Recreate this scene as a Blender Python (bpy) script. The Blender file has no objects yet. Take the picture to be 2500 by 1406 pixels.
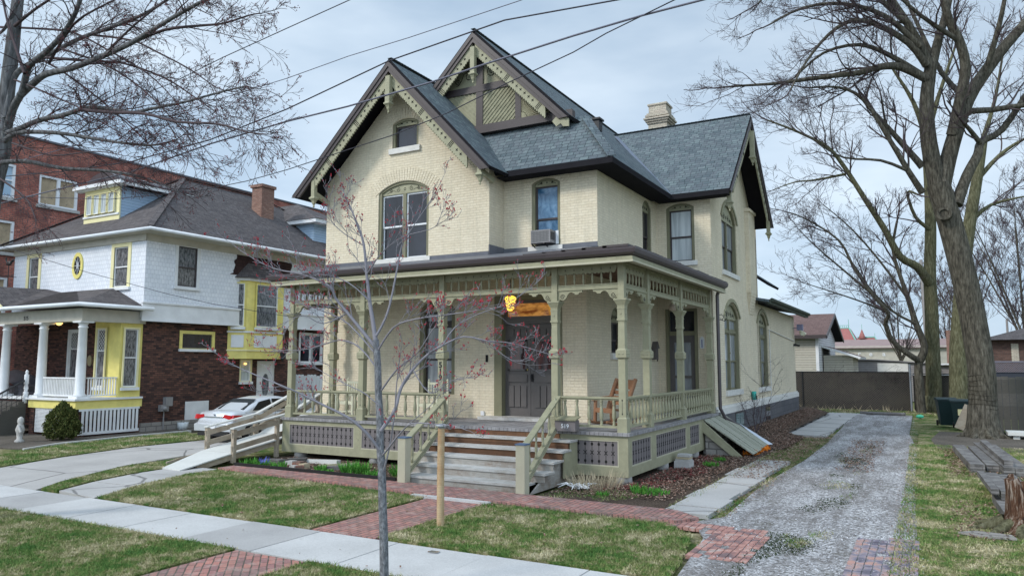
import bpy, math, random
import numpy as np
from mathutils import Vector, Matrix
from mathutils.geometry import tessellate_polygon
R = math.radians
rnd = random.Random(7)
S = bpy.context.scene
COL = S.collection
# ---------------------------------------------------------------- camera
cam = bpy.data.cameras.new('camera'); cam.sensor_width = 36; cam.lens = 26.243
cam.clip_start = .1; cam.clip_end = 2000
CAM = bpy.data.objects.new('camera', cam); COL.objects.link(CAM)
CAM.location = (0, 0, 2.6); CAM.rotation_euler = (R(90 + 5.828), 0, R(29.109))
S.camera = CAM
# ---------------------------------------------------------------- sky and sun (bright overcast)
W = bpy.data.worlds.new('World'); S.world = W; W.use_nodes = True
nt = W.node_tree; nt.nodes.clear()
def wn(t, **k):
    n = nt.nodes.new(t)
    for a, b in k.items(): setattr(n, a, b)
    return n
sky = wn('ShaderNodeTexSky', sky_type='NISHITA', sun_disc=False, sun_elevation=R(32), sun_rotation=R(215))
bg1 = wn('ShaderNodeBackground'); bg1.inputs['Strength'].default_value = .10
nt.links.new(sky.outputs[0], bg1.inputs[0])
tc = wn('ShaderNodeTexCoord'); mp = wn('ShaderNodeMapping'); mp.inputs['Scale'].default_value = (1, 1, 3.2)
no = wn('ShaderNodeTexNoise'); no.inputs['Scale'].default_value = 2.3; no.inputs['Detail'].default_value = 5; no.inputs['Roughness'].default_value = .5
cr = wn('ShaderNodeValToRGB')
cr.color_ramp.elements[0].position = .34; cr.color_ramp.elements[0].color = (.31, .42, .55, 1)
cr.color_ramp.elements[1].position = .68; cr.color_ramp.elements[1].color = (.60, .70, .80, 1)
# the cloud is brightest towards the low sun behind the left of the street
nm = wn('ShaderNodeVectorMath', operation='DOT_PRODUCT'); nm.inputs[1].default_value = (-.78, .60, .15)
mr = wn('ShaderNodeMapRange'); mr.inputs['From Min'].default_value = .3; mr.inputs['From Max'].default_value = 1.0; mr.inputs['To Min'].default_value = 1.0; mr.inputs['To Max'].default_value = 1.22
bg2 = wn('ShaderNodeBackground')
# glow added overhead and street side (behind the viewer) to light the walls
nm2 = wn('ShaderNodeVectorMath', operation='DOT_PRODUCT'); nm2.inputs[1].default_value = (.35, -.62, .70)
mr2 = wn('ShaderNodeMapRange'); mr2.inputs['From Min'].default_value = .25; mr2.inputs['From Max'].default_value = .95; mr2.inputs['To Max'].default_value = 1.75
ad = wn('ShaderNodeMath', operation='ADD')
# paler towards the horizon
ad2 = wn('ShaderNodeMath', operation='ADD'); sx = wn('ShaderNodeSeparateXYZ'); mr3 = wn('ShaderNodeMapRange'); mr3.inputs['From Min'].default_value = .0; mr3.inputs['From Max'].default_value = .38; mr3.inputs['To Min'].default_value = .20; mr3.inputs['To Max'].default_value = 0
nt.links.new(tc.outputs['Generated'], mp.inputs[0]); nt.links.new(mp.outputs[0], no.inputs[0]); nt.links.new(no.outputs[0], cr.inputs[0])
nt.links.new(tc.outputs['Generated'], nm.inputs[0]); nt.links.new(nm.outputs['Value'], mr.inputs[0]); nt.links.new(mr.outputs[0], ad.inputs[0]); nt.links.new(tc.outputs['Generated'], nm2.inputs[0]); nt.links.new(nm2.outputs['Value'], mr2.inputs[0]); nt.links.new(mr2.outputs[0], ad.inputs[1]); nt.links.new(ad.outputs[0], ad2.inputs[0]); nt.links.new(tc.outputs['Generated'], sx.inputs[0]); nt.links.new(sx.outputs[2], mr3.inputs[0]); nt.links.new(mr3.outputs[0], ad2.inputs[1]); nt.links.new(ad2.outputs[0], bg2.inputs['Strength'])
nt.links.new(cr.outputs[0], bg2.inputs[0])
mxs = wn('ShaderNodeMixShader'); mxs.inputs[0].default_value = .88
wo = wn('ShaderNodeOutputWorld')
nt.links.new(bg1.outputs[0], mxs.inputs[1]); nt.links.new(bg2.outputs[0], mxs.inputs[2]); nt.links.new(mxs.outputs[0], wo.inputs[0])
sl = bpy.data.lights.new('sun', 'SUN'); sl.energy = 2.0; sl.angle = R(12); sl.color = (1, .96, .9)
SUN = bpy.data.objects.new('sun', sl); COL.objects.link(SUN); SUN.rotation_euler = (R(52), 0, R(-35)); SUN.location = (-5, -5, 20)
S.view_settings.view_transform = 'Standard'; S.view_settings.look = 'None'; S.view_settings.exposure = .24; S.view_settings.gamma = 1
# ---------------------------------------------------------------- helpers
CZ = 2.6
_p = R(5.828); _y = R(29.109)
FW = Vector((-math.sin(_y)*math.cos(_p), math.cos(_y)*math.cos(_p), math.sin(_p)))
RT = Vector((math.cos(_y), math.sin(_y), 0)); UP = RT.cross(FW)
def at(px, py, Y=None, X=None, Z=None):
    """a measured point of the photograph placed at its real distance (a plane y=Y, x=X or z=Z)"""
    d = RT*(px-1250) - UP*(py-703) + FW*1822.4
    if Y is not None: t = Y/d.y
    elif X is not None: t = X/d.x
    else: t = (Z-CZ)/d.z
    return Vector((d.x*t, d.y*t, CZ + d.z*t))
WL = {}
def empty(name, loc, label=None, cat=None, group=None, rz=0):
    o = bpy.data.objects.new(name, None); COL.objects.link(o); o.location = loc; o.rotation_euler = (0, 0, rz)
    o.empty_display_size = .2
    WL[o] = Vector(loc); tag(o, label, cat, group); return o
def tag(o, label=None, cat=None, group=None, kind=None):
    if label: o['label'] = label
    if cat: o['category'] = cat
    if group: o['group'] = group
    if kind: o['kind'] = kind
    return o
class MB:
    def __init__(s): s.v = []; s.f = []; s.sm = []; s.mi = []; s.cm = 0
    def add(s, vs, fs, smooth=False):
        b = len(s.v); s.v += [tuple(p) for p in vs]
        for f in fs: s.f.append(tuple(b+i for i in f)); s.sm.append(smooth); s.mi.append(s.cm)
        return s
    def box(s, x0, y0, z0, x1, y1, z1):
        if x0 > x1: x0, x1 = x1, x0
        if y0 > y1: y0, y1 = y1, y0
        if z0 > z1: z0, z1 = z1, z0
        v = [(x0,y0,z0),(x1,y0,z0),(x1,y1,z0),(x0,y1,z0),(x0,y0,z1),(x1,y0,z1),(x1,y1,z1),(x0,y1,z1)]
        return s.add(v, [(0,3,2,1),(4,5,6,7),(0,1,5,4),(1,2,6,5),(2,3,7,6),(3,0,4,7)])
    def pbox(s, pl, u0, v0, d0, u1, v1, d1):
        c = [pl.p(u, v, d) for u in (u0, u1) for v in (v0, v1) for d in (d0, d1)]
        return s.hull8(c)
    def hull8(s, c):
        # c index = u*4+v*2+d
        f = [(0,1,3,2),(4,6,7,5),(0,4,5,1),(2,3,7,6),(0,2,6,4),(1,5,7,3)]
        a = (Vector(c[4])-Vector(c[0])).cross(Vector(c[2])-Vector(c[0])).dot(Vector(c[1])-Vector(c[0]))
        if a < 0: f = [tuple(reversed(q)) for q in f]
        return s.add(c, f)
    def beam(s, a, b, w, h, up=(0,0,1)):
        """rectangular bar from a to b: width w sideways, height h along up"""
        a = Vector(a); b = Vector(b); t = (b-a).normalized(); sd = t.cross(Vector(up))
        if sd.length < 1e-4: sd = t.cross(Vector((1,0,0)))
        sd.normalize(); u = sd.cross(t).normalized()
        c = [p + sd*(x*w/2) + u*(y*h/2) for p in (a, b) for x in (-1, 1) for y in (-1, 1)]
        return s.hull8(c)
    def prism(s, pl, pts, d0, d1, caps=True):
        """2D outline pts on plane pl extruded from depth d0 to d1"""
        n = len(pts); A = [pl.p(u, v, d0) for u, v in pts]; B = [pl.p(u, v, d1) for u, v in pts]
        fs = [(i, (i+1) % n, n+(i+1) % n, n+i) for i in range(n)]
        s.add(A+B, fs)
        if caps:
            tri = tessellate_polygon([[Vector((u, v, 0)) for u, v in pts]])
            s.add(A, [t for t in tri]); s.add(B, [tuple(reversed(t)) for t in tri])
        return s
    def slab(s, pts, th, up=(0, 0, 1)):
        """planar 3D polygon given thickness th against up"""
        n = len(pts); A = [Vector(p) for p in pts]; B = [p - Vector(up)*th for p in A]
        s.add(A+B, [tuple(range(n)), tuple(reversed(range(n, 2*n)))] + [(i, n+i, n+(i+1) % n, (i+1) % n) for i in range(n)])
        return s
    def tube(s, pts, r, n=6, smooth=True, cap=True):
        pts = [Vector(p) for p in pts]; m = len(pts)
        rr = r if isinstance(r, (list, tuple)) else [r]*m
        t = (pts[1]-pts[0]).normalized()
        ax = t.cross(Vector((0, 0, 1)) if abs(t.z) < .9 else Vector((1, 0, 0))).normalized()
        vs = []
        for i, p in enumerate(pts):
            t = (pts[min(i+1, m-1)] - pts[max(i-1, 0)])
            if t.length < 1e-9: t = Vector((0, 0, 1))
            t.normalize()
            ax = (ax - t*ax.dot(t))
            if ax.length < 1e-6: ax = t.orthogonal()
            ax.normalize(); bx = t.cross(ax)
            for k in range(n):
                a = 2*math.pi*k/n
                vs.append(p + (ax*math.cos(a)+bx*math.sin(a))*rr[i])
        fs = [(i*n+k, i*n+(k+1) % n, (i+1)*n+(k+1) % n, (i+1)*n+k) for i in range(m-1) for k in range(n)]
        s.add(vs, fs, smooth)
        if cap: s.add(vs[:n], [tuple(reversed(range(n)))]); s.add(vs[-n:], [tuple(range(n))])
        return s
    def lathe(s, c, prof, n=12, smooth=True, sc=(1, 1)):
        c = Vector(c); m = len(prof)
        vs = [c + Vector((r*math.cos(2*math.pi*(k+.5)/n)*sc[0], r*math.sin(2*math.pi*(k+.5)/n)*sc[1], z)) for r, z in prof for k in range(n)]
        fs = [(i*n+k, i*n+(k+1) % n, (i+1)*n+(k+1) % n, (i+1)*n+k) for i in range(m-1) for k in range(n)]
        fs += [tuple(reversed(range(n))), tuple(range((m-1)*n, m*n))]
        return s.add(vs, fs, smooth)
    def sphere(s, c, r, n=10, m=6, sc=(1, 1, 1)):
        prof = [(r*math.sin(math.pi*max(.02, min(i/m, .99))), -r*math.cos(math.pi*i/m)*sc[2]) for i in range(m+1)]
        return s.lathe(c, prof, n, True, sc[:2])
    def quad(s, a, b, c, d): return s.add([a, b, c, d], [(0, 1, 2, 3)])
    def build(s, name, mats, parent=None, label=None, link=True):
        base = WL.get(parent, Vector((0, 0, 0))) if parent else Vector((0, 0, 0))
        me = bpy.data.meshes.new(name)
        V = np.array(s.v, dtype=np.float64).reshape(-1, 3) - np.array(base)
        me.from_pydata(V.tolist(), [], s.f); me.update()
        if not isinstance(mats, (list, tuple)): mats = [mats]
        for m in mats: me.materials.append(m)
        me.polygons.foreach_set('use_smooth', s.sm)
        if len(mats) > 1: me.polygons.foreach_set('material_index', s.mi)
        box_uv(me)
        o = bpy.data.objects.new(name, me)
        if link: COL.objects.link(o)
        if parent: o.parent = parent; WL[o] = base
        else: WL[o] = Vector((0, 0, 0))
        if label: o['label'] = label
        return o
def box_uv(me):
    uv = me.uv_layers.new(name='UVMap'); nl = len(me.loops); npo = len(me.polygons)
    vi = np.zeros(nl, np.int32); me.loops.foreach_get('vertex_index', vi)
    co = np.zeros(len(me.vertices)*3); me.vertices.foreach_get('co', co); co = co.reshape(-1, 3)
    no = np.zeros(npo*3); me.polygons.foreach_get('normal', no); no = no.reshape(-1, 3)
    tot = np.zeros(npo, np.int32); me.polygons.foreach_get('loop_total', tot)
    N = np.repeat(no, tot, 0); P = co[vi]
    flat = np.abs(N[:, 2]) > .95
    U = np.stack([-N[:, 1], N[:, 0], np.zeros(nl)], 1); ln = np.linalg.norm(U, axis=1); ln[ln < 1e-6] = 1; U /= ln[:, None]
    U[flat] = (1, 0, 0); Vv = np.cross(N, U)
    out = np.stack([(P*U).sum(1), (P*Vv).sum(1)], 1)
    uv.data.foreach_set('uv', out.ravel().astype(np.float32))
class Pl:
    def __init__(s, o, u, n, v=(0, 0, 1)): s.o = Vector(o); s.u = Vector(u); s.n = Vector(n); s.v = Vector(v)
    def p(s, u, v, d=0): return s.o + s.u*u + s.v*v + s.n*d
def FY(y): return Pl((0, y, 0), (1, 0, 0), (0, -1, 0))      # faces the street, u = x, v = z
def FX(x): return Pl((x, 0, 0), (0, 1, 0), (1, 0, 0))       # faces the driveway side, u = y, v = z
GZ = Pl((0, 0, 0), (1, 0, 0), (0, 0, 1), (0, 1, 0))         # flat on the ground, u = x, v = y
def arc_top(u0, u1, v0, vs, rise, n=10):
    """outline of an opening with a segmental arch: sill v0, springing vs"""
    pts = [(u0, v0), (u1, v0)]
    if rise < .005: return pts + [(u1, vs), (u0, vs)]
    h = (u1-u0)/2; r = (h*h+rise*rise)/(2*rise); cu = (u0+u1)/2; cv = vs+rise-r; a = math.asin(min(1, h/r))
    if rise > h: a = math.pi - a
    for i in range(n+1):
        t = a - 2*a*i/n; pts.append((cu+r*math.sin(t), cv+r*math.cos(t)))
    return pts
def wall(mb, pl, outer, holes=(), reveal=.2):
    tri = tessellate_polygon([[Vector((u, v, 0)) for u, v in L] for L in [outer]+list(holes)])
    allp = [p for L in [outer]+list(holes) for p in L]
    P3 = [pl.p(u, v, 0) for u, v in allp]
    fs = []
    for t in tri:
        a, b, c = (P3[i] for i in t)
        fs.append(t if (b-a).cross(c-a).dot(pl.n) > 0 else tuple(reversed(t)))
    mb.add(P3, fs)
    for h in holes:
        n = len(h); A = [pl.p(u, v, 0) for u, v in h]; B = [pl.p(u, v, -reveal) for u, v in h]
        mb.add(A+B, [(i, (i+1) % n, n+(i+1) % n, n+i) for i in range(n)])
def ring(mb, pl, outer, inner, d0, d1):
    """frame between two outlines with the same number of points"""
    n = len(outer)
    for i in range(n):
        j = (i+1) % n
        c = [pl.p(*q, d) for q in (outer[i], outer[j], inner[j], inner[i]) for d in (d0, d1)]
        a, b, c_, d_ = c[1], c[3], c[5], c[7]
        mb.add(c, [(1, 3, 5, 7), (0, 2, 3, 1), (4, 6, 7, 5), (0, 6, 4, 2)])
def copy_tree(o, parent=None, depth=3):
    c = o.copy(); COL.objects.link(c); c.parent = parent
    for ch in [x for x in KIDS.get(o.name, [])]: copy_tree(ch, c)
    return c
KIDS = {}
def reg(root):
    for o in bpy.data.objects:
        if o.parent: KIDS.setdefault(o.parent.name, [])
    KIDS.clear()
    for o in bpy.data.objects:
        if o.parent: KIDS.setdefault(o.parent.name, []).append(o)
def text_mb(mb, pl, s, u, v, h, d0, d1, rot=0, align='CENTER', bold=.0):
    cu = bpy.data.curves.new('t', 'FONT'); cu.body = s; cu.size = h; cu.align_x = align; cu.resolution_u = 3; cu.offset = bold
    ob = bpy.data.objects.new('t', cu); me = ob.to_mesh()
    vs = [(q.co.x, q.co.y) for q in me.vertices]; fs = [tuple(p.vertices) for p in me.polygons]
    ed = {}
    for f in fs:
        for i in range(len(f)):
            e = (f[i], f[(i+1) % len(f)]); ed[e] = ed.get(e, 0)+1
    A = [pl.p(u+x, v+y, d1) for x, y in vs]; B = [pl.p(u+x, v+y, d0) for x, y in vs]; n = len(vs)
    mb.add(A+B, fs + [(a, n+a, n+b, b) for (a, b) in ed if (b, a) not in ed])
    ob.to_mesh_clear(); bpy.data.objects.remove(ob); bpy.data.curves.remove(cu)
# ---------------------------------------------------------------- materials
MT = {}
class NB:
    def __init__(s, name):
        s.m = bpy.data.materials.new(name); s.m.use_nodes = True; s.t = s.m.node_tree
        s.b = s.t.nodes['Principled BSDF']; MT[name] = s.m
        s.tc = s.n('ShaderNodeTexCoord')
    def n(s, typ, _i=None, **k):
        q = s.t.nodes.new(typ)
        for a, b in k.items(): setattr(q, a, b)
        for a, b in (_i or {}).items():
            if hasattr(b, 'is_output'): s.t.links.new(b, q.inputs[a])
            else: q.inputs[a].default_value = b
        return q
    def l(s, a, b): s.t.links.new(a, b)
    def noise(s, scale, detail=4, rough=.55, vec=None, stretch=None, dist=0):
        v = vec or s.tc.outputs['Object']
        if stretch: v = s.n('ShaderNodeMapping', {'Vector': v, 'Scale': stretch}).outputs[0]
        return s.n('ShaderNodeTexNoise', {'Vector': v, 'Scale': scale, 'Detail': detail, 'Roughness': rough, 'Distortion': dist}).outputs[0]
    def ramp(s, fac, stops):
        r = s.n('ShaderNodeValToRGB', {'Fac': fac}); e = r.color_ramp.elements
        while len(e) > 1: e.remove(e[0])
        e[0].position = stops[0][0]; e[0].color = (*stops[0][1], 1)
        for p, c in stops[1:]:
            q = e.new(p); q.color = (*c, 1)
        return r.outputs[0]
    def mix(s, fac, a, b, mode='MIX'):
        q = s.n('ShaderNodeMix', data_type='RGBA', blend_type=mode)
        for i, x in ((0, fac), (6, a), (7, b)):
            if hasattr(x, 'is_output'): s.l(x, q.inputs[i])
            elif isinstance(x, (int, float)): q.inputs[i].default_value = x
            else: q.inputs[i].default_value = (*x, 1)
        return q.outputs[2]
    def math(s, op, a, b=0):
        q = s.n('ShaderNodeMath', operation=op)
        for i, x in ((0, a), (1, b)):
            if hasattr(x, 'is_output'): s.l(x, q.inputs[i])
            else: q.inputs[i].default_value = x
        return q.outputs[0]
    def bump(s, h, strength=.3, dist=.01, prev=None):
        q = s.n('ShaderNodeBump', {'Height': h, 'Strength': strength, 'Distance': dist})
        if prev: s.l(prev, q.inputs['Normal'])
        return q.outputs[0]
    def out(s, col, rough=.7, bump=None, spec=.3, metal=0):
        for k, x in (('Base Color', col), ('Roughness', rough), ('Specular IOR Level', spec), ('Metallic', metal)):
            if hasattr(x, 'is_output'): s.l(x, s.b.inputs[k])
            elif isinstance(x, (int, float)): s.b.inputs[k].default_value = x
            else: s.b.inputs[k].default_value = (*x, 1)
        if bump: s.l(bump, s.b.inputs['Normal'])
        return s.m
def sc_(c, k): return tuple(max(0, min(1, x*k)) for x in c)
def paint(name, c, rough=.55, var=.14, scale=3, chip=None, bump=.15, spec=.3):
    b = NB(name); n = b.noise(scale, 5); col = b.ramp(n, [(.3, sc_(c, 1-var)), (.7, sc_(c, 1+var*.6))])
    fine = b.noise(28, 3); col = b.mix(b.math('MULTIPLY', fine, .25), col, sc_(c, .72))
    if chip:
        k = b.noise(9, 6, .7); f = b.ramp(k, [(.60, (0, 0, 0)), (.66, (1, 1, 1))]); col = b.mix(f, col, chip)
    return b.out(col, rough, b.bump(fine, bump, .004), spec)
def bricks(name, c1, c2, mortar, bw=.215, bh=.075, ms=.009, rough=.85, stain=None, stainamt=.5, bumpd=.008, offset=.5, varc=None, msm=.15, brs=.6, streak=None):
    b = NB(name); uv = b.tc.outputs['UV']
    wob = b.n('ShaderNodeTexNoise', {'Vector': uv, 'Scale': 6., 'Detail': 2.})
    uvw = b.n('ShaderNodeVectorMath', {0: wob.outputs[1], 1: (.012, .012, 0)}, operation='MULTIPLY').outputs[0]
    uv2 = b.n('ShaderNodeVectorMath', {0: uv, 1: uvw}, operation='ADD').outputs[0]
    t = b.n('ShaderNodeTexBrick', {'Vector': uv2, 'Color1': (*c1, 1), 'Color2': (*c2, 1), 'Mortar': (*mortar, 1), 'Scale': 1.0, 'Mortar Size': ms, 'Mortar Smooth': msm, 'Bias': 0., 'Brick Width': bw, 'Row Height': bh})
    t.offset = offset; col = t.outputs[0]
    if varc:
        k = b.ramp(b.noise(1.1, 6, .65, uv), [(.42, (0, 0, 0)), (.6, (1, 1, 1))]); col = b.mix(b.math('MULTIPLY', k, .6), col, varc)
    if stain:
        k = b.ramp(b.noise(.55, 7, .62), [(.40, (0, 0, 0)), (.72, (1, 1, 1))]); col = b.mix(b.math('MULTIPLY', k, stainamt), col, stain)
    if streak:
        k = b.ramp(b.noise(1.6, 6, .7, None, (3.2, 3.2, .35)), [(.50, (0, 0, 0)), (.70, (1, 1, 1))]); col = b.mix(b.math('MULTIPLY', k, .45), col, streak)
        k = b.ramp(b.noise(5, 5, .75), [(.62, (0, 0, 0)), (.68, (1, 1, 1))]); col = b.mix(b.math('MULTIPLY', k, .35), col, sc_(c1, 1.25))
    fine = b.noise(22, 4, .6); col = b.mix(.22, col, b.ramp(fine, [(.3, (.3, .3, .3)), (.7, (.75, .75, .75))]), 'OVERLAY')
    h = b.math('ADD', b.math('MULTIPLY', t.outputs[1], -1), b.math('MULTIPLY', fine, .35))
    return b.out(col, rough, b.bump(h, brs, bumpd), .25)
def boards(name, c1, c2, gap, bw=3, bh=.14, ms=.006, rough=.8, wear=None, wearamt=.6, along='UV', swap=False):
    b = NB(name); uv = b.tc.outputs['UV']
    if swap: uv = b.n('ShaderNodeMapping', {'Vector': uv, 'Rotation': (0, 0, math.pi/2)}).outputs[0]
    t = b.n('ShaderNodeTexBrick', {'Vector': uv, 'Color1': (*c1, 1), 'Color2': (*c2, 1), 'Mortar': (*gap, 1), 'Scale': 1., 'Mortar Size': ms, 'Mortar Smooth': .2, 'Brick Width': bw, 'Row Height': bh})
    g = b.n('ShaderNodeTexNoise', {'Vector': b.n('ShaderNodeMapping', {'Vector': uv, 'Scale': (1.5, 26, 1)}).outputs[0], 'Scale': 3., 'Detail': 5., 'Roughness': .65}).outputs[0]
    col = b.mix(.45, t.outputs[0], b.ramp(g, [(.3, (.22, .22, .22)), (.7, (.8, .8, .8))]), 'OVERLAY')
    if wear:
        k = b.ramp(b.noise(2.6, 6, .7), [(.45, (0, 0, 0)), (.62, (1, 1, 1))]); col = b.mix(b.math('MULTIPLY', k, wearamt), col, wear)
    h = b.math('ADD', b.math('MULTIPLY', t.outputs[1], -1), b.math('MULTIPLY', g, .3))
    return b.out(col, rough, b.bump(h, .5, .008), .25)
def plain(name, c, rough=.5, metal=0, spec=.4, emit=None, es=1):
    b = NB(name); b.out(c, rough, None, spec, metal)
    if emit: b.b.inputs['Emission Color'].default_value = (*emit, 1); b.b.inputs['Emission Strength'].default_value = es
    return b.m
def glassy(name, c, c2, scale=1.2, rough=.04, stretch=(1, 1, .5), spec=.9, bumps=.06):
    b = NB(name); n = b.noise(scale, 4, .5, None, stretch, .6)
    col = b.ramp(n, [(.35, c), (.65, c2)])
    return b.out(col, rough, b.bump(b.noise(2.2, 2), bumps, .02), spec)
def shingle(name, c1, c2, c3, gap, bh=.145, bw=.30):
    b = NB(name); uv = b.tc.outputs['UV']
    t = b.n('ShaderNodeTexBrick', {'Vector': uv, 'Color1': (*c1, 1), 'Color2': (*c2, 1), 'Mortar': (*gap, 1), 'Scale': 1., 'Mortar Size': .010, 'Mortar Smooth': .4, 'Brick Width': bw, 'Row Height': bh})
    t.offset = .37; t.squash = .7; t.squash_frequency = 3
    t2 = b.n('ShaderNodeTexBrick', {'Vector': uv, 'Color1': (0, 0, 0, 1), 'Color2': (1, 1, 1, 1), 'Mortar': (.5, .5, .5, 1), 'Scale': 1., 'Mortar Size': 0., 'Brick Width': bw*.63, 'Row Height': bh})
    t2.offset = .21
    col = b.mix(b.math('MULTIPLY', t2.outputs[0], .55), t.outputs[0], c3)
    n = b.noise(.7, 5, .6); col = b.mix(.2, col, b.ramp(n, [(.3, (.32, .32, .32)), (.7, (.68, .68, .68))]), 'OVERLAY')
    f = b.noise(60, 2); col = b.mix(.4, col, b.ramp(f, [(.3, (.25, .25, .25)), (.7, (.75, .75, .75))]), 'OVERLAY')
    h = b.math('ADD', b.math('MULTIPLY', t.outputs[1], -1), b.math('MULTIPLY', t2.outputs[0], .3))
    return b.out(col, .9, b.bump(h, .7, .012), .2)
CREAM = bricks('cream_painted_brick', (.66, .575, .425), (.725, .64, .485), (.56, .485, .36), ms=.006, stain=(.50, .44, .34), stainamt=.42, bumpd=.009, brs=.7, streak=(.46, .41, .31))
CREAMC = bricks('cream_chimney_brick', (.55, .47, .38), (.62, .56, .44), (.33, .29, .24), stain=(.22, .2, .17), stainamt=.6)
FOUND = bricks('grey_foundation', (.085, .085, .095), (.11, .11, .12), (.06, .06, .07), bw=.5, bh=.25, stain=(.2, .19, .17), stainamt=.3)
TRIM = paint('sage_trim_paint', (.325, .312, .208), .55, .16, 5, chip=(.25, .235, .16))
TRIMD = paint('sage_dark_trim_paint', (.20, .19, .12), .55, .12)
SAGEW = paint('sage_weathered_paint', (.30, .285, .185), .65, .28, 5, chip=(.17, .155, .11))
NEWEL = paint('cream_newel_paint', (.46, .43, .32), .55, .1)
BROWN = paint('brown_trim_paint', (.068, .055, .055), .4, .12)
GREYP = paint('mauve_grey_panel_paint', (.175, .155, .155), .6, .1)
DOORG = paint('charcoal_door_paint', (.115, .104, .10), .42, .1)
BLACKC = plain('dark_cutout', (.012, .011, .011), .9)
DKIRON = plain('black_iron', (.02, .02, .022), .45)
ROOF = shingle('slate_green_shingles', (.078, .103, .115), (.150, .188, .195), (.105, .115, .132), (.02, .028, .035), .15, .26)
ROOF2 = shingle('brown_grey_shingles', (.075, .068, .070), (.135, .122, .122), (.105, .09, .088), (.025, .022, .024), .14, .3)
ROOF3 = shingle('reddish_brown_shingles', (.12, .075, .07), (.2, .13, .12), (.15, .1, .09), (.05, .035, .03))
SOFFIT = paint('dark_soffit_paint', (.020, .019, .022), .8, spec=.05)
GUT = paint('brown_gutter', (.072, .058, .062), .32, .1, spec=.5)
FLASH = paint('grey_flashing', (.12, .125, .145), .5, .2)
VALLEY = plain('valley_metal', (.14, .165, .215), .45, .2)
GLASS = glassy('window_glass', (.008, .009, .014), (.03, .035, .05), spec=.6)
GLASSC = glassy('curtained_window_glass', (.17, .19, .21), (.34, .36, .37), 2.2, .06, (3, 3, .4), .6)
GLASSN = glassy('lace_curtain_glass', (.045, .05, .055), (.22, .225, .235), 6.0, .06, (3, 3, 1), .6)
GLASSB = glassy('blue_draped_window_glass', (.03, .10, .19), (.16, .28, .42), 3.0, .06, (1.5, 1.5, 1), .7)
GLASSW = glassy('white_curtained_glass', (.38, .42, .44), (.58, .62, .63), 2.0, .08, (4, 4, .3), .5)
GLASSD = glassy('dark_red_door_glass', (.012, .012, .02), (.10, .035, .03), 2.0, .05, (5, 5, .6), .7)
def amber():
    b = NB('amber_lit_glass'); n = b.noise(2.6, 4, .6, None, (1.2, 1, 3)); col = b.ramp(n, [(.35, (.16, .045, .012)), (.6, (.55, .25, .06))])
    b.out(col, .06, None, .7); b.l(col, b.b.inputs['Emission Color']); b.b.inputs['Emission Strength'].default_value = .5; return b.m
AMBER = amber()
LAMPG = plain('lit_lamp_glass', (.9, .6, .15), .4, emit=(1, .62, .06), es=1.5)
LAMPG2 = plain('small_lit_lamp_glass', (.9, .6, .3), .4, emit=(1, .62, .2), es=1.6)
DECK = boards('grey_deck_boards', (.19, .18, .185), (.29, .28, .28), (.05, .045, .05), 3, .11, wear=(.4, .39, .39), wearamt=.35, swap=True)
TREAD = boards('weathered_tread', (.42, .41, .39), (.52, .51, .49), (.3, .28, .25), 6, .5, .002, wear=(.25, .22, .18), wearamt=.45)
RISER = boards('weathered_riser', (.33, .31, .28), (.42, .40, .37), (.2, .18, .15), 6, .5, .002, wear=(.20, .13, .09), wearamt=.55)
RISERB = boards('brown_new_riser', (.10, .05, .028), (.165, .085, .045), (.05, .03, .02), 2.0, .4, .003, wear=(.07, .04, .025), wearamt=.5)
RAMPW = boards('ramp_lumber', (.36, .30, .23), (.46, .40, .32), (.2, .15, .1), 6, .5, .002, wear=(.24, .17, .11), wearamt=.6)
RAMPT = paint('white_ramp_top', (.60, .60, .57), .6, .08, 2)
POLEW = boards('peeled_cedar', (.44, .32, .19), (.56, .43, .27), (.3, .18, .08), 9, .9, .001, wear=(.34, .18, .08), wearamt=.7)
OLDW = boards('old_grey_timber', (.075, .07, .068), (.20, .19, .185), (.03, .028, .025), 1.4, .055, .005, wear=(.30, .29, .275), wearamt=.45)
FENCEW = boards('weathered_fence_board', (.07, .064, .056), (.115, .105, .095), (.04, .04, .035), 6, .5, .002, wear=(.07, .07, .06), wearamt=.6)
LOGW = boards('log_chair_wood', (.24, .125, .07), (.36, .20, .115), (.15, .07, .03), 5, .6, .002, wear=(.2, .08, .04), wearamt=.5)
WHITE = paint('white_paint', (.74, .75, .76), .55, .12, 2)
WHITEP = paint('peeling_white_paint', (.76, .77, .79), .6, .06, 4, chip=(.45, .45, .45))
CREAMP = paint('ivory_chair_paint', (.66, .64, .48), .5, .08)
SILL = paint('white_stone_sill', (.66, .64, .60), .7, .12, 6)
YEL = paint('pale_yellow_paint', (.78, .68, .22), .55, .14, 3)
YEL2 = paint('cream_yellow_paint', (.80, .73, .42), .5, .05, 3)
BLUES = boards('light_blue_siding', (.34, .46, .60), (.38, .50, .63), (.2, .27, .36), 8, .13, .008)
SHWH = bricks('white_wood_shingles', (.70, .73, .78), (.80, .82, .86), (.40, .42, .47), bw=.16, bh=.17, ms=.005, stain=(.5, .53, .58), stainamt=.35, msm=.3)
SHDK = bricks('bare_dark_shingles', (.035, .018, .018), (.055, .03, .028), (.015, .01, .01), bw=.16, bh=.15, ms=.006)
DKBR = bricks('dark_red_brown_brick', (.040, .024, .022), (.185, .085, .062), (.05, .04, .037), bw=.22, bh=.082, ms=.010, stain=(.03, .02, .02), stainamt=.35, bumpd=.012, brs=.9)
REDBR = bricks('old_red_brick', (.42, .12, .085), (.58, .22, .155), (.20, .125, .11), bw=.25, bh=.095, ms=.016, stain=(.20, .085, .07), stainamt=.6, varc=(.05, .03, .03))
OLDBR = bricks('brown_soft_brick', (.24, .12, .09), (.34, .2, .15), (.15, .12, .1), stain=(.12, .07, .06), stainamt=.5)
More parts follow.
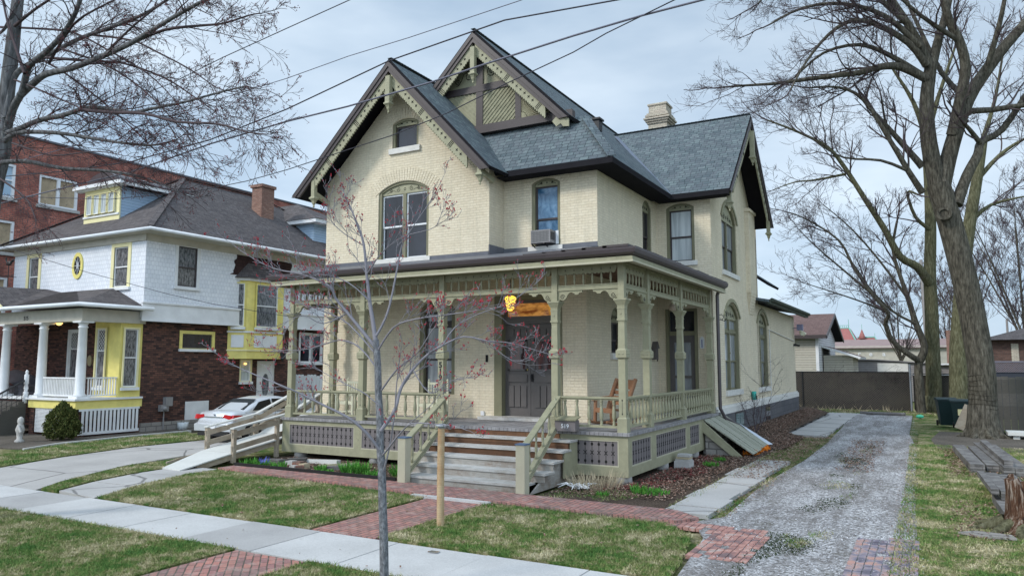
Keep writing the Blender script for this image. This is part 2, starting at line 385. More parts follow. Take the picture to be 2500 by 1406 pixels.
BACKBR = bricks('dull_brick', (.10, .055, .045), (.17, .095, .075), (.11, .09, .08), stain=(.06, .04, .035), stainamt=.4)
SIDING = boards('beige_siding', (.47, .44, .37), (.50, .47, .40), (.22, .2, .17), 12, .16, .016)
SIDINGW = boards('white_siding', (.58, .57, .57), (.62, .61, .61), (.3, .29, .3), 12, .16, .016)
SIDINGG = boards('grey_siding', (.25, .235, .235), (.29, .275, .27), (.12, .11, .11), 12, .14, .014)
STONE = bricks('rubble_stone', (.27, .25, .23), (.36, .34, .31), (.14, .13, .12), bw=.45, bh=.2, ms=.02, stain=(.16, .15, .14), stainamt=.6)
CONCB = paint('concrete_block', (.44, .43, .41), .9, .15, 8)
PLAST = plain('dark_green_plastic', (.010, .028, .030), .45)
TARP = paint('dark_tarp', (.045, .045, .055), .35, .3, 4)
STRAW = paint('dry_stem', (.45, .38, .26), .9, .2)
TEAL = paint('teal_enamel', (.04, .38, .32), .4, .2, 12)
def concrete(name, c, crack=True, joints=None):
    b = NB(name); n = b.noise(.8, 6, .6); col = b.ramp(n, [(.3, sc_(c, .84)), (.7, sc_(c, 1.08))])
    f = b.noise(45, 3, .7); col = b.mix(.3, col, b.ramp(f, [(.3, (.3, .3, .3)), (.7, (.7, .7, .7))]), 'OVERLAY')
    if crack:
        v = b.n('ShaderNodeTexVoronoi', {'Vector': b.n('ShaderNodeVectorMath', {0: b.tc.outputs['Object'], 1: b.n('ShaderNodeVectorMath', {0: b.n('ShaderNodeTexNoise', {'Scale': 1.3, 'Detail': 5.}).outputs[1], 1: (.9, .9, .9)}, operation='MULTIPLY').outputs[0]}, operation='ADD').outputs[0], 'Scale': .33}, feature='DISTANCE_TO_EDGE').outputs[0]
        k = b.ramp(v, [(0, (1, 1, 1)), (.006, (1, 1, 1)), (.012, (0, 0, 0))]); col = b.mix(b.math('MULTIPLY', k, .75), col, sc_(c, .25))
    k = b.ramp(b.noise(3.2, 6, .75), [(.62, (0, 0, 0)), (.72, (1, 1, 1))]); col = b.mix(b.math('MULTIPLY', k, .4), col, sc_(c, .55))
    return b.out(col, .9, b.bump(f, .3, .006), .25)
WALKC2 = concrete('grey_sidewalk_concrete', (.39, .385, .38), False)
WALKC = concrete('pale_sidewalk_concrete', (.49, .49, .485), False)
DRIVEC = concrete('cracked_drive_concrete', (.40, .385, .37), True)
SLABC = concrete('old_slab_concrete', (.42, .41, .40), True)
def pavers(name, rot=0, bw=.22, bh=.10, moss=.3):
    b = NB(name); uv = b.n('ShaderNodeMapping', {'Vector': b.tc.outputs['UV'], 'Rotation': (0, 0, rot)}).outputs[0]
    wob = b.n('ShaderNodeTexNoise', {'Vector': uv, 'Scale': 4., 'Detail': 2.})
    uv = b.n('ShaderNodeVectorMath', {0: uv, 1: b.n('ShaderNodeVectorMath', {0: wob.outputs[1], 1: (.03, .03, 0)}, operation='MULTIPLY').outputs[0]}, operation='ADD').outputs[0]
    t = b.n('ShaderNodeTexBrick', {'Vector': uv, 'Color1': (.43, .20, .165, 1), 'Color2': (.26, .145, .14, 1), 'Mortar': (.10, .085, .07, 1), 'Scale': 1., 'Mortar Size': .009, 'Mortar Smooth': .2, 'Brick Width': bw, 'Row Height': bh})
    t2 = b.n('ShaderNodeTexBrick', {'Vector': uv, 'Color1': (0, 0, 0, 1), 'Color2': (1, 1, 1, 1), 'Mortar': (0, 0, 0, 1), 'Scale': 1., 'Mortar Size': 0., 'Brick Width': bw, 'Row Height': bh}); t2.offset_frequency = 2
    col = b.mix(b.math('MULTIPLY', b.ramp(b.noise(5, 3), [(.5, (0, 0, 0)), (.7, (1, 1, 1))]), .7), t.outputs[0], (.42, .31, .28))
    k = b.ramp(b.noise(1.7, 6, .65), [(.45, (0, 0, 0)), (.66, (1, 1, 1))]); col = b.mix(b.math('MULTIPLY', k, moss+.25), col, (.16, .15, .13))
    f = b.noise(40, 3); col = b.mix(.3, col, b.ramp(f, [(.3, (.3, .3, .3)), (.7, (.72, .72, .72))]), 'OVERLAY')
    h = b.math('ADD', b.math('MULTIPLY', t.outputs[1], -1), b.math('MULTIPLY', f, .2))
    return b.out(col, .9, b.bump(h, .9, .012), .2)
PAVE = pavers('red_brick_pavers', 0); PAVEV = pavers('red_brick_pavers_turned', R(90)); PAVEH = pavers('red_brick_pavers_diagonal', R(45))
def turf_col(b, w):
    """patchy green and straw, the same pattern for soil and blades (world coordinates)"""
    g = b.n('ShaderNodeNewGeometry').outputs['Position']
    n1 = b.noise(1.1, 6, .68, g); n2 = b.noise(7.5, 5, .7, g); s_ = b.math('ADD', b.math('MULTIPLY', n1, .58), b.math('MULTIPLY', n2, .42))
    return b.ramp(s_, w), g
TURF = [(.36, (.045, .13, .03)), (.45, (.11, .195, .05)), (.50, (.20, .225, .085)), (.55, (.36, .33, .19)), (.62, (.60, .54, .37)), (.70, (.34, .295, .205))]
def grass_blade():
    b = NB('grass_blades'); c, g = turf_col(b, TURF); n = b.noise(70, 2, .5, g)
    c = b.mix(.55, c, b.ramp(n, [(.3, (.2, .2, .2)), (.7, (.85, .85, .85))]), 'OVERLAY')
    return b.out(c, .8, None, .15)
GRASS = grass_blade()
def soil():
    b = NB('turf_soil'); c, g = turf_col(b, [(p, sc_(q, .62)) for p, q in TURF]); n = b.noise(30, 4, .6, g)
    c = b.mix(.5, c, b.ramp(n, [(.3, (.15, .14, .12)), (.7, (.8, .78, .7))]), 'OVERLAY')
    return b.out(c, .95, b.bump(n, .8, .03), .1)
SOIL = soil()
def dirt(name, c1, c2, c3):
    b = NB(name); n = b.noise(34, 5, .7); c = b.ramp(n, [(.3, c1), (.5, c2), (.68, c3)])
    k = b.noise(.9, 4); c = b.mix(.4, c, b.ramp(k, [(.35, (.3, .3, .3)), (.65, (.7, .7, .7))]), 'OVERLAY')
    return b.out(c, .95, b.bump(n, 1., .03), .1)
BED = dirt('mulch_bed_soil', (.03, .021, .017), (.08, .058, .045), (.17, .13, .10))
DIRT = dirt('bare_dirt', (.06, .05, .042), (.12, .105, .09), (.2, .18, .15))
def gravel():
    b = NB('grey_gravel'); g = b.tc.outputs['Object']
    v = b.n('ShaderNodeTexVoronoi', {'Vector': g, 'Scale': 34.}); vc = b.ramp(b.n('ShaderNodeSeparateColor', {0: v.outputs['Color']}).outputs[0], [(0, (.13, .125, .12)), (.5, (.37, .365, .37)), (1, (.76, .75, .765))])
    n = b.noise(.9, 6, .7, g, (1.9, .4, 1)); k = b.ramp(n, [(.40, (0, 0, 0)), (.58, (1, 1, 1))])
    tracks = b.mix(b.math('MULTIPLY', k, .72), vc, (.165, .15, .14))
    m = b.ramp(b.noise(1.5, 7, .75, g), [(.55, (0, 0, 0)), (.66, (1, 1, 1))]); c = b.mix(b.math('MULTIPLY', m, .6), tracks, (.11, .10, .07))
    h = b.math('ADD', v.outputs['Distance'], b.noise(90, 2, .5, g))
    return b.out(c, .95, b.bump(h, .8, .02), .15)
GRAVEL = gravel()
def leafm(name, stops, rough=.8):
    b = NB(name); g = b.n('ShaderNodeNewGeometry').outputs['Position']; n = b.noise(26, 2, .5, g)
    return b.out(b.ramp(n, stops), rough, None, .15)
LITTER = leafm('dead_leaf_litter', [(.3, (.045, .026, .022)), (.44, (.13, .070, .052)), (.54, (.24, .15, .11)), (.66, (.42, .33, .27))])
REDMULCH = leafm('red_mulch', [(.3, (.10, .018, .018)), (.5, (.21, .04, .04)), (.7, (.30, .12, .10))])
GREENL = leafm('spring_leaves', [(.3, (.03, .12, .02)), (.5, (.07, .24, .035)), (.7, (.16, .34, .06))])
CONIF = leafm('conifer_foliage', [(.3, (.020, .040, .012)), (.5, (.065, .085, .022)), (.7, (.20, .18, .06))])
PEBBLE = leafm('loose_stones', [(.3, (.25, .25, .26)), (.5, (.48, .48, .5)), (.7, (.72, .72, .74))])
BLUEFL = plain('blue_petals', (.12, .16, .55), .6)
ORANGE = leafm('orange_fill', [(.3, (.35, .07, .01)), (.5, (.75, .20, .02)), (.7, (.9, .38, .06))])
def bark(name, c1, c2, c3, sc=5, stretch=(3, 3, .6)):
    b = NB(name); n = b.noise(sc, 6, .68, None, stretch); n2 = b.noise(1.1, 5, .6)
    c = b.ramp(n, [(.34, c1), (.5, c2), (.66, c3)]); c = b.mix(.3, c, b.ramp(n2, [(.35, (.3, .3, .28)), (.65, (.66, .68, .62))]), 'OVERLAY')
    return b.out(c, .92, b.bump(n, .9, .04), .15)
BARK = bark('maple_bark', (.030, .027, .022), (.078, .070, .056), (.145, .132, .108))
BARKG = bark('mossy_bark', (.045, .045, .026), (.105, .10, .058), (.17, .165, .11))
BARKL = bark('pale_young_bark', (.10, .103, .115), (.19, .195, .215), (.34, .345, .375), 14, (3, 3, 1.2))
TWIG = plain('dark_twigs', (.085, .066, .070), .9, spec=.1)
TWIGL = plain('pale_twigs', (.235, .225, .25), .85, spec=.1)
BARKS = bark('street_tree_bark', (.05, .05, .052), (.12, .12, .125), (.21, .21, .22))
BUD = plain('red_buds', (.38, .03, .045), .7, spec=.15)
BUDD = plain('dull_red_buds', (.16, .05, .05), .8, spec=.1)
ROTW = bark('rotten_stump_wood', (.02, .014, .012), (.10, .05, .03), (.33, .28, .24), 4, (5, 5, .7))
CARP = plain('silver_car_paint', (.62, .64, .67), .25, .35, .6)
CARG = plain('car_window_glass', (.012, .014, .016), .12, spec=.25)
CARB = plain('black_rubber', (.018, .018, .018), .8)
CHROME = plain('alloy', (.55, .56, .58), .25, .9)
REDL = plain('red_tail_lens', (.45, .01, .015), .15, spec=.6)
WIRE = plain('black_cable', (.03, .03, .045), .6)
WIREG = plain('grey_twisted_cable', (.13, .13, .17), .6)
FARRED = paint('far_red_tile', (.33, .13, .12), .8); FARGRN = paint('verdigris', (.22, .45, .38), .7)
CREAMW = paint('cream_stucco', (.50, .475, .41), .8); POLEG = paint('grey_utility_pole', (.30, .28, .27), .9)
ACM = paint('grey_ac_plastic', (.26, .25, .25), .5)
# ================================================================ THE CREAM BRICK HOUSE
Y0, Y1, Y2 = 17.84, 18.65, 23.72; XS, XC, XW, XL = -7.72, -5.92, -10.67, -16.78
YB, YE = 30.2, 40.0
H = empty('brick_house', (-11.3, 20, 0), 'two-storey cream painted brick house with sage porch, steep shingled gables and number 519', 'house')
F0, F1, F2, SX, WX = FY(Y0), FY(Y1), FY(Y2), FX(XS), FX(XC)
def inset(u0, u1, v0, vs, rise, w, n=10, wb=None):
    wb = w if wb is None else wb
    return arc_top(u0+w, u1-w, v0+wb, vs, max(rise-w*.75, .006 if rise > .005 else 0), n)
def spiral(pl, u, v, r, turns, d, start=0, sgn=1, n=26, tail=None):
    pts = []
    for i in range(n+1):
        t = i/n; a = start + sgn*turns*2*math.pi*t; q = r*(1-.82*t); pts.append(pl.p(u+q*math.cos(a), v+q*math.sin(a), d))
    return pts
def window(par, pl, u0, u1, v0, vs, rise=0, lights=1, glass=GLASS, fr=TRIMD, sash=BROWN, sill=.14, transom=None, d=.13, fw=.09, meet=.5, tymp=True, scroll=True, sillm=None, glass2=None, proud=0.0, label=None):
    m = MB(); outer = arc_top(u0, u1, v0, vs, rise)
    ring(m, pl, outer, inset(u0, u1, v0, vs, rise, fw, wb=.02), -.035+proud, -d+proud)
    w = m.build('window', fr, par, label)
    top = vs-.07 if rise > .02 else vs-fw
    a0, a1, b0 = u0+fw, u1-fw, v0+.02
    if rise > .02 and tymp:
        m = MB(); q = inset(u0, u1, v0, vs, rise, fw)
        m.prism(pl, [(a0, top)]+[(a1, top)]+q[2:], -d+.05+proud, -d-.03+proud); m.build('arch_panel', TRIM, w)
        if scroll:
            m = MB(); cu = (u0+u1)/2; dd = -d+.054+proud; k = min(rise*.26, .12); vv = top+.06+k; W_ = (a1-a0)/2
            for s in (-1, 1):
                for off, rr in (((.30, 1), (.62, .72)) if W_ > .55 else ((.5, .85),)):
                    m.tube(spiral(pl, cu+s*W_*off, vv-(1-rr)*k*.6, k*rr, 1.4, dd, math.pi/2, s, 20), .007, 4)
                m.tube([pl.p(cu+s*(W_*.30+k*.9), vv-k*.7, dd), pl.p(cu+s*W_*.5, vv-k*.1, dd), pl.p(cu+s*W_*.8, top+.05, dd)], .006, 4)
            m.tube([pl.p(cu+k*.45*math.cos(t*.5236), vv+k*.45*math.sin(t*.5236), dd) for t in range(13)], .007, 4)
            m.build('scroll_carving', BLACKC, w)
    # mullion and lights
    mw = .12 if lights == 2 else 0; lw = (a1-a0-mw*(lights-1))/lights
    if lights == 2:
        m = MB(); m.pbox(pl, a0+lw, b0, -d+.06+proud, a0+lw+mw, top, -d-.02+proud)
        m.lathe(pl.p(a0+lw+mw/2, b0+(top-b0)*.52, -d+.06+proud), [(.02, -.02), (.035, 0), (.02, .02)], 8); m.build('mullion', fr, w)
    ms = MB(); mg = MB(); mg2 = MB()
    tz = top if transom is None else transom
    if transom is not None: ms.pbox(pl, a0, tz-.05, -d+.05+proud, a1, tz+.05, -d-.03+proud)
    for k in range(lights):
        l0 = a0+k*(lw+mw); l1 = l0+lw; sw = .05
        mid = b0+(tz-.05*(transom is not None)-b0)*meet; zt = tz-.05*(transom is not None)
        for (z0, z1, dd) in ((b0, mid+.02, -d-.02), (mid-.02, zt, -d+.012)):
            dd += proud
            ms.pbox(pl, l0, z0, dd, l0+sw, z1, dd-.03); ms.pbox(pl, l1-sw, z0, dd, l1, z1, dd-.03)
            ms.pbox(pl, l0+sw, z0, dd, l1-sw, z0+sw, dd-.03); ms.pbox(pl, l0+sw, z1-sw, dd, l1-sw, z1, dd-.03)
            g = mg2 if (glass2 and dd > -d+proud) else mg
            g.pbox(pl, l0+sw, z0+sw, dd-.012, l1-sw, z1-sw, dd-.020)
        if transom is not None:
            z0, z1, dd = tz+.05, top, -d+.012+proud
            ms.pbox(pl, l0, z0, dd, l0+sw, z1, dd-.03); ms.pbox(pl, l1-sw, z0, dd, l1, z1, dd-.03)
            ms.pbox(pl, l0+sw, z0, dd, l1-sw, z0+sw, dd-.03); ms.pbox(pl, l0+sw, z1-sw, dd, l1-sw, z1, dd-.03)
            mg.pbox(pl, l0+sw, z0+sw, dd-.012, l1-sw, z1-sw, dd-.020)
    ms.build('sash', sash, w); mg.build('glass', glass, w)
    if mg2.v: mg2.build('glass', glass2, w)
    if sill:
        m = MB(); m.pbox(pl, u0-.09, v0-sill, .07, u1+.09, v0+.01, -.1); m.build('sill', sillm or SILL, w)
    return w
def voussoirs(mb, pl, u0, u1, vs, rise, h=.36, gap=.012, proud=.012, ext=.16):
    hw = (u1-u0)/2; r = (hw*hw+rise*rise)/(2*rise); cu = (u0+u1)/2; cv = vs+rise-r; a = math.asin(min(1, hw/r))
    if rise > hw: a = math.pi-a
    a += ext/r; n = max(8, int(2*a*r/.085))
    for i in range(n):
        t0 = -a+2*a*i/n+gap/2/r; t1 = -a+2*a*(i+1)/n-gap/2/r
        q = [(cu+R_*math.sin(t), cv+R_*math.cos(t)) for R_, t in ((r+.01, t0), (r+.01, t1), (r+h, t1), (r+h, t0))]
        mb.prism(pl, q, -.01, proud)
# ---- walls
op_att = (-14.16, -13.17, 9.17, 9.95, .14); op_big = (-14.66, -12.76, 5.76, 7.84, .30)
op_wl = (-13.04, -11.80, 1.75, 4.18, .30)
m = MB()
zR = 11.35
wall(m, F0, [(XL, 5.2), (XW, 5.2), (XW, 8.22), (-13.74, zR-.02), (XL, 8.35)], [arc_top(*op_att), arc_top(*op_big)])
m.build('front_gable_wall', CREAM, H)
m = MB()
wall(m, F0, [(XL, 0), (XS, 0), (XS, 5.4), (XL, 5.4)][:], [[(-10.48, 1.15), (-8.42, 1.15), (-8.42, 4.47), (-10.48, 4.47)], arc_top(*op_wl)], .3)
m.build('front_porch_wall', CREAM, H)
m = MB(); m.box(XL, Y0+.02, 0, XL+.3, 31, 8.3); m.build('left_side_wall', CREAM, H)
op_rec = (-9.74, -8.84, 5.90, 7.72, .15)
m = MB(); wall(m, F1, [(XW, 5.2), (XS, 5.2), (XS, 8.3), (XW, 8.3)], [arc_top(*op_rec)]); m.build('recessed_wall', CREAM, H)
m = MB(); wall(m, FX(XW), [(Y0, 5.2), (Y1, 5.2), (Y1, 8.2), (Y0, 8.2)]); m.build('return_wall', CREAM, H)
op_s1 = (22.35, 23.25, 5.85, 7.55, .30); op_s0 = (19.55, 20.40, 2.90, 3.85, .36)
m = MB(); wall(m, SX, [(Y0, 0), (Y2, 0), (Y2, 8.3), (Y1, 8.3), (Y1, 5.4), (Y0, 5.4)], [arc_top(*op_s1), arc_top(*op_s0)]); m.build('side_wall', CREAM, H)
op_w1 = (-7.38, -6.45, 5.92, 7.70, .15)
m = MB(); wall(m, F2, [(XS, 0), (XC, 0), (XC, 8.3), (XS, 8.3)], [arc_top(*op_w1), [(-7.46, 1.12), (-6.42, 1.12), (-6.42, 4.38), (-7.46, 4.38)]]); m.build('wing_front_wall', CREAM, H)
op_g1 = (25.18, 27.42, 5.75, 7.62, .58); op_g2 = (25.20, 27.45, 1.72, 4.22, .50); op_g3 = (30.60, 32.85, 1.68, 4.22, .50)
m = MB()
wall(m, WX, [(Y2, 1.1), (YE, 1.1), (YE, 5.0), (YB, 5.0), (YB, 8.3), (26.96, 11.4), (Y2, 8.35)], [arc_top(*op_g1), arc_top(*op_g2), arc_top(*op_g3)])
m.build('gable_side_wall', CREAM, H)
m = MB()
for k in range(7): m.pbox(WX, 28.95+.11*k*.3, 5.28-.11*k, 0, 29.9, 5.17-.11*k, .15-.02*k)
m.pbox(WX, 28.9, 5.28, 0, 29.95, 8.55, .16); m.pbox(WX, 28.85, 8.4, 0, 30.0, 8.5, .22); m.build('brick_pilaster', CREAM, H)
m = MB(); wall(m, Pl((0, YE, 0), (-1, 0, 0), (0, 1, 0)), [(5.92, 0), (11, 0), (11, 5), (5.92, 5)]); wall(m, Pl((0, 31, 0), (-1, 0, 0), (0, 1, 0)), [(5.92, 0), (16.78, 0), (16.78, 8.3), (5.92, 8.3)])
m.box(-11, 30.2, 0, -10.8, 40, 5); m.build('rear_wall', CREAM, H)
m = MB(); m.box(XC-.3, Y2-.05, 0, XC+.09, YE+.1, 1.02); m.build('foundation', FOUND, H); m = MB(); m.box(XL-.06, Y0-.06, 0, XL+.2, Y0+.2, 1.0); m.build('foundation', FOUND, H)
m = MB(); m.prism(FX(0), [(Y2-.1, 1.0), (YE+.12, 1.0), (YE+.12, 1.20), (Y2-.1, 1.20)], XC-.1, XC+.10)
m.prism(FX(0), [(Y2-.1, 1.2), (YE+.08, 1.2), (YE+.05, 1.27), (Y2-.1, 1.27)], XC-.1, XC+.05); m.build('water_table', SILL, H)
for a, b in ((26.0, 27.3), (31.3, 32.3)):
    m = MB(); m.pbox(FX(XC), a, .35, .09, b, .98, .10); w = m.build('basement_window', BROWN, H)
    m = MB(); m.pbox(FX(XC), a+.06, .4, .10, (a+b)/2-.03, .93, .108); m.pbox(FX(XC), (a+b)/2+.03, .4, .10, b-.06, .93, .108); m.build('glass', glassy('teal_basement_glass' , (.02, .09, .09), (.07, .16, .16)) if a < 30 else GLASS, w)
# brick arches
for pl, o, hh in ((F0, op_att, .34), (F0, op_big, .40), (F1, op_rec, .3), (F2, op_w1, .3)): m = MB(); voussoirs(m, pl, o[0], o[1], o[3], o[4], hh); m.build('brick_arch', CREAM, H)
for o in (op_g1, op_g2, op_g3):
    m = MB()
    q0 = arc_top(o[0]-.02, o[1]+.02, o[3], o[3], o[4]+.02, 14)[2:]; q1 = arc_top(o[0]-.14, o[1]+.14, o[3], o[3], o[4]+.14, 14)[2:]
    for i in range(len(q0)-1):
        m.prism(WX, [q1[i], q1[i+1], q0[i+1], q0[i]], -.01, .045)
    m.build('hood_mould', SAGEW, H)
# ---- windows
window(H, F0, *op_att, glass=GLASS, fr=TRIMD, meet=.02, sill=.16)
window(H, F0, *op_big, lights=2, sash=WHITEP, sill=.13, fw=.10)
window(H, F1, *op_rec, glass=GLASSB, sash=BROWN, sill=.12, meet=.45)
window(H, SX, *op_s1, sill=.12); window(H, SX, *op_s0, sill=.16, meet=.4)
window(H, F2, *op_w1, glass=GLASSW, sill=.14, meet=.47, label='window filled by a white curtain')
window(H, WX, *op_g1, lights=2, glass=GLASSC, sill=.15, d=.16)
window(H, WX, *op_g2, lights=2, glass=GLASSC, transom=3.72, sill=.17, d=.16, sash=TRIMD)
window(H, WX, *op_g3, lights=2, glass=GLASSC, transom=3.72, sill=.17, d=.16, sash=TRIMD)
window(H, F0, *op_wl, glass=GLASSC, transom=3.75, sill=.0, d=.16, fw=.13)
# ---- front double door with transom
m = MB()
for a, b in ((-10.48, -10.24), (-8.66, -8.42)): m.pbox(F0, a, 1.15, .03, b, 4.47, -.25)
m.pbox(F0, -10.24, 4.34, .03, -8.66, 4.47, -.25)
D = m.build('front_doorway', TRIMD, H)
m = MB(); m.pbox(F0, -10.24, 3.70, -.08, -8.66, 3.90, -.25); m.pbox(F0, -10.24, 3.78, -.05, -8.66, 3.82, -.08)
m.pbox(F0, -10.24, 4.26, -.12, -8.66, 4.34, -.25); m.pbox(F0, -10.24, 3.9, -.12, -10.17, 4.26, -.25); m.pbox(F0, -8.73, 3.9, -.12, -8.66, 4.26, -.25); m.build('transom_frame', DOORG, D)
m = MB(); m.pbox(F0, -10.17, 3.90, -.20, -8.73, 4.26, -.21); m.build('transom_glass', AMBER, D)
def door_leaf(u0, u1, glz):
    m = MB(); d = -.17; w = u1-u0; m.pbox(F0, u0, 1.2, d-.05, u1, 3.70, d-.01)
    def panel(a, b, z0, z1):
        for k, (e, dd) in enumerate(((0, .022), (.028, .010))): m.pbox(F0, a+e, z0+e, d-.01, b-e, z1-e, d+dd)
        m.pbox(F0, a+.05, z0+.05, d+.01, b-.05, z1-.05, d+.018)
    for k in range(3):
        q = u0+.10+k*(w-.2)/3; panel(q+.015, q+(w-.2)/3-.015, 1.45, 2.02)
    panel(u0+.1, u1-.1, 2.12, 2.33)
    for k in range(3):
        q = u0+.10+k*(w-.2)/3; panel(q+.02, q+(w-.2)/3-.02, 3.36, 3.56)
    m.pbox(F0, u0+.1, 2.42, d-.01, u1-.1, 2.47, d+.02); m.pbox(F0, u0+.1, 3.22, d-.01, u1-.1, 3.27, d+.02)
    m.pbox(F0, u0+.1, 2.42, d-.01, u0+.15, 3.27, d+.02); m.pbox(F0, u1-.15, 2.42, d-.01, u1-.1, 3.27, d+.02)
    o = m.build('door', DOORG, H)
    m = MB(); m.pbox(F0, u0+.15, 2.47, d-.01, u1-.15, 3.22, d); m.build('door_glass', GLASSD, o)
    return o
dl = door_leaf(-10.24, -9.455, 1); dr = door_leaf(-9.445, -8.66, 1)
m = MB(); m.pbox(F0, -9.42, 2.14, -.17, -9.36, 2.34, -.13); m.sphere(F0.p(-9.39, 2.25, -.10), .035); m.tube([F0.p(-9.39, 2.32, -.12), F0.p(-9.39, 2.30, -.06), F0.p(-9.39, 2.2, -.06), F0.p(-9.39, 2.16, -.12)], .014, 6); m.build('handle', DKIRON, dr)
m = MB(); m.pbox(F0, -9.56, 2.43, -.17, -9.53, 2.48, -.155); m.build('lock', plain('brass', (.5, .38, .15), .3, .8), dl)
m = MB(); m.box(-10.75, 17.38, 1.12, -8.2, Y0+.2, 1.20); m.build('threshold', TREAD, H)
m = MB(); m.box(-10.72, 17.42, 1.11, -8.23, Y0+.1, 1.125); m.build('threshold_riser', RISERB, H)
# ---- side porch door
m = MB(); m.pbox(F2, -7.46, 1.12, .03, -7.36, 4.38, -.2); m.pbox(F2, -6.52, 1.12, .03, -6.42, 4.38, -.2); m.pbox(F2, -7.36, 4.30, .03, -6.52, 4.38, -.2); m.pbox(F2, -7.36, 3.52, -.03, -6.52, 3.66, -.2)
sd = m.build('screen_door', TRIMD, H)
m = MB(); m.pbox(F2, -7.36, 3.66, -.15, -6.52, 4.30, -.16); m.build('transom_glass', GLASS, sd)
m = MB(); m.pbox(F2, -7.36, 1.15, -.06, -7.22, 3.52, -.10); m.pbox(F2, -6.66, 1.15, -.06, -6.52, 3.52, -.10); m.pbox(F2, -7.22, 3.3, -.06, -6.66, 3.52, -.10); m.pbox(F2, -7.22, 1.15, -.06, -6.66, 1.45, -.10); m.pbox(F2, -7.22, 2.16, -.06, -6.66, 2.24, -.10); m.build('leaf_frame', DOORG, sd)
m = MB(); m.pbox(F2, -7.22, 1.45, -.11, -6.66, 3.3, -.12); m.build('door_glass', GLASSC, sd)
# ---- roof
def rslab(mb, pts, th=.10):
    n = (Vector(pts[1])-Vector(pts[0])).cross(Vector(pts[-1])-Vector(pts[0])).normalized()
    if n.z < 0: n = -n; pts = list(reversed(pts))
    A = [Vector(p) for p in pts]; B = [p-n*th for p in A]; k = len(pts)
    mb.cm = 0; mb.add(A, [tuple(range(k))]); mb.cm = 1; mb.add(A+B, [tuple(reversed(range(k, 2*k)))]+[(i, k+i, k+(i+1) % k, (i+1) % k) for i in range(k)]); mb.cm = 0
GA, GE1, GE2 = (-13.74, 17.08, 11.73), (-17.57, 17.08, 7.95), (-10.20, 17.08, 7.98)
def yy(p, y): return (p[0], y, p[2])
def xx(p, x): return (x, p[1], p[2])
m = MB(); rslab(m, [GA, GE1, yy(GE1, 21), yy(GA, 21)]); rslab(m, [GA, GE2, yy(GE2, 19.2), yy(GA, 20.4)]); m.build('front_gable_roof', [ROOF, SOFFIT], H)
MA = (-11.96, 19.0, 13.0); MR = (-7.05, 18.1, 8.06); ML = (-16.9, 18.1, 8.06)
m = MB()
rslab(m, [MA, (-8.68, 19.0, 9.72), (-8.45, 19.35, 9.55), (-7.05, 18.1, 8.06), (-7.05, 31.4, 8.06), (-11.96, 31.4, 13.0)])
rslab(m, [(-11.96, 31.4, 13.0), (-16.9, 31.4, 8.06), (-16.9, 19, 8.06), (-15.3, 19.0, 9.66), MA])
rslab(m, [(-16.9, 18.1, 8.06), (-7.05, 18.1, 8.06), (-8.40, 19.5, 9.80), (-15.5, 19.5, 9.80)])
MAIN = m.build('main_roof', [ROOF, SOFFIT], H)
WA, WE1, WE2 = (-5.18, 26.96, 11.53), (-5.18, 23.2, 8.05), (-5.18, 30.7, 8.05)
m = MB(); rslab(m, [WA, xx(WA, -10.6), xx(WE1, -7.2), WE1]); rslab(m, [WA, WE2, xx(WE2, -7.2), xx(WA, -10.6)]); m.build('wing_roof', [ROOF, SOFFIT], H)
# hip, ridge caps, valley metal
m = MB()
def caps(mb, a, b, w=.16, st=.14, up=(0, 0, 1)):
    a = Vector(a); b = Vector(b); L = (b-a).length; t = (b-a)/L; n = int(L/st)
    for i in range(n):
        p = a+t*(i*st); q = a+t*((i+1.25)*st); mb.beam(p+Vector(up)*.02, q+Vector(up)*.034, w*2, .014, up)
hu = Vector((.35, -.5, .8)).normalized()
for a_, b_2, w_, s_, u_ in (((-7.08, 18.13, 8.07), (-8.43, 19.45, 9.78), .13, .15, hu), ((-11.96, 18.95, 13.0), (-11.96, 31.4, 13.0), .07, .14, (0, 0, 1)), ((-5.2, 26.96, 11.53), (-10.4, 26.96, 11.53), .07, .14, (0, 0, 1)), ((-13.74, 17.1, 11.73), (-13.74, 20, 11.73), .07, .14, (0, 0, 1))):
    m = MB(); caps(m, a_, b_2, w_, s_, u_); m.build('ridge_cap', ROOF, H)
m = MB(); vu = Vector((.25, -.3, .9))
m.beam((-7.12, 23.22, 8.10), (-10.25, 26.75, 11.42), .16, .02, Vector((.7, -.65, 1)).normalized()); m.build('valley_flashing', VALLEY, H)
m = MB(); m.box(-9.35, 22.2, 10.25, -9.1, 22.5, 10.62); m.box(-9.4, 22.15, 10.60, -9.05, 22.55, 10.66); m.build('roof_vent', DKIRON, H)
# chimney
m = MB(); cx_, cy_ = -9.05, 28.6
m.box(cx_-.38, cy_-.38, 9.5, cx_+.38, cy_+.38, 12.45)
for k, (z, e) in enumerate(((12.20, .43), (12.28, .48), (12.36, .53), (12.48, .48), (12.56, .43))): m.box(cx_-e, cy_-e, z, cx_+e, cy_+e, z+.07)
m.box(cx_-.36, cy_-.36, 12.6, cx_+.36, cy_+.36, 12.95); m.box(cx_-.40, cy_-.40, 12.95, cx_+.40, cy_+.40, 13.02); m.box(cx_-.2, cy_-.2, 13.02, cx_+.2, cy_+.2, 13.04)
m.build('chimney', CREAMC, H)
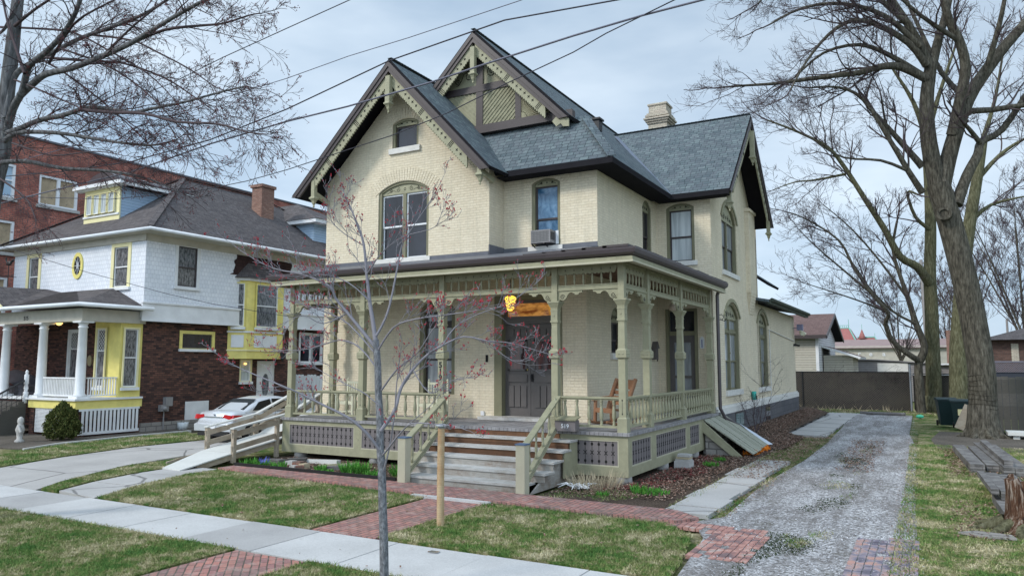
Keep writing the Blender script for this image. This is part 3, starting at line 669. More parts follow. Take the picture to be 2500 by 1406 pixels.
# ---- rakes, vergeboards and pendants
def gable_trim(pl, apex, eL, eR, d, pend=True, both=True, nseg=3, stop=0):
    ua, va = apex
    for s, (ue, ve) in ((-1, eL), (1, eR)):
        if not both and s == -1: continue
        c = abs(ue-ua)/math.hypot(ue-ua, ve-va)
        def band(o0, o1, t1, d0, d1, mat, name, t0=0):
            P = lambda t, o: (ua+(ue-ua)*t, va+(ve-va)*t-o/c)
            LV = lambda o: 1-(o/c)/abs(va-ve); m = MB(); m.prism(pl, [P(t0, o0), P(LV(o0), o0), P(LV(o1), o1), P(t0, o1)], d0, d1); return m.build(name, mat, H)
        band(.02, .13, 1, d+.05, d-.02, BROWN, 'rake_moulding'); band(.10, .235, 1, d+.02, d-.05, BROWN, 'rake_board')
        P = lambda t, o: (ua+(ue-ua)*t, va+(ve-va)*t-o/c)
        L = math.hypot(ue-ua, ve-va); te = 1-(.5/c)/abs(va-ve)-.02
        # sage vergeboard with toothed lower edge
        pts = [P(.015, .225), P(te, .225)]; n = int(L*te/.09)
        for i in range(n, 0, -1):
            t = .015+(te-.015)*i/n; pts.append(P(t, .46)); pts.append(P(t-(te-.015)*.5/n, .50))
        pts.append(P(.015, .46))
        m = MB(); m.prism(pl, pts, d-.03, d-.075); m.cm = 1; tx = Vector((ue-ua, ve-va)).normalized(); nx = Vector((-tx.y, tx.x))
        def cut(t, o, ax, ln, w=.020):
            c0 = Vector(P(t, o)); a_ = ax*ln/2; b_ = Vector((-ax.y, ax.x))*w/2
            m.prism(pl, [tuple(c0-a_-b_), tuple(c0+a_-b_), tuple(c0+a_+b_), tuple(c0-a_+b_)], d-.035, d-.024)
        g = 0; k = 0; t = .10
        while t < te-.05:
            if k % 8 in (6, 7): 
                if k % 8 == 6:
                    for e in (-.05, 0, .05): cut(t+(e+.08)/L, .35, nx, .2)
            else: cut(t, .34, tx, .09); cut(t, .34, nx, .09)
            t += .19/L*1.0; k += 1
        m.build('vergeboard', [TRIM, BLACKC], H)
def pendant(pl, u, v0, v1, d, w=.13, name='pendant_bracket'):
    m = MB(); m.pbox(pl, u-w/2, v1+.2, d-w/2, u+w/2, v0, d+w/2); c = pl.p(u, v1, d)
    m.lathe(c+Vector((0, 0, .0)), [(.012, -.10), (.035, -.07), (.02, -.03), (.06, .03), (.07, .08), (.10, .13), (.155, .17), (.155, .20), (.11, .24)], 4, False)
    m.build(name, TRIM, H)
FG = FY(17.08)
gable_trim(FG, (-13.74, 11.66), (-17.57, 7.88), (-10.20, 7.91), 0)
pendant(FG, -13.70, 11.15, 10.12, .03, .16, 'king_post'); pendant(FG, -16.70, 8.35, 7.6, -.08); pendant(FG, -10.56, 8.25, 7.6, -.08)
for s in (-1, 1): m = MB(); m.beam(FG.p(-13.7, 10.55, -.1), FG.p(-13.7+s*.55, 11.0, -.1), .07, .1); m.build('gable_brace', TRIM, H)
for u in (-16.7, -10.56): m = MB(); m.beam(FG.p(u, 7.95, -.1), (u, Y0, 7.75), .1, .14); m.build('gable_brace', TRIM, H)
MG = FY(18.98)
gable_trim(MG, (-11.96, 12.92), (-15.2, 9.66), (-8.70, 9.66), 0); pendant(MG, -11.93, 12.4, 11.35, .03, .15, 'king_post')
WG = FX(-5.20)
gable_trim(WG, (26.96, 11.46), (23.2, 7.98), (30.7, 7.98), 0); pendant(WG, 26.96, 10.9, 9.75, .03, .15, 'king_post'); pendant(WG, 23.62, 8.3, 7.5, -.08); pendant(WG, 30.2, 8.3, 7.5, -.08)
# scroll at the end of the gablet vergeboard
m = MB(); m.prism(MG, [(-9.25, 9.62), (-9.12, 9.45), (-8.98, 9.52), (-8.9, 9.42), (-8.72, 9.40), (-8.72, 9.62), (-9.0, 9.86)], -.03, -.075); m.build('verge_scroll', TRIM, H)
# ---- half-timbered gablet
GB = FY(19.42)
m = MB(); m.prism(GB, [(-15.15, 9.75), (-8.75, 9.75), (-11.96, 12.85)], 0, -.1); gp = m.build('gablet_panel', TRIM, H)
m = MB()
m.pbox(GB, -15.2, 9.72, 0, -8.7, 9.95, .20); m.pbox(GB, -15.2, 9.95, 0, -8.75, 10.0, .14)
m.pbox(GB, -12.08, 9.95, 0, -11.84, 12.7, .05)
for u in (-13.45, -10.68): m.pbox(GB, u, 10.0, 0, u+.2, 11.15, .045)
m.pbox(GB, -13.6, 11.12, 0, -10.3, 11.34, .06); m.build('timber_frame', BROWN, H)
def clip(poly, strip):
    out = poly
    n = len(strip)
    for i in range(n):
        a, b = Vector(strip[i]), Vector(strip[(i+1) % n]); inp = out; out = []
        for k in range(len(inp)):
            p, q = Vector(inp[k]), Vector(inp[(k+1) % len(inp)])
            sp = (b-a).cross(p-a) if False else (b.x-a.x)*(p.y-a.y)-(b.y-a.y)*(p.x-a.x); sq = (b.x-a.x)*(q.y-a.y)-(b.y-a.y)*(q.x-a.x)
            if sp >= 0: out.append(tuple(p))
            if sp*sq < 0: out.append(tuple(p+(q-p)*(sp/(sp-sq))))
        if len(out) < 3: return []
    return out
def ribs(poly, ang, step=.105, w=.06, d=.022):
    t = Vector((math.cos(ang), math.sin(ang))); n = Vector((-t.y, t.x)); cs = [Vector(p).dot(n) for p in poly]; k = min(cs)
    mid = sum((Vector(p) for p in poly), Vector((0, 0)))/len(poly); mt = mid.dot(t)
    while k < max(cs):
        s0 = t*(mt-4)+n*k; s1 = t*(mt+4)+n*k
        q = clip(poly, [tuple(s0), tuple(s1), tuple(s1+n*w), tuple(s0+n*w)])
        if q: m.prism(GB, q, 0, d)
        k += step
m = MB(); ribs([(-11.84, 10.0), (-10.68, 10.0), (-10.68, 11.12), (-11.84, 11.12)], R(45)); ribs([(-13.25, 10.0), (-12.08, 10.0), (-12.08, 11.12), (-13.25, 11.12)], R(135))
for k in range(13):
    a = R(2+k*7.2); r1 = 1.5 if a < .2 else min(1.5, (1.0-.0)/(math.sin(a)*.9+math.cos(a)*.62+.02)*.98)
    c0 = Vector((-10.46, 10.02)); e = Vector((math.cos(a), math.sin(a))); f = Vector((-e.y, e.x))
    q = clip([(-10.46, 10.02), (-9.05, 10.02), (-10.46, 11.28)], [tuple(c0+e*.2-f*.012), tuple(c0+e*1.6-f*.05), tuple(c0+e*1.6+f*.05), tuple(c0+e*.2+f*.012)])
    if q: m.prism(GB, q, 0, .035)
m.prism(GB, [(-10.46, 10.02)]+[(-10.46+.18*math.cos(R(t)), 10.02+.18*math.sin(R(t))) for t in range(0, 91, 15)], 0, .05)
m.build('ribbed_panel', SAGEW, gp)
m = MB()
for s in (-1, 1):
    m.tube(spiral(GB, -11.96+s*.42, 11.72, .17, 1.6, .012, math.pi*.6, s, 24), .011, 4); m.tube(spiral(GB, -11.96+s*.85, 11.58, .12, 1.5, .012, -math.pi*.6, -s, 20), .010, 4)
    m.tube([GB.p(-11.96+s*.42, 11.9, .012), GB.p(-11.96+s*.62, 11.8, .012), GB.p(-11.96+s*.7, 11.6, .012), GB.p(-11.96+s*.85, 11.46, .012)], .009, 4)
m.build('scroll_carving', BLACKC, gp)
# eaves moulding, main and wing
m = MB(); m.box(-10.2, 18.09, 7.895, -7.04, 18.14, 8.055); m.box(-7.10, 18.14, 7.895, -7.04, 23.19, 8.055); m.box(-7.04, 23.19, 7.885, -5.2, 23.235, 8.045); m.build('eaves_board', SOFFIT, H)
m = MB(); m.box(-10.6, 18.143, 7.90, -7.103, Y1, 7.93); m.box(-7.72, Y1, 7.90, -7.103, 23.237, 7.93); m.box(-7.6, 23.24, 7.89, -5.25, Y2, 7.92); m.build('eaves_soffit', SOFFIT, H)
# rear extension roof
m = MB(); m.slab([(-5.35, 29.9, 5.10), (-5.35, 40.5, 5.16), (-11.2, 40.5, 6.3), (-11.2, 29.9, 6.3)], .10); m.build('extension_roof', ROOF, H)
m = MB(); m.box(-5.30, 30.2, 4.95, -5.45, 40.6, 5.12); m.tube([(-5.26, 30.3, 5.1), (-5.26, 40.6, 5.12)], .08, 8); m.build('rusty_gutter', paint('rusty_gutter_paint', (.07, .085, .065), .7, .4, 4, chip=(.12, .06, .04)), H)
m = MB(); rslab(m, [(-5.5, 31.2, 5.85), (-5.5, 33.5, 5.85), (-8.5, 33.5, 8.0), (-8.5, 31.2, 8.0)]); m.build('back_roof', [ROOF, SOFFIT], H)
# ---------------------------------------------------------------- PORCH
DK = 1.11; XP0, XP1, YP = -16.1, -5.8, 15.59
m = MB(); m.box(XP0-.03, YP-.05, DK-.07, XP1+.05, Y0, DK); m.box(XS, Y0, DK-.07, XP1+.05, Y2, DK); m.box(XP0-.03, Y0, DK-.07, XS, Y0+.01, DK); m.build('porch_deck', DECK, H)
def skirt(pl, u0, u1, gaps, z0=.16, z1=DK-.07):
    """sage frame with grey pierced panels; gaps = panel extents"""
    m = MB(); m.pbox(pl, u0, z0, -.04, u1, z0+.21, 0); m.pbox(pl, u0, z1-.10, -.04, u1, z1, 0)
    e = [u0]+[x for g in gaps for x in g]+[u1]
    for i in range(0, len(e), 2): m.pbox(pl, e[i], z0+.21, -.04, e[i+1], z1-.10, 0)
    m.build('porch_skirt', TRIM, H)
    for a, b in gaps:
        m = MB(); m.pbox(pl, a, z0+.21, -.05, b, z1-.10, -.025); p = m.build('pierced_panel', GREYP, H)
        m = MB()
        for q in ((a, z0+.21, a+.025, z1-.1), (b-.025, z0+.21, b, z1-.1), (a+.025, z0+.21, b-.025, z0+.235), (a+.025, z1-.125, b-.025, z1-.1)): m.pbox(pl, q[0], q[1], -.025, q[2], q[3], -.005)
        m.build('panel_bead', NEWEL, p)
        m = MB(); n = max(3, int((b-a-.12)/.158)); st = (b-a-.12)/n; zc = (z0+.21+z1-.1)/2; hz = (z1-.1-z0-.21)/2-.10
        for k in range(n):
            u = a+.06+st*(k+.5); m.pbox(pl, u-.006, zc-hz-.08, -.026, u+.006, zc+hz+.08, -.0225)
            for s in (-1, 1):
                m.prism(pl, [(u+.030*math.cos(i*math.pi/5), zc+s*hz+.036*math.sin(i*math.pi/5)) for i in range(10)], -.026, -.0215)
                c0 = Vector((u, zc)); t = Vector((.04, s*.045)); w_ = Vector((-t.y, t.x)).normalized()*.007
                m.prism(pl, [tuple(c0-t-w_), tuple(c0+t-w_), tuple(c0+t+w_), tuple(c0-t+w_)], -.026, -.022)
        m.build('piercing', BLACKC, p)
FP, XPp = FY(YP), FX(XP1)
skirt(FP, XP0, -10.45, [(-15.88, -13.50), (-13.27, -10.75)]); skirt(FP, -7.75, XP1-.04, [(-7.46, -6.02)]); skirt(XPp, YP, 21.9, [(15.83, 17.17), (17.50, 20.06), (20.40, 21.4)])
skirt(FX(XP0), YP, 15.9, [], )
for (x, y) in ((-5.98, 15.78), (-5.98, 18.4), (-5.98, 21.2), (-7.6, 15.8), (-15.6, 15.8), (-12.9, 15.8)):
    m = MB(); m.lathe((x, y, 0), [(.19, -.05), (.18, .2), (.17, .3)], 16); m.build('porch_pier', CONCB, H)
# posts
POSTS = [(-16.0, 15.75), (-13.38, 15.75), (-10.79, 15.75), (-7.6, 15.75), (-5.95, 15.75), (-5.95, 17.38), (-5.95, 20.16), (-5.95, 23.3), (-16.0, 17.45)]
def sq(mb, z0, z1, w0, w1=None, ch=0):
    w1 = w0 if w1 is None else w1
    v = [(a*w/2, b*w/2, z) for z, w in ((z0, w0), (z1, w1)) for a, b in ((-1, -1), (1, -1), (1, 1), (-1, 1))]
    mb.add(v, [(3, 2, 1, 0), (4, 5, 6, 7), (0, 1, 5, 4), (1, 2, 6, 5), (2, 3, 7, 6), (3, 0, 4, 7)])
m = MB()
sq(m, 0, .30, .31); sq(m, .30, .33, .31, .23); sq(m, .33, 1.60, .225); sq(m, 1.60, 1.64, .225, .31); sq(m, 1.64, 1.80, .34); sq(m, 1.80, 1.84, .31, .23)
sq(m, 1.84, 2.40, .225, .20); sq(m, 2.40, 2.46, .20, .23); sq(m, 2.46, 2.50, .27); sq(m, 2.50, 2.72, .235); sq(m, 2.72, 2.75, .26); sq(m, 2.75, 2.80, .235, .25); sq(m, 2.80, 2.91, .25, .40); sq(m, 2.91, 2.95, .42); sq(m, 2.95, 3.85, .20)
PM = None
def knobs(mb):
    for s in (-1, 1):
        for e in (-1, 1):
            for z, o in ((1.72, .06), (2.61, .0)):
                w = .17 if z < 2 else .1175
                if o or e > 0:
                    mb.lathe((e*o, s*w, z), [(.002, -.022), (.018, -.012), (.022, 0), (.018, .012), (.002, .022)], 6)
                    mb.lathe((s*w, e*o, z), [(.002, -.022), (.018, -.012), (.022, 0), (.018, .012), (.002, .022)], 6)
        mb.box(-.006, s*.1125-.003, .42, .006, s*.1125+.003, .72) if False else None
knobs(m); kb = MB()
sl_ = MB()
for s in (-1, 1):
    sl_.box(-.006, s*.1125-.002, .40, .006, s*.1125+.003, .70); sl_.box(s*.1125-.002, -.006, .40, s*.1125+.003, .006, .70)
    for z in (.40, .70): sl_.box(-.018, s*.1125-.002, z-.018, .018, s*.1125+.004, z+.018); sl_.box(s*.1125-.002, -.018, z-.018, s*.1125+.004, .018, z+.018)
for q_ in (m, sl_): q_.v = [(x*.72, y*.72, z) for x, y, z in q_.v]
base_post = m.build('porch_post', TRIM, None); sl_o = sl_.build('grooves', BLACKC, None)
def place(o, par, loc, name=None):
    o.parent = par; b = WL.get(par, Vector((0, 0, 0))); o.location = Vector(loc)-b; return o
for i, (x, y) in enumerate(POSTS):
    o = base_post if i == 0 else base_post.copy(); g = sl_o if i == 0 else sl_o.copy()
    if i: COL.objects.link(o); COL.objects.link(g)
    place(o, H, (x, y, DK)); WL[o] = Vector((x, y, DK)); g.parent = o
# balusters
def baluster():
    m = MB(); m.lathe((0, 0, 0), [(r_*1.3, z_) for r_, z_ in [(.028, 0), (.028, .05), (.018, .06), (.030, .09), (.016, .115), (.020, .13), (.036, .20), (.034, .28), (.022, .42), (.016, .47), (.026, .485), (.026, .50), (.018, .51), (.028, .52), (.028, .60)]], 8)
    return m.build('baluster', TRIM, None)
BAL = baluster()
def spindle():
    m = MB(); m.lathe((0, 0, 0), [(.012, 0), (.018, .03), (.026, .10), (.030, .14), (.026, .18), (.018, .25), (.012, .28)], 8); return m.build('spindle', TRIM, None)
SPI = spindle(); used = {'b': False, 's': False}
def put(o0, key, par, loc):
    o = o0 if not used[key] else o0.copy()
    if used[key]: COL.objects.link(o)
    used[key] = True; place(o, par, loc)
def rail(a, b, n):
    a = Vector((*a, 0)); b = Vector((*b, 0)); t = (b-a).normalized(); a += t*.08; b -= t*.08
    m = MB(); m.beam(a+Vector((0, 0, DK+.745)), b+Vector((0, 0, DK+.745)), .13, .04); m.beam(a+Vector((0, 0, DK+.71)), b+Vector((0, 0, DK+.71)), .07, .04); m.beam(a+Vector((0, 0, DK+.11)), b+Vector((0, 0, DK+.11)), .11, .05)
    r = m.build('railing', TRIM, H)
    for k in range(n): p = a+(b-a)*((k+.5)/n); put(BAL, 'b', r, (p.x, p.y, DK+.12))
rail(POSTS[0], POSTS[1], 8); rail(POSTS[1], POSTS[2], 8); rail(POSTS[3], POSTS[4], 5); rail(POSTS[4], POSTS[5], 6); rail(POSTS[5], POSTS[6], 11); rail(POSTS[6], POSTS[7], 12)
# frieze with spindles and scroll brackets
def bracket_pts(s):
    P = [(0, 0), (.62, 0), (.62, -.05), (.55, -.06), (.52, -.10), (.44, -.10), (.42, -.07), (.36, -.04), (.30, -.05), (.25, -.10), (.22, -.17), (.16, -.22), (.09, -.22), (.05, -.19), (.04, -.24), (0, -.27)]
    return [(s*u, v) for u, v in P]
def frieze(a, b, n, ba=True, bb=True, k=1.0):
    a = Vector((*a, 0)); b = Vector((*b, 0)); t = (b-a).normalized(); L = (b-a).length; nrm = Vector((t.y, -t.x, 0))
    pl = Pl(a, t, nrm)
    m = MB(); m.pbox(pl, .07, 4.30, -.04, L-.07, 4.34, .05); m.pbox(pl, .07, 4.34, -.03, L-.07, 4.40, .03); m.pbox(pl, .07, 4.40, -.04, L-.07, 4.42, .045)
    st = (L-.3)/n; pts = [(.07, 4.88), (L-.07, 4.88)]
    for i in range(n, 0, -1):
        u = .15+st*i; pts += [(u, 4.69), (u-st*.2, 4.66), (u-st*.5, 4.70), (u-st*.8, 4.66)]
    pts.append((.07, 4.69)); m.prism(pl, pts, -.02, .015); m.pbox(pl, .1, 4.86, -.05, L-.1, 4.95, .05)
    f = m.build('porch_frieze', TRIM, H)
    for i in range(n):
        p = pl.p(.15+st*(i+.5), 4.42, 0); put(SPI, 's', f, p)
    m = MB()
    for i in range(n):
        u = .15+st*(i+.5); m.prism(pl, [(u+.014*math.cos(q), 4.76+.014*math.sin(q)) for q in [j*math.pi/3 for j in range(6)]], .0, .018); m.pbox(pl, u-.005, 4.76, 0, u+.005, 4.80, .017)
    m.build('frieze_piercing', BLACKC, f)
    for on, u, s in ((ba, .07, 1), (bb, L-.07, -1)):
        if not on: continue
        m = MB(); kk = min(k, (L-.2)/1.35); m.prism(pl, [(u+q[0]*kk, 4.30+q[1]) for q in bracket_pts(s)], -.025, .025); br = m.build('scroll_bracket', TRIM, H)
        m = MB(); m.tube(spiral(pl, u+s*.125*kk, 4.155, .062*min(1, kk+.2), 1.6, .027, 0, s, 22), .006, 4); m.build('scroll_groove', BLACKC, br)
frieze(POSTS[0], POSTS[1], 9); frieze(POSTS[1], POSTS[2], 9); frieze(POSTS[2], POSTS[3], 13); frieze(POSTS[3], POSTS[4], 6); frieze(POSTS[4], POSTS[5], 6); frieze(POSTS[5], POSTS[6], 9); frieze(POSTS[6], POSTS[7], 10); frieze(POSTS[8], POSTS[0], 6, False, True)
# cornice, gutter, porch roof and ceiling
GX0, GX1, GY0, GY1 = -16.55, -5.42, 15.18, 23.75
def lring(z0, z1, e0, e1, mat, name):
    """L of cornice boards along front, driveway side and left end; e = inward offsets of outer and inner faces"""
    m = MB(); x0, x1, y0 = GX0+e0, GX1-e0, GY0+e0; X0, X1, Yy = GX0+e1, GX1-e1, GY0+e1
    for P in ([(x0, y0), (x1, y0), (X1, Yy), (X0, Yy)], [(x1, y0), (x1, GY1), (X1, GY1), (X1, Yy)], [(x0, 17.84), (x0, y0), (X0, Yy), (X0, 17.84)]): m.prism(GZ, P, z0, z1)
    return m.build(name, mat, H)
lring(4.84, 4.985, .10, .16, TRIM, 'cornice_board'); lring(4.82, 4.86, .08, .22, NEWEL, 'cornice_bead')
m = MB()   # sloping crown and gutter
def gut_profile():
    return [(.10, 4.97), (.02, 5.02), (0, 5.10), (0, 5.13), (.04, 5.13), (.05, 5.06), (.14, 5.0)]
pr = gut_profile()
for i in range(len(pr)-1):
    (e0, z0), (e1, z1) = pr[i], pr[i+1]
    A = [(GX0+e0, 17.84, z0), (GX0+e0, GY0+e0, z0), (GX1-e0, GY0+e0, z0), (GX1-e0, GY1, z0)]; B = [(GX0+e1, 17.84, z1), (GX0+e1, GY0+e1, z1), (GX1-e1, GY0+e1, z1), (GX1-e1, GY1, z1)]
    m.add(A+B, [(k, k+1, 5+k, 4+k) for k in range(3)])
m.add([(GX1, GY1, 5.13), (GX1-.1, GY1, 4.97), (GX1-.14, GY1, 5.0), (GX1-.05, GY1, 5.1)], [(0, 1, 2, 3)]); m.build('porch_gutter', GUT, H)
m = MB(); m.prism(GZ, [(GX0+.1, GY0+.1), (GX1-.1, GY0+.1), (GX1-.1, 23.72), (XS, 23.72), (XS, 17.84), (GX0+.1, 17.84)], 4.95, 4.97); m.build('porch_ceiling', boards('porch_ceiling_boards', (.13, .075, .05), (.17, .10, .065), (.05, .03, .02), 4, .1, .006), H)
m = MB(); zc0, zw = 5.10, 5.66
m.slab([(GX0+.04, GY0+.04, zc0), (GX1-.04, GY0+.04, zc0), (XS+.02, Y0, zw), (GX0+.04, Y0, zw)], .03)
m.slab([(GX1-.04, GY0+.04, zc0), (GX1-.04, 23.74, zc0), (XS, 23.74, zw), (XS, Y0-.02, zw)], .03); m.slab([(XW, Y0-.02, zw), (XS+.02, Y0-.02, zw), (XS+.02, Y1, zw+.14), (XW, Y1, zw+.14)], .03)
m.build('porch_roof', FLASH, H)
m = MB()   # ragged strips of roll roofing at the edge
for k in range(22):
    y = 15.3+k*.385; m.box(GX1-.30-rnd.random()*.1, y, 5.13, GX1-.02, y+.34, 5.155+rnd.random()*.02)
for k in range(5): m.box(-8.2+k*.5, 15.24, 5.12+.008*k, -7.6+k*.5, 15.7, 5.16+.012*k)
m.build('roof_edge_strips', BROWN, H)
m = MB(); m.box(XL-.02, Y0-.03, 5.62, XW+.02, Y0+.0, 5.76); m.box(XW, Y0-.03, 5.62, XW+.03, Y1, 5.95); m.box(XW, Y1-.03, 5.72, XS, Y1, 5.92); m.build('wall_flashing', FLASH, H)
# front steps
NO = [13.50, 13.95, 14.36, 14.80, 15.20]; zs = [.185, .37, .555, .74, .925]
SX0, SX1 = -10.35, -6.98
for i, (y, z) in enumerate(zip(NO, zs)):
    y1 = NO[i+1]+.03 if i < 4 else YP-.02; x1 = SX1-.25*(i == 0)
    m = MB(); m.box(SX0-(.05*i), y-.03, z-.045, x1, y1, z); m.build('stair_tread', TREAD, H)
    m = MB(); m.box(SX0+.02-(.05*i), y, z-.185, x1-.03, y+.03, z-.045); m.build('stair_riser', RISERB if i >= 3 else RISER, H)
m = MB(); m.box(SX0-.25, YP-.03, .925, SX1-.45, YP-.005, 1.04); m.build('stair_riser', RISERB, H)
for x in (SX0+.1, SX1-.15): m = MB(); m.prism(FX(x), [(13.55, 0), (15.55, 0), (15.55, .85)], -.02, .02); m.build('stair_stringer', RISER, H)
m = MB(); m.prism(FX(-7.02), [(14.9, .15), (YP, .15), (YP, .9), (15.2, .9), (15.2, .72), (14.9, .72)], -.02, .02); m.build('stair_cheek', TRIM, H)
for x in (-10.12, -7.19):
    m = MB(); m.box(x-.10, 13.24, 0, x+.10, 13.44, 1.0); nw = m.build('newel_post', NEWEL, H)
    m = MB(); m.box(x-.115, 13.225, 1.0, x+.115, 13.455, 1.025); m.build('newel_cap', paint('blue_grey_cap', (.10, .15, .24), .6), nw)
    xt = x-.42 if x < -8 else x-.30
    m = MB(); a, b = Vector((x, 13.4, .95)), Vector((xt, 15.62, 1.86)); m.beam(a, b, .14, .04); m.beam(a-Vector((0, 0, .05)), b-Vector((0, 0, .05)), .06, .06)
    a2, b2 = Vector((x, 13.44, .28)), Vector((xt, 15.58, 1.30)); m.beam(a2, b2, .10, .06); m.beam(a2-Vector((0, 0, .07)), b2-Vector((0, 0, .07)), .13, .04); sr = m.build('stair_railing', TRIM, H)
    for k in range(5):
        f = (k+.6)/5; p = a2.lerp(b2, f)
        m = MB(); m.lathe(p, [(.028, 0), (.028, .12), (.018, .13), (.032, .19), (.034, .25), (.02, .36), (.014, .40), (.026, .42), (.026, .62)], 8); m.build('baluster', TRIM, sr)
# downspout on the porch corner
m = MB(); m.tube([(-5.62, 23.45, 5.0), (-5.72, 23.50, 4.75), (-5.72, 23.50, 1.25), (-5.60, 23.6, .95), (-4.95, 25.0, .35)], .055, 8, False); m.build('downspout', GUT, H)
m = MB(); m.box(-10.9, Y0-.05, 1.2, -10.8, Y0, 1.32); m.build('outlet_cover', WHITE, H)
m = MB(); m.pbox(SX, 23.5, 2.7, 0, 23.56, 2.8, .02); m.build('door_switch', BLACKC, H)
# wall conduit and number plates
m = MB(); m.tube([(-5.88, 33.0, 1.3), (-5.88, 33.0, 4.05), (-5.88, 39.6, 3.75)], .02, 5); m.build('conduit', SILL, H)
m = MB()
pz = Pl((-10.79, 15.75-.081, 0), (1, 0, 0), (0, -1, 0))
for s_, z in (('5', 2.52), ('1', 2.36), ('9', 2.20)): text_mb(m, pz, s_, 0, z, .20, .002, .012, bold=.004)
for z in (2.64,): m.pbox(pz, -.02, z+.12, .0, .02, z+.14, .008)
m.build('house_number', DKIRON, H)
# ================================================================ GROUND
def sheet(name, pts, z, mat, th=.06, kind='structure', label=None, cat=None):
    m = MB(); m.prism(GZ, pts, z, z-th); o = m.build(name, mat); o['kind'] = kind
    if label: o['label'] = label
    return o
m = MB(); m.quad((-400, -60, -.06), (400, -60, -.06), (400, 600, -.06), (-400, 600, -.06)); tag(m.build('ground', SOIL), 'patchy turf and soil around the houses', kind='structure')
tag(sheet('road', [(-120, -8), (60, -8), (60, 3.2), (-120, 3.2)], -.045, concrete('asphalt', (.07, .07, .072), False), .01), 'asphalt street in front of the verge')
sheet('kerb', [(-120, 3.2), (60, 3.2), (60, 3.4), (-120, 3.4)], .03, WALKC, .12)
# sidewalk in separate flags
m = MB()
xs = [-60, -30, -24, -19.2] + [-17.6+1.52*i for i in range(14)] + [6, 12]
for i, (a, b) in enumerate(zip(xs, xs[1:])): m.cm = 1 if i in (5, 9, 14) else 0; m.box(a+.008, 7.66, -.08, b-.008, 9.07, -.005-.003*(i % 3))
sw = m.build('sidewalk', [WALKC, WALKC2]); tag(sw, 'pale concrete sidewalk running along the front lawn', kind='structure')
DRV = [(-17.3, 8.9), (-16.5, 9.12), (-17.23, 10.07), (-18.41, 12.33), (-18.85, 14.31), (-19.1, 17), (-19.1, 32), (-22.2, 32), (-22.1, 17.5), (-22.17, 15.2), (-21.55, 12.55), (-20.78, 10.57), (-20.9, 9.1), (-24, 9.08), (-24, 8.9)]
sheet('driveway', DRV, -.012, DRIVEC, .05, label='cracked concrete driveway where the silver car is parked')
sheet('drive_apron', [(-24, 3.4), (-17, 3.4), (-16.6, 7.65), (-22, 7.65)], -.016, DRIVEC, .05)
m = MB(); 
for a, b, c, d in (((-15.88, 9.25), (-14.45, 9.1), (-15.0, 10.35), (-16.4, 10.3)), ((-16.42, 10.34), (-15.02, 10.39), (-15.5, 11.9), (-16.76, 11.56)), ((-16.78, 11.6), (-15.5, 11.94), (-15.65, 13.0), (-16.9, 13.0))): m.prism(GZ, [a, b, c, d], .0, -.06)
tag(m.build('path', SLABC), 'old concrete slab path leading to the wheelchair ramp', kind='structure')
LAWN1 = [(-14.35, 9.12), (-8.78, 9.12), (-8.80, 12.28), (-15.45, 12.85), (-15.55, 12.1), (-15.0, 10.4)]
LAWN2 = [(-7.36, 9.12), (-2.9, 9.12), (-3.05, 10.2), (-3.3, 11.5), (-3.9, 12.2), (-7.36, 12.28)]
VERGE1 = [(-24, 3.45), (-8.72, 3.45), (-8.72, 7.60), (-24, 7.62)]
VERGE2 = [(-7.3, 3.45), (5, 3.45), (5, 7.6), (-7.3, 7.6)]
NB1 = [(-16.45, 9.2), (-15.95, 9.25), (-16.5, 10.3), (-16.85, 11.56), (-17.1, 14), (-18.3, 14), (-18.2, 12.3), (-17.1, 10.07)]
NB2 = [(-40, 9.15), (-20.95, 9.15), (-20.85, 10.6), (-21.6, 12.55), (-22.25, 15.2), (-22.15, 17.8), (-25.2, 19.5), (-25.2, 17.3), (-24.8, 14.3), (-24.3, 12.9), (-28, 12.0), (-40, 12)]
RIGHT = [(-.32, 9.1), (6, 9.1), (6, 33), (-.5, 33), (-.45, 26), (-.42, 18.9), (-.3, 13.5), (-.3, 10.7)]
for n, P, l in (('lawn', LAWN1, 'left front lawn'), ('lawn', LAWN2, 'right front lawn'), ('verge', VERGE1, 'street verge left of the brick strip'), ('verge', VERGE2, 'street verge right of the brick strip'), ('lawn', NB1, 'turf wedge beside the neighbour drive'), ('lawn', NB2, 'neighbour lawn'), ('lawn', RIGHT, 'lawn right of the gravel drive')):
    sheet(n, P, .012, SOIL, .08, label=l)
# red brick paving
sheet('path', [(-8.70, 9.10), (-7.42, 9.10), (-7.42, 12.25), (-8.70, 12.25)], .0, PAVEV, .05, label='red brick front walk up to the steps')
sheet('path', [(-15.5, 12.90), (-8.9, 12.34), (-3.75, 12.25), (-3.5, 12.7), (-4.0, 13.15), (-10.3, 13.36), (-15.5, 13.42)], .06, PAVEV, .10, label='red brick strip along the flower beds')
sheet('step_edge', [(-9.1, 12.22), (-7.3, 12.22), (-7.3, 12.33), (-9.1, 12.36)], .045, WALKC, .08, label='low concrete kerb of the front walk')
sheet('path', [(-8.66, 3.45), (-7.36, 3.45), (-7.36, 7.58), (-8.66, 7.58)], .0, PAVEH, .05, label='red brick strip crossing the verge')
# gravel driveway
sheet('driveway', [(-3.3, 3.4), (-.1, 3.4), (-.25, 10.7), (-.28, 13.5), (-.42, 19), (-.45, 26), (-.8, 32), (-.9, 43.5), (-3.6, 43.5), (-3.3, 34), (-3.1, 27), (-3.1, 22), (-3.3, 17), (-3.2, 13.2), (-3.55, 12.6), (-3.1, 11.5), (-2.85, 9.3)], .006, GRAVEL, .04, label='pale gravel driveway beside the house')
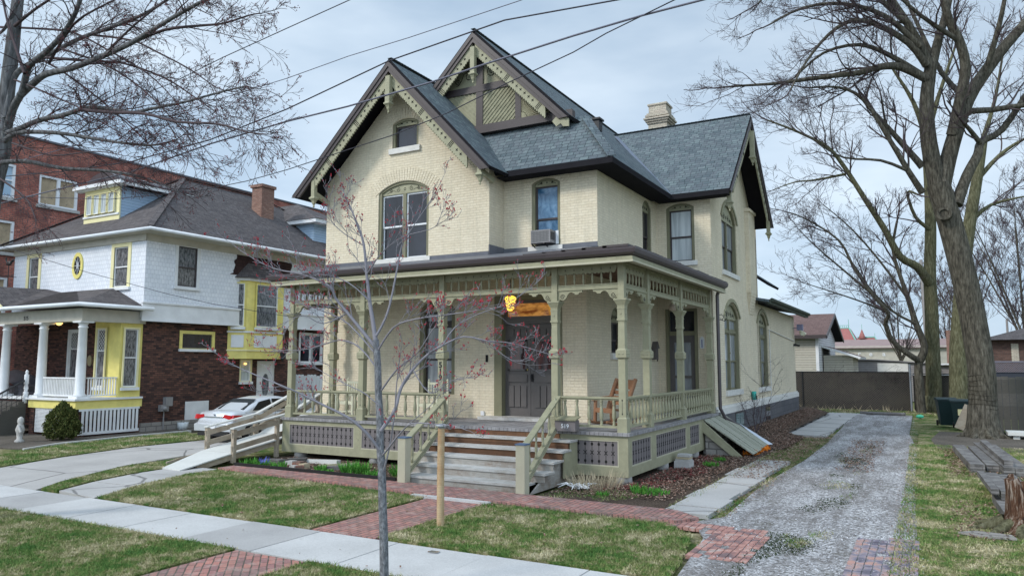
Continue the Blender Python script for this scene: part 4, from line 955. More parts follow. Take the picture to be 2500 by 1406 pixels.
# brick pads in the gravel (single bricks with grit between)
def pad(name, P, label, mt=None):
    m = MB(); xs_ = [p[0] for p in P]; ys_ = [p[1] for p in P]; r_ = random.Random(3); row = 0; y = min(ys_)
    while y < max(ys_):
        x = min(xs_)-.2*(row % 2)*.5
        while x < max(xs_):
            c = (x+.05, y+.1)
            ins = sum(((P[i][1] > c[1]) != (P[i-1][1] > c[1])) and c[0] < (P[i-1][0]-P[i][0])*(c[1]-P[i][1])/(P[i-1][1]-P[i][1])+P[i][0] for i in range(len(P))) % 2
            if ins and r_.random() > .06:
                z = .012+r_.random()*.01; j = r_.random()*.01; m.box(x+.006, y+.006+j, -.03, x+.095, y+.2+j, z)
            x += .104
        y += .212; row += 1
    tag(m.build(name, mt or PAVE2), label, kind='structure')
def pv():
    b = NB('loose_red_bricks'); g = b.tc.outputs['Object']; n = b.noise(4.5, 2, .5, g); c = b.ramp(n, [(.35, (.20, .14, .14)), (.48, (.36, .19, .165)), (.6, (.46, .26, .22)), (.7, (.42, .34, .31))])
    f = b.noise(40, 3); c = b.mix(.35, c, b.ramp(f, [(.3, (.3, .3, .3)), (.7, (.72, .72, .72))]), 'OVERLAY'); return b.out(c, .9, b.bump(f, .4, .006), .15)
PAVE2 = pv()
def pv2():
    b = NB('loose_grey_bricks'); g = b.tc.outputs['Object']; n = b.noise(4.5, 2, .5, g); c = b.ramp(n, [(.35, (.13, .12, .15)), (.48, (.22, .20, .24)), (.58, (.34, .25, .24)), (.7, (.42, .24, .20))])
    f = b.noise(40, 3); c = b.mix(.35, c, b.ramp(f, [(.3, (.3, .3, .3)), (.7, (.72, .72, .72))]), 'OVERLAY'); return b.out(c, .9, b.bump(f, .4, .006), .15)
PAVE3 = pv2()
pad('brick_pad', [(-3.05, 10.35), (-2.2, 10.3), (-2.25, 12.3), (-3.0, 12.45)], 'worn red brick pad at the left wheel track')
pad('brick_pad', [(-1.08, 9.2), (-.3, 9.4), (-.28, 12.9), (-1.05, 12.5)], 'worn grey and red brick pad at the right wheel track', PAVE3)
pad('brick_edging', [(-4.0, 12.15), (-2.9, 11.8), (-2.7, 12.2), (-3.8, 12.75)], 'scattered red bricks at the end of the brick strip')
# concrete slabs between bed and gravel
m = MB(); YS = [13.1, 13.75, 14.75, 15.75, 16.85, 18.0, 19.3, 20.3, 21.4]
for i, (a, b) in enumerate(zip(YS, YS[1:])):
    o = .05*math.sin(i*2.1); z = .03+.012*math.sin(i*1.7)
    m.prism(GZ, [(-4.28+o, a+.02), (-3.45+o, a+.03), (-3.45+o+.02, b-.02), (-4.26+o, b-.03)], z, -.05)
for a, b in zip([29.5, 31.5, 33.5, 36, 38.5, 41], [31.4, 33.4, 35.9, 38.4, 40.9, 43.6]): m.prism(GZ, [(-4.7, a), (-3.4, a), (-3.45, b), (-5.2, b)], .02, -.05)
m.prism(GZ, [(-6.6, 42.6), (-3.0, 42.6), (-3.0, 44.2), (-6.6, 44.2)], .025, -.05)
tag(m.build('path', SLABC), 'broken concrete slabs beside the gravel drive', kind='structure')
# planting beds
def bedz(x, y):
    s = max(0, min(1, (y-22)/5)); t = max(0, min(1, (-4.1-x)/1.8)); return .015+.34*(s*s*(3-2*s))*(t*t*(3-2*t))
m = MB(); nx_, ny_ = 12, 60; vs = []
for j in range(ny_+1):
    y = 13.1+(42.6-13.1)*j/ny_; xl = -6.9 if y < 15.4 else -6.3; xr = -4.25 if y < 24 else (-4.05 if y < 29 else -4.7)
    for i in range(nx_+1): x = xl+(xr-xl)*i/nx_; vs.append((x, y, bedz(x, y)+.012*math.sin(x*9+y*5)))
m.add(vs, [(j*(nx_+1)+i, j*(nx_+1)+i+1, (j+1)*(nx_+1)+i+1, (j+1)*(nx_+1)+i) for j in range(ny_) for i in range(nx_)], True)
tag(m.build('planting_bed', BED), 'mulched bed along the driveway side of the house', kind='structure')
sheet('planting_bed', [(-15.6, 13.46), (-10.3, 13.4), (-10.25, 15.5), (-6.9, 15.5), (-6.9, 17.5), (-16.1, 17.5), (-16.1, 15)], .02, BED, .08, label='flower bed left of the front steps')
sheet('bed_soil', [(.1, 26.8), (3.3, 26.8), (3.6, 33.6), (.2, 33.6), (-.1, 30)], .02, DIRT, .08, label='bare dirt around the big maple')
sheet('bed_soil', [(-30, 12.2), (-24.4, 13.1), (-25.0, 14.3), (-25.35, 17.3), (-25.3, 19.6), (-26, 30), (-35, 30), (-35, 12.2)], .015, DIRT, .08, label='dirt bed at the foot of the white shingled house')
sheet('bed_edging', [(-24.2, 12.9), (-24.1, 12.9), (-24.8, 14.3), (-25.15, 17.3), (-25.15, 19.6), (-25.28, 19.6), (-25.28, 17.3), (-24.93, 14.35)], .06, WALKC, .1, label='thin concrete edging of the neighbour bed')
# ---- scattered ground cover
rng = np.random.default_rng(11)
def inpoly(P, X, Y):
    r = np.zeros(len(X), bool); n = len(P)
    for i in range(n):
        x0, y0 = P[i]; x1, y1 = P[(i+1) % n]
        if y0 == y1: continue
        c = ((y0 > Y) != (y1 > Y)) & (X < (x1-x0)*(Y-y0)/(y1-y0)+x0); r ^= c
    return r
def scatter(P, dens):
    P = np.array(P); lo, hi = P.min(0), P.max(0); n = int((hi-lo).prod()*dens)
    X = rng.uniform(lo[0], hi[0], n); Y = rng.uniform(lo[1], hi[1], n); k = inpoly([tuple(p) for p in P], X, Y); return X[k], Y[k]
def fast_mesh(name, V, n, mat, label, kind='stuff', cat=None):
    """V: array (faces, n, 3)"""
    f = len(V); me = bpy.data.meshes.new(name); me.vertices.add(f*n); me.vertices.foreach_set('co', V.reshape(-1).astype(np.float32))
    me.loops.add(f*n); me.loops.foreach_set('vertex_index', np.arange(f*n, dtype=np.int32)); me.polygons.add(f); me.polygons.foreach_set('loop_start', np.arange(0, f*n, n, dtype=np.int32)); me.polygons.foreach_set('loop_total', np.full(f, n, np.int32))
    me.update(calc_edges=True); me.materials.append(mat); o = bpy.data.objects.new(name, me); COL.objects.link(o); tag(o, label, cat, kind=kind); return o
def grass(P, dens, h, w, label, z=.01, mat=None, hole=None, name='grass', patch=None):
    X, Y = scatter(P, dens)
    # ragged density: thin towards the outline and, for patches, clotted by a few random blobs
    P_ = np.array(P); dm = np.full(len(X), 9.)
    for i in range(len(P_)):
        a_, b_ = P_[i], P_[(i+1) % len(P_)]; ab = b_-a_; t_ = np.clip(((X-a_[0])*ab[0]+(Y-a_[1])*ab[1])/(ab@ab), 0, 1); dm = np.minimum(dm, np.hypot(X-a_[0]-t_*ab[0], Y-a_[1]-t_*ab[1]))
    k = rng.uniform(0, 1, len(X)) < .35+dm/.10 if not patch else rng.uniform(0, 1, len(X)) < dm/.30
    X, Y = X[k], Y[k]
    if patch:
        nb_ = max(6, int((P_[:, 0].max()-P_[:, 0].min())*(P_[:, 1].max()-P_[:, 1].min())*.9)); bx = rng.uniform(P_[:, 0].min(), P_[:, 0].max(), nb_); by = rng.uniform(P_[:, 1].min(), P_[:, 1].max(), nb_); br = rng.uniform(.12, .5, nb_)
        f = np.exp(-(((X[:, None]-bx)/br)**2+((Y[:, None]-by)/(br*1.6))**2)).sum(1); k = f*rng.uniform(.3, 1.3, len(X)) > patch; X, Y = X[k], Y[k]
    n = len(X); a = rng.uniform(0, 6.283, n); H_ = h*(.35+1.1*rng.uniform(0, 1, n)**1.6); lean = rng.uniform(.2, 1.3, n)*H_; b = rng.uniform(0, 6.283, n); W_ = w*rng.uniform(.7, 1.3, n)
    V = np.zeros((n, 3, 3)); V[:, 0] = np.stack([X-np.cos(a)*W_, Y-np.sin(a)*W_, np.full(n, z)], 1); V[:, 1] = np.stack([X+np.cos(a)*W_, Y+np.sin(a)*W_, np.full(n, z)], 1)
    V[:, 2] = np.stack([X+np.cos(b)*lean, Y+np.sin(b)*lean, z+H_], 1)
    return fast_mesh(name, V, 3, mat or GRASS, label)
def expand(P, e):
    c = np.mean(P, 0); return [tuple(np.array(p)+(np.array(p)-c)/np.linalg.norm(np.array(p)-c)*e) for p in P]
grass(expand(LAWN1, .05), 2600, .042, .006, 'short patchy grass left of the brick front walk')
grass(expand(LAWN2, .05), 2600, .042, .006, 'short patchy grass right of the brick front walk')
grass([(-15.8, 4.2), (-8.68, 5.6), (-8.68, 7.65), (-15.8, 7.66)], 2600, .042, .005, 'short grass on the verge left of the brick strip')
grass([(-7.35, 5.9), (-5.0, 5.9), (-5.0, 7.65), (-7.35, 7.65)], 2900, .042, .005, 'short grass on the verge by the young maple')
grass(NB1, 1500, .04, .007, 'thin grass between the path and the concrete drive')
grass(NB2[1:-2], 700, .045, .01, 'neighbour grass beyond the concrete drive')
grass([(-.62, 9.6), (3.6, 9.6), (4.2, 28), (-.7, 28), (-.6, 18)], 1050, .042, .0075, 'worn grass right of the gravel drive')
grass([(-2.2, 13.5), (-1.3, 13.5), (-1.5, 19), (-1.6, 27), (-2.5, 27), (-2.3, 19)], 700, .03, .008, 'tufts of grass along the middle of the gravel', patch=.62)
grass([(-2.3, 9.6), (-1.3, 9.6), (-1.4, 12.9), (-2.2, 12.6)], 1900, .035, .006, 'green tufts between the brick pads', patch=.55)
grass([(-3.5, 12.6), (-3.1, 12.6), (-3.1, 24), (-3.4, 24)], 1400, .04, .008, 'straw grass edge between slabs and gravel', patch=.35)
grass([(-6.9, 13.1), (-4.3, 13.1), (-4.3, 15.3), (-6.9, 14.6)], 1100, .045, .008, 'thin weeds at the front of the right bed', patch=.45)
grass([(-6.2, 43.5), (.2, 43.5), (.2, 46.6), (-7, 46.6)], 250, .07, .02, 'rough grass along the back fence')
def litter(P, dens, s, label, mat, name='leaf_litter', z0=None, zv=.03):
    X, Y = scatter(P, dens)
    if dens > 50:
        P_ = np.array(P); dm = np.full(len(X), 9.)
        for i in range(len(P_)):
            a_, b_ = P_[i], P_[(i+1) % len(P_)]; ab = b_-a_; t_ = np.clip(((X-a_[0])*ab[0]+(Y-a_[1])*ab[1])/(ab@ab), 0, 1); dm = np.minimum(dm, np.hypot(X-a_[0]-t_*ab[0], Y-a_[1]-t_*ab[1]))
        k = rng.uniform(.05, 1, len(X)) < dm/.28; X, Y = X[k], Y[k]
    n = len(X); a = rng.uniform(0, 6.283, n); t = rng.uniform(-.5, .5, (n, 2)); S_ = s*rng.uniform(.5, 1.3, n)
    Z = (np.array([bedz(x, y) for x, y in zip(X, Y)]) if z0 is None else np.full(n, z0))+.012+rng.uniform(0, zv, n)
    V = np.zeros((n, 4, 3))
    for i, (u, v) in enumerate(((-1, -.6), (1, -.5), (1.1, .6), (-.9, .5))):
        dx = (u*np.cos(a)-v*np.sin(a))*S_; dy = (u*np.sin(a)+v*np.cos(a))*S_; V[:, i] = np.stack([X+dx, Y+dy, Z+dx*t[:, 0]+dy*t[:, 1]], 1)
    return fast_mesh(name, V, 4, mat, label)
litter([(-6.9, 13.7), (-4.35, 14.0), (-4.3, 24.0), (-3.8, 27), (-4.7, 30), (-4.8, 42), (-5.8, 42), (-5.8, 16), (-6.9, 15.5)], 560, .020, 'brown leaf litter over the bed beside the house', LITTER)
litter([(-6.9, 14.2), (-5.2, 14.9), (-4.6, 18), (-5.2, 21.5), (-5.9, 21.5), (-5.9, 15.6), (-6.9, 15.5)], 420, .018, 'red bark mulch at the foot of the porch corner', REDMULCH, 'bark_mulch')
litter([(-15.4, 13.5), (-10.3, 13.45), (-10.3, 15.6), (-15.8, 15.6)], 330, .018, 'mulch and leaf litter in the bed left of the steps', LITTER, z0=.02)
litter([(.2, 20.3), (2.0, 20.3), (1.8, 27.5), (.1, 27)], 220, .028, 'dead leaves among the old timbers', LITTER, z0=.012)
litter([(.0, 13.2), (2.2, 13.2), (2.2, 17), (.1, 17)], 160, .022, 'dead leaves round the rotten stump', LITTER, z0=.012)
litter([(-6, 44.6), (1.5, 44.6), (1.5, 46.7), (-6, 46.7)], 90, .05, 'dead leaves piled along the chain-link fence', LITTER, z0=.0)
litter([(-2.3, 20), (-1.2, 20), (-1.3, 28.5), (-2.5, 28.5)], 200, .022, 'dead leaves in the middle of the gravel drive', LITTER, z0=.01)
litter([(-3.3, 4), (-.1, 4), (-.1, 13), (-.3, 26), (-.7, 42), (-3.5, 42), (-3.2, 24), (-3.4, 13), (-2.8, 9)], 190, .010, 'loose stones strewn over the gravel drive', PEBBLE, 'gravel', z0=-.002, zv=.01)
DMOSS = leafm('dark_moss', [(.3, (.012, .022, .010)), (.5, (.035, .055, .022)), (.7, (.09, .10, .05))])
grass([(-2.45, 9.3), (-1.25, 9.3), (-1.35, 12.8), (-2.4, 12.4)], 2600, .016, .010, 'dark moss between the brick pads', mat=DMOSS, patch=.5, name='moss')
grass([(-2.4, 14), (-1.2, 14), (-1.4, 20), (-1.5, 28), (-2.6, 28), (-2.5, 20)], 1100, .016, .014, 'dark moss down the middle of the gravel drive', mat=DMOSS, patch=.72, name='moss')
litter([(-4.3, 17.5), (-3.3, 17.5), (-3.2, 22), (-3.1, 29), (-4.6, 29), (-4.4, 22)], 300, .020, 'dead leaves drifted over the far slabs', LITTER, z0=.02)
litter([(-14, 9.2), (-3, 9.2), (-4, 12), (-15, 12.5)], 3.5, .022, 'single dead leaves on the front lawns', LITTER, z0=.04)
litter([(-3.5, 12.9), (-3.0, 12.9), (-2.9, 24), (-3.0, 30), (-3.6, 30), (-3.45, 20)], 260, .016, 'grit and dead leaves along the left edge of the gravel', LITTER, z0=.012)
litter([(-.75, 10), (-.15, 10), (-.3, 30), (-.9, 30)], 120, .014, 'grit and dead leaves along the right edge of the gravel', LITTER, z0=.012)
litter([(-12, 7.7), (-3.5, 7.7), (-3.5, 9), (-14, 9)], 1.2, .016, 'single dead leaves on the sidewalk', LITTER, z0=-.004, zv=.004)
# ================================================================ THINGS AROUND THE HOUSE
def fresh(name, loc, label, cat, group=None, rz=0): return empty(name, loc, label, cat, group, rz)
def one(m, name, mat, label, cat, group=None): return tag(m.build(name, mat), label, cat, group)
# hanging porch lamp
t = fresh('porch_lamp', (-9.4, 16.8, 4.95), 'glowing yellow glass lamp hanging above the front steps', 'lamp')
m = MB(); m.tube([(-9.4, 16.8, 4.95), (-9.4, 16.8, 4.38)], .01, 6); m.lathe((-9.4, 16.8, 4.93), [(.06, 0), (.06, .02)], 10); m.build('chain', DKIRON, t)
m = MB(); m.lathe((-9.4, 16.8, 3.97), [(.02, 0), (.07, .01), (.10, .06), (.125, .18), (.135, .28), (.155, .30), (.155, .335), (.11, .37), (.05, .395)], 12); m.build('lamp_glass', LAMPG, t)
m = MB(); m.lathe((-9.4, 16.8, 4.35), [(.06, 0), (.03, .05), (.01, .06)], 10); m.build('lamp_cap', DKIRON, t)
L = bpy.data.lights.new('lamp_light', 'POINT'); L.energy = 14; L.color = (1, .6, .2); L.shadow_soft_size = .12; lo = bpy.data.objects.new('lamp_light', L); COL.objects.link(lo); lo.parent = t; lo.location = (0, 0, -.80)
t = fresh('porch_lamp', (-6.75, 22.2, 4.95), 'small unlit round ceiling lamp outside the side door', 'lamp')
m = MB(); m.lathe((-6.75, 22.2, 4.2), [(.02, 0), (.11, .04), (.14, .12), (.11, .2), (.05, .24)], 12); m.build('lamp_glass', paint('frosted_glass', (.6, .5, .42), .3), t); m = MB(); m.lathe((-6.75, 22.2, 4.44), [(.06, 0), (.03, .06), (.02, .5)], 8); m.build('stem', DKIRON, t)
# doorbell, thermometer, birdhouse, sconce, teal tube, camera lights
m = MB(); m.pbox(F0, -10.76, 2.66, 0, -10.69, 2.86, .025); m.pbox(F0, -10.745, 2.69, .025, -10.705, 2.73, .03); one(m, 'doorbell', BLACKC, 'black doorbell on the brick left of the double door', 'doorbell')
m = MB(); m.prism(F2, [(-6.34, 3.10), (-6.24, 3.10), (-6.22, 3.14), (-6.22, 3.40), (-6.26, 3.47), (-6.32, 3.47), (-6.36, 3.40), (-6.36, 3.14)], 0, .02); th = one(m, 'thermometer', WHITE, 'white wall thermometer right of the side door', 'thermometer')
m = MB(); m.pbox(F2, -6.305, 3.16, .02, -6.275, 3.38, .024); m.sphere(F2.p(-6.29, 3.14, .022), .02, 8, 4); m.build('scale', plain('blue_scale', (.10, .14, .35), .4), th)
m = MB(); m.pbox(SX, 23.0, 2.75, 0, 23.25, 3.10, .14); m.prism(SX, [(22.96, 3.10), (23.29, 3.10), (23.125, 3.32)], 0, .18); one(m, 'birdhouse', DOORG, 'dark wooden birdhouse on the side wall of the porch', 'birdhouse')
t = fresh('wall_sconce', (XC, 24.3, 4.1), 'black scrolled lantern hook on the wall beside the downspout', 'wall bracket')
m = MB(); m.box(XC, 24.26, 4.0, XC+.02, 24.34, 4.2); m.tube([(XC, 24.3, 4.15), (XC+.12, 24.3, 4.2), (XC+.2, 24.3, 4.12), (XC+.15, 24.3, 4.02), (XC+.08, 24.3, 4.07)], .012, 6); m.tube([(XC, 24.3, 4.05), (XC+.22, 24.3, 3.98), (XC+.3, 24.3, 4.08), (XC+.26, 24.3, 4.3)], .012, 6); m.build('scroll', DKIRON, t)
m = MB(); m.lathe((XC+.1, 29.15, 1.28), [(.075, 0), (.085, .02), (.085, .29), (.07, .31)], 12); m.box(XC, 29.12, 1.4, XC+.05, 29.18, 1.46); o = one(m, 'wall_planter', TEAL, 'teal tube hanging on the wall between the two tall windows', 'wall ornament')
m = MB(); m.pbox(WX, 29.08, 1.36, .17, 29.2, 1.44, .19); m.pbox(WX, 29.12, 1.3, .18, 29.22, 1.36, .195); m.pbox(WX, 29.05, 1.48, .17, 29.12, 1.5, .19); m.build('pattern', BLACKC, o)
t = fresh('flood_light', (XC, 39.6, 4.4), 'twin flood light with grey box high on the rear house corner', 'flood light')
m = MB(); m.tube([(XC, 39.6, 4.4), (XC+.25, 39.6, 4.4)], .02, 6); m.box(XC+.2, 39.5, 4.28, XC+.48, 39.75, 4.58); m.build('housing', plain('grey_purple_housing', (.2, .2, .3), .4), t)
for a in (-.1, .15):
    m = MB(); c = Vector((XC+.35, 39.6+a, 4.25)); d = Vector((.5, -.4+a*3, -.5)).normalized(); m.tube([c, c+d*.12, c+d*.28], [.04, .09, .11], 10); m.build('lamp_head', CREAMP, t)
m = MB(); m.box(XC, 39.6, 3.5, XC+.12, 39.75, 3.62); m.tube([(XC+.1, 39.65, 3.56), (XC+.28, 39.55, 3.52)], .05, 8); one(m, 'security_camera', DKIRON, 'small dark camera below the flood light at the house corner', 'camera')
# air conditioner
t = fresh('air_conditioner', (-9.5, Y1, 5.9), 'grey window air conditioner in the blue draped upstairs window', 'air conditioner')
m = MB(); m.box(-9.62, 18.36, 5.97, -9.02, 18.72, 6.33); b_ = m.build('casing', ACM, t)
m = MB(); 
for k in range(12): m.box(-9.59+k*.045, 18.352, 6.0, -9.57+k*.045, 18.36, 6.30)
for k in range(7): m.box(-9.60, 18.354, 6.0+k*.045, -9.04, 18.358, 6.01+k*.045)
m.build('grille', plain('grey_grille', (.12, .12, .12), .6), b_)
m = MB()
for k in range(5): m.box(-9.022, 18.40+k*.05, 6.05, -9.015, 18.425+k*.05, 6.27)
m.build('side_louvres', BLACKC, b_)
m = MB(); m.box(-8.99, 18.66, 5.95, -8.90, 18.70, 6.33); m.build('side_filler', WHITE, t)
m = MB(); m.beam((-9.6, 18.35, 5.96), (-9.6, 18.65, 5.86), .03, .03); m.beam((-9.2, 18.35, 5.96), (-9.2, 18.65, 5.86), .03, .03); m.build('support_bracket', DKIRON, t)
# mailbox by the steps with 519
t = fresh('mailbox', (-7.17, 15.4, 1.12), 'mauve grey box reading 519 with a pale scalloped lid on the porch edge', 'mailbox')
m = MB(); m.box(-7.42, 15.30, 1.12, -6.92, 15.52, 1.36); bx = m.build('box', GREYP, t)
m = MB(); m.prism(FX(0), [(15.27, 1.36), (15.54, 1.42), (15.54, 1.44), (15.27, 1.385)], -7.46, -6.89)
for k in range(13): m.box(-7.45+k*.043, 15.262, 1.35, -7.425+k*.043, 15.272, 1.38)
m.build('lid', SAGEW, t)
m = MB(); text_mb(m, FY(15.30), '519', -7.17, 1.19, .13, .001, .006, bold=.002); m.build('number', WHITE, bx)
# chairs on the porch
def porch_chair(x, y, rz, label, xs=1):
    t = fresh('garden_chair', (x, y, DK), label, 'chair', 'ivory porch chairs', rz)
    WLt = WL[t]; WL[t] = Vector((0, 0, 0))
    def P(m, n): return m.build(n, CREAMP, t)
    m = MB()
    for k in range(6): m.box(-.30, -.25+k*.085, .40, .30, -.18+k*.085, .425)
    P(m, 'seat')
    for sx in (-1, 1):
        m = MB(); m.box(sx*.31-.025, -.27, 0, sx*.31+.025, -.22, .62); P(m, 'leg'); m = MB(); m.box(sx*.31-.025, .23, 0, sx*.31+.025, .28, 1.02); m.lathe((sx*.31, .255, 1.02), [(.02, 0), (.032, .03), (.02, .06)], 8); P(m, 'leg')
        m = MB(); m.box(sx*.31-.04, -.30, .62, sx*.31+.04, .25, .645); P(m, 'armrest')
    m = MB(); m.box(-.29, .235, .93, .29, .27, .99); m.box(-.29, .235, .55, .29, .27, .59)
    for k in range(6): m.lathe((-.23+k*.092, .252, .59), [(.018, 0), (.018, .05), (.028, .16), (.018, .28), (.018, .34)], 6)
    P(m, 'backrest'); m = MB(); m.box(-.3, -.26, .34, .3, -.24, .40); m.box(-.3, -.25, .12, .3, -.22, .15); m.box(-.3, .24, .12, .3, .27, .15); P(m, 'stretcher')
    WL[t] = WLt; return t
porch_chair(-14.9, 17.0, 0, 'ivory spindle back chair behind the rail between the left porch posts')
porch_chair(-11.95, 17.0, 0, 'ivory spindle back chair under the front window beside the 519 post')
# log rocking chair
t = fresh('rocking_chair', (-6.95, 17.7, DK), 'varnished log rocking chair at the porch corner', 'chair', None, R(-25)); keep = WL[t]; WL[t] = Vector((0, 0, 0))
def lg(name, pts, r): m = MB(); m.tube(pts, r, 8); m.build(name, LOGW, t)
for s in (-1, 1):
    x = s*.33
    lg('rocker', [(x, -.55, .10), (x, -.3, .04), (x, .05, .03), (x, .4, .07), (x, .62, .16)], .035)
    lg('leg', [(x, -.33, .05), (x, -.30, .62)], .045); lg('leg', [(x, .25, .06), (x, .20, .45)], .045)
    lg('armrest', [(x, -.40, .62), (x, .30, .66)], .045); lg('backrest_post', [(x, .12, .35), (x, .27, .75), (x*1.02, .45, 1.12)], [.055, .055, .05])
m = MB()
for k in range(6): m.box(-.3, -.32+k*.09, .37-.01*k, .3, -.24+k*.09, .41-.01*k)
m.box(-.34, -.36, .30, .34, -.31, .40); m.build('seat', LOGW, t)
m = MB()
for k in range(4): a = Vector((0, .20+k*.065, .52+k*.13)); m.beam(a-Vector((.3, 0, 0)), a+Vector((.3, 0, 0)), .025, .09)
m.beam((-.31, .44, 1.0), (.31, .44, 1.0), .03, .20); m.build('backrest', LOGW, t); WL[t] = keep
# wheelchair ramp
t = fresh('wheelchair_ramp', (-16.8, 13, 0), 'wooden wheelchair ramp with white deck rising to the left porch end', 'ramp')
RF = lambda y: .02+max(0, min(y, 16.0)-12.45)*.155+max(0, y-16.0)*.46
m = MB(); m.slab([(-16.95, 12.4, .02), (-16.2, 12.35, .02), (-16.27, 14.0, RF(14)), (-17.5, 14.0, RF(14))], .03); m.slab([(-17.5, 14.02, RF(14.02)), (-16.27, 14.02, RF(14.02)), (-16.2, 16.0, RF(16)), (-17.5, 16.0, RF(16))], .03); m.slab([(-17.5, 16.02, RF(16.02)), (-16.2, 16.02, RF(16.02)), (-16.2, 17.15, 1.09), (-17.5, 17.15, 1.09)], .03); m.slab([(-17.5, 17.17, 1.10), (-16.13, 17.17, 1.10), (-16.13, 18.4, 1.10), (-17.5, 18.4, 1.10)], .03); m.build('deck', RAMPT, t)
m = MB()
for x in (-17.46, -16.31): m.beam((x, 12.9, RF(12.9)-.09), (x, 16.0, RF(16)-.1), .045, .16); m.beam((x, 16.0, RF(16)-.1), (x, 17.15, .98), .045, .16)
m.build('joists', RAMPW, t)
def rline(x, posts, hr):
    for y in posts:
        z = RF(y) if y < 17.15 else 1.1
        m = MB(); m.box(x-.05, y-.05, 0, x+.05, y+.05, z+hr-.02); m.build('post', RAMPW, t)
    a, b = posts[0], posts[-1]
    for h, w, hh, mat in ((hr, .14, .035, RAMPT), (hr-.17, .035, .14, RAMPW), (.11, .035, .14, RAMPW)):
        m = MB(); m.beam((x, a-.08, RF(a)+h), (x, 16.0, RF(16)+h), w, hh); m.beam((x, 16.0, RF(16)+h), (x, b+.08, min(RF(b), 1.1)+h), w, hh); m.build('handrail' if h == hr else 'rail_board', mat, t)
rline(-16.25, [14.0, 15.5, 17.1], .64); rline(-17.66, [14.3, 16.0, 17.3], .56)
# cellar bulkhead
t = fresh('cellar_bulkhead', (-5.2, 23, 0), 'sloping sage and grey board cellar hatch against the porch', 'cellar door')
m = MB(); m.prism(FY(21.75), [(-5.74, .0), (-4.75, .0), (-5.0, .12), (-5.74, .78)], 0, -.25); m.prism(FY(24.1), [(-5.85, .0), (-4.6, .0), (-4.75, .12), (-5.85, .9)], 0, -.2); m.box(-5.85, 21.9, 0, -5.6, 24.2, .8); m.build('stone_wall', STONE, t)
m = MB(); m.prism(FY(21.70), [(-5.80, .98), (-4.70, .02), (-4.95, .0), (-5.80, .66)], .03, -.04); m.build('side_board', TRIM, t)
for k in range(4):
    y0 = 21.78+k*.60; a = Vector((-5.82, y0+.29, 1.02+.01*k)); b = Vector((-4.42-.04*(k > 1), y0+.29, .10+.012*k)); m = MB(); m.beam(a, b, .57, .035, (.6, 0, .8)); m.build('hatch_board', boards('mossy_hatch_boards', (.24, .245, .19), (.33, .33, .27), (.1, .1, .07), 3, .14, .006, swap=True) if k == 0 else bpy.data.materials['mossy_hatch_boards'], t)
X_, Y_ = scatter([(-4.75, 21.9), (-4.45, 22.3), (-4.35, 24.0), (-4.6, 24.1)], 900); n = len(X_); V = np.stack([X_, Y_, rng.uniform(.02, .14, n)], 1)[:, None, :]+rng.normal(0, .035, (n, 3, 3)); o = fast_mesh('orange_insulation', V, 3, ORANGE, 'bright orange fibre poking out below the cellar hatch', kind='stuff')
m = MB(); m.slab([(-5.3, 24.25, .75), (-4.6, 24.4, .12), (-4.45, 24.9, .10), (-5.2, 24.8, .45)], .01); one(m, 'plastic_sheet', plain('clear_plastic', (.5, .55, .62), .2, spec=.7), 'crumpled clear plastic sheet beside the cellar hatch', 'plastic sheet')
# blocks, stones, pole, stake
t = fresh('block_pile', (-5.72, 18.9, 0), 'grey concrete block topped by broken slabs near the porch skirt', 'block pile')
m = MB(); m.box(-5.72, 18.62, 0, -5.34, 19.05, .19); m.build('concrete_block', CONCB, t)
for k, (a, b) in enumerate(((.0, .05), (.02, .035), (.05, .05))): m = MB(); z = .19+k*.055; m.prism(GZ, [(-5.70+a, 18.66), (-5.38+b, 18.62+a), (-5.34, 18.95), (-5.5, 19.06), (-5.70, 18.98)], z, z+.05); m.build('slab_fragment', [CONCB, STRAW, CONCB][k], t)
t = fresh('wooden_post', (-7.05, 10.28, 0), 'peeled yellow wooden post with a metal cap in the front lawn', 'post')
m = MB(); m.tube([(-7.05, 10.28, -.05), (-7.055, 10.28, .6), (-7.06, 10.29, 1.2), (-7.05, 10.28, 1.56)], [.062, .060, .058, .056], 12); m.build('shaft', POLEW, t)
m = MB(); m.lathe((-7.05, 10.28, 1.56), [(.06, 0), (.062, .03), (.10, .035), (.10, .05), (.05, .07)], 10); m.build('cap', plain('dull_zinc_cap', (.45, .48, .52), .4, .4), t)
BX = random.Random(5)
def brk(mb, x, y, z, L_, W_, H_, a, til=0):
    c, s = math.cos(a), math.sin(a); v = [(x+u*c-w*s, y+u*s+w*c, z+q+til*u) for u in (-L_/2, L_/2) for w in (-W_/2, W_/2) for q in (0, H_)]
    mb.hull8([Vector(p) for p in v])
items = [(-15.05, 14.35, .55, .22, .12, -.1, OLDW, 'charred timber'), (-14.7, 14.75, .5, .2, .12, .5, OLDW, 'short timber'), (-14.0, 14.95, 1.1, .16, .1, .02, RAMPT, 'white painted timber'), (-13.1, 14.5, .9, .15, .1, .6, SAGEW, 'leaning plank'), (-12.85, 14.3, .8, .14, .1, .7, OLDW, 'grey plank'),
         (-14.35, 14.2, .22, .2, .14, .1, CONCB, 'pale brick'), (-14.1, 14.2, .24, .2, .13, .15, OLDBR, 'red brick block'), (-13.75, 14.05, .22, .18, .12, -.2, STRAW, 'buff brick'), (-14.6, 13.9, .22, .11, .06, .0, CONCB, 'flat grey brick'), (-14.25, 13.9, .22, .11, .07, .3, OLDBR, 'half brick'), (-13.9, 13.85, .2, .14, .09, -.1, CONCB, 'rounded stone'), (-13.7, 13.85, .2, .12, .1, .8, OLDBR, 'tilted brick'), (-15.35, 14.25, .25, .11, .07, .1, OLDBR, 'dark red brick')]
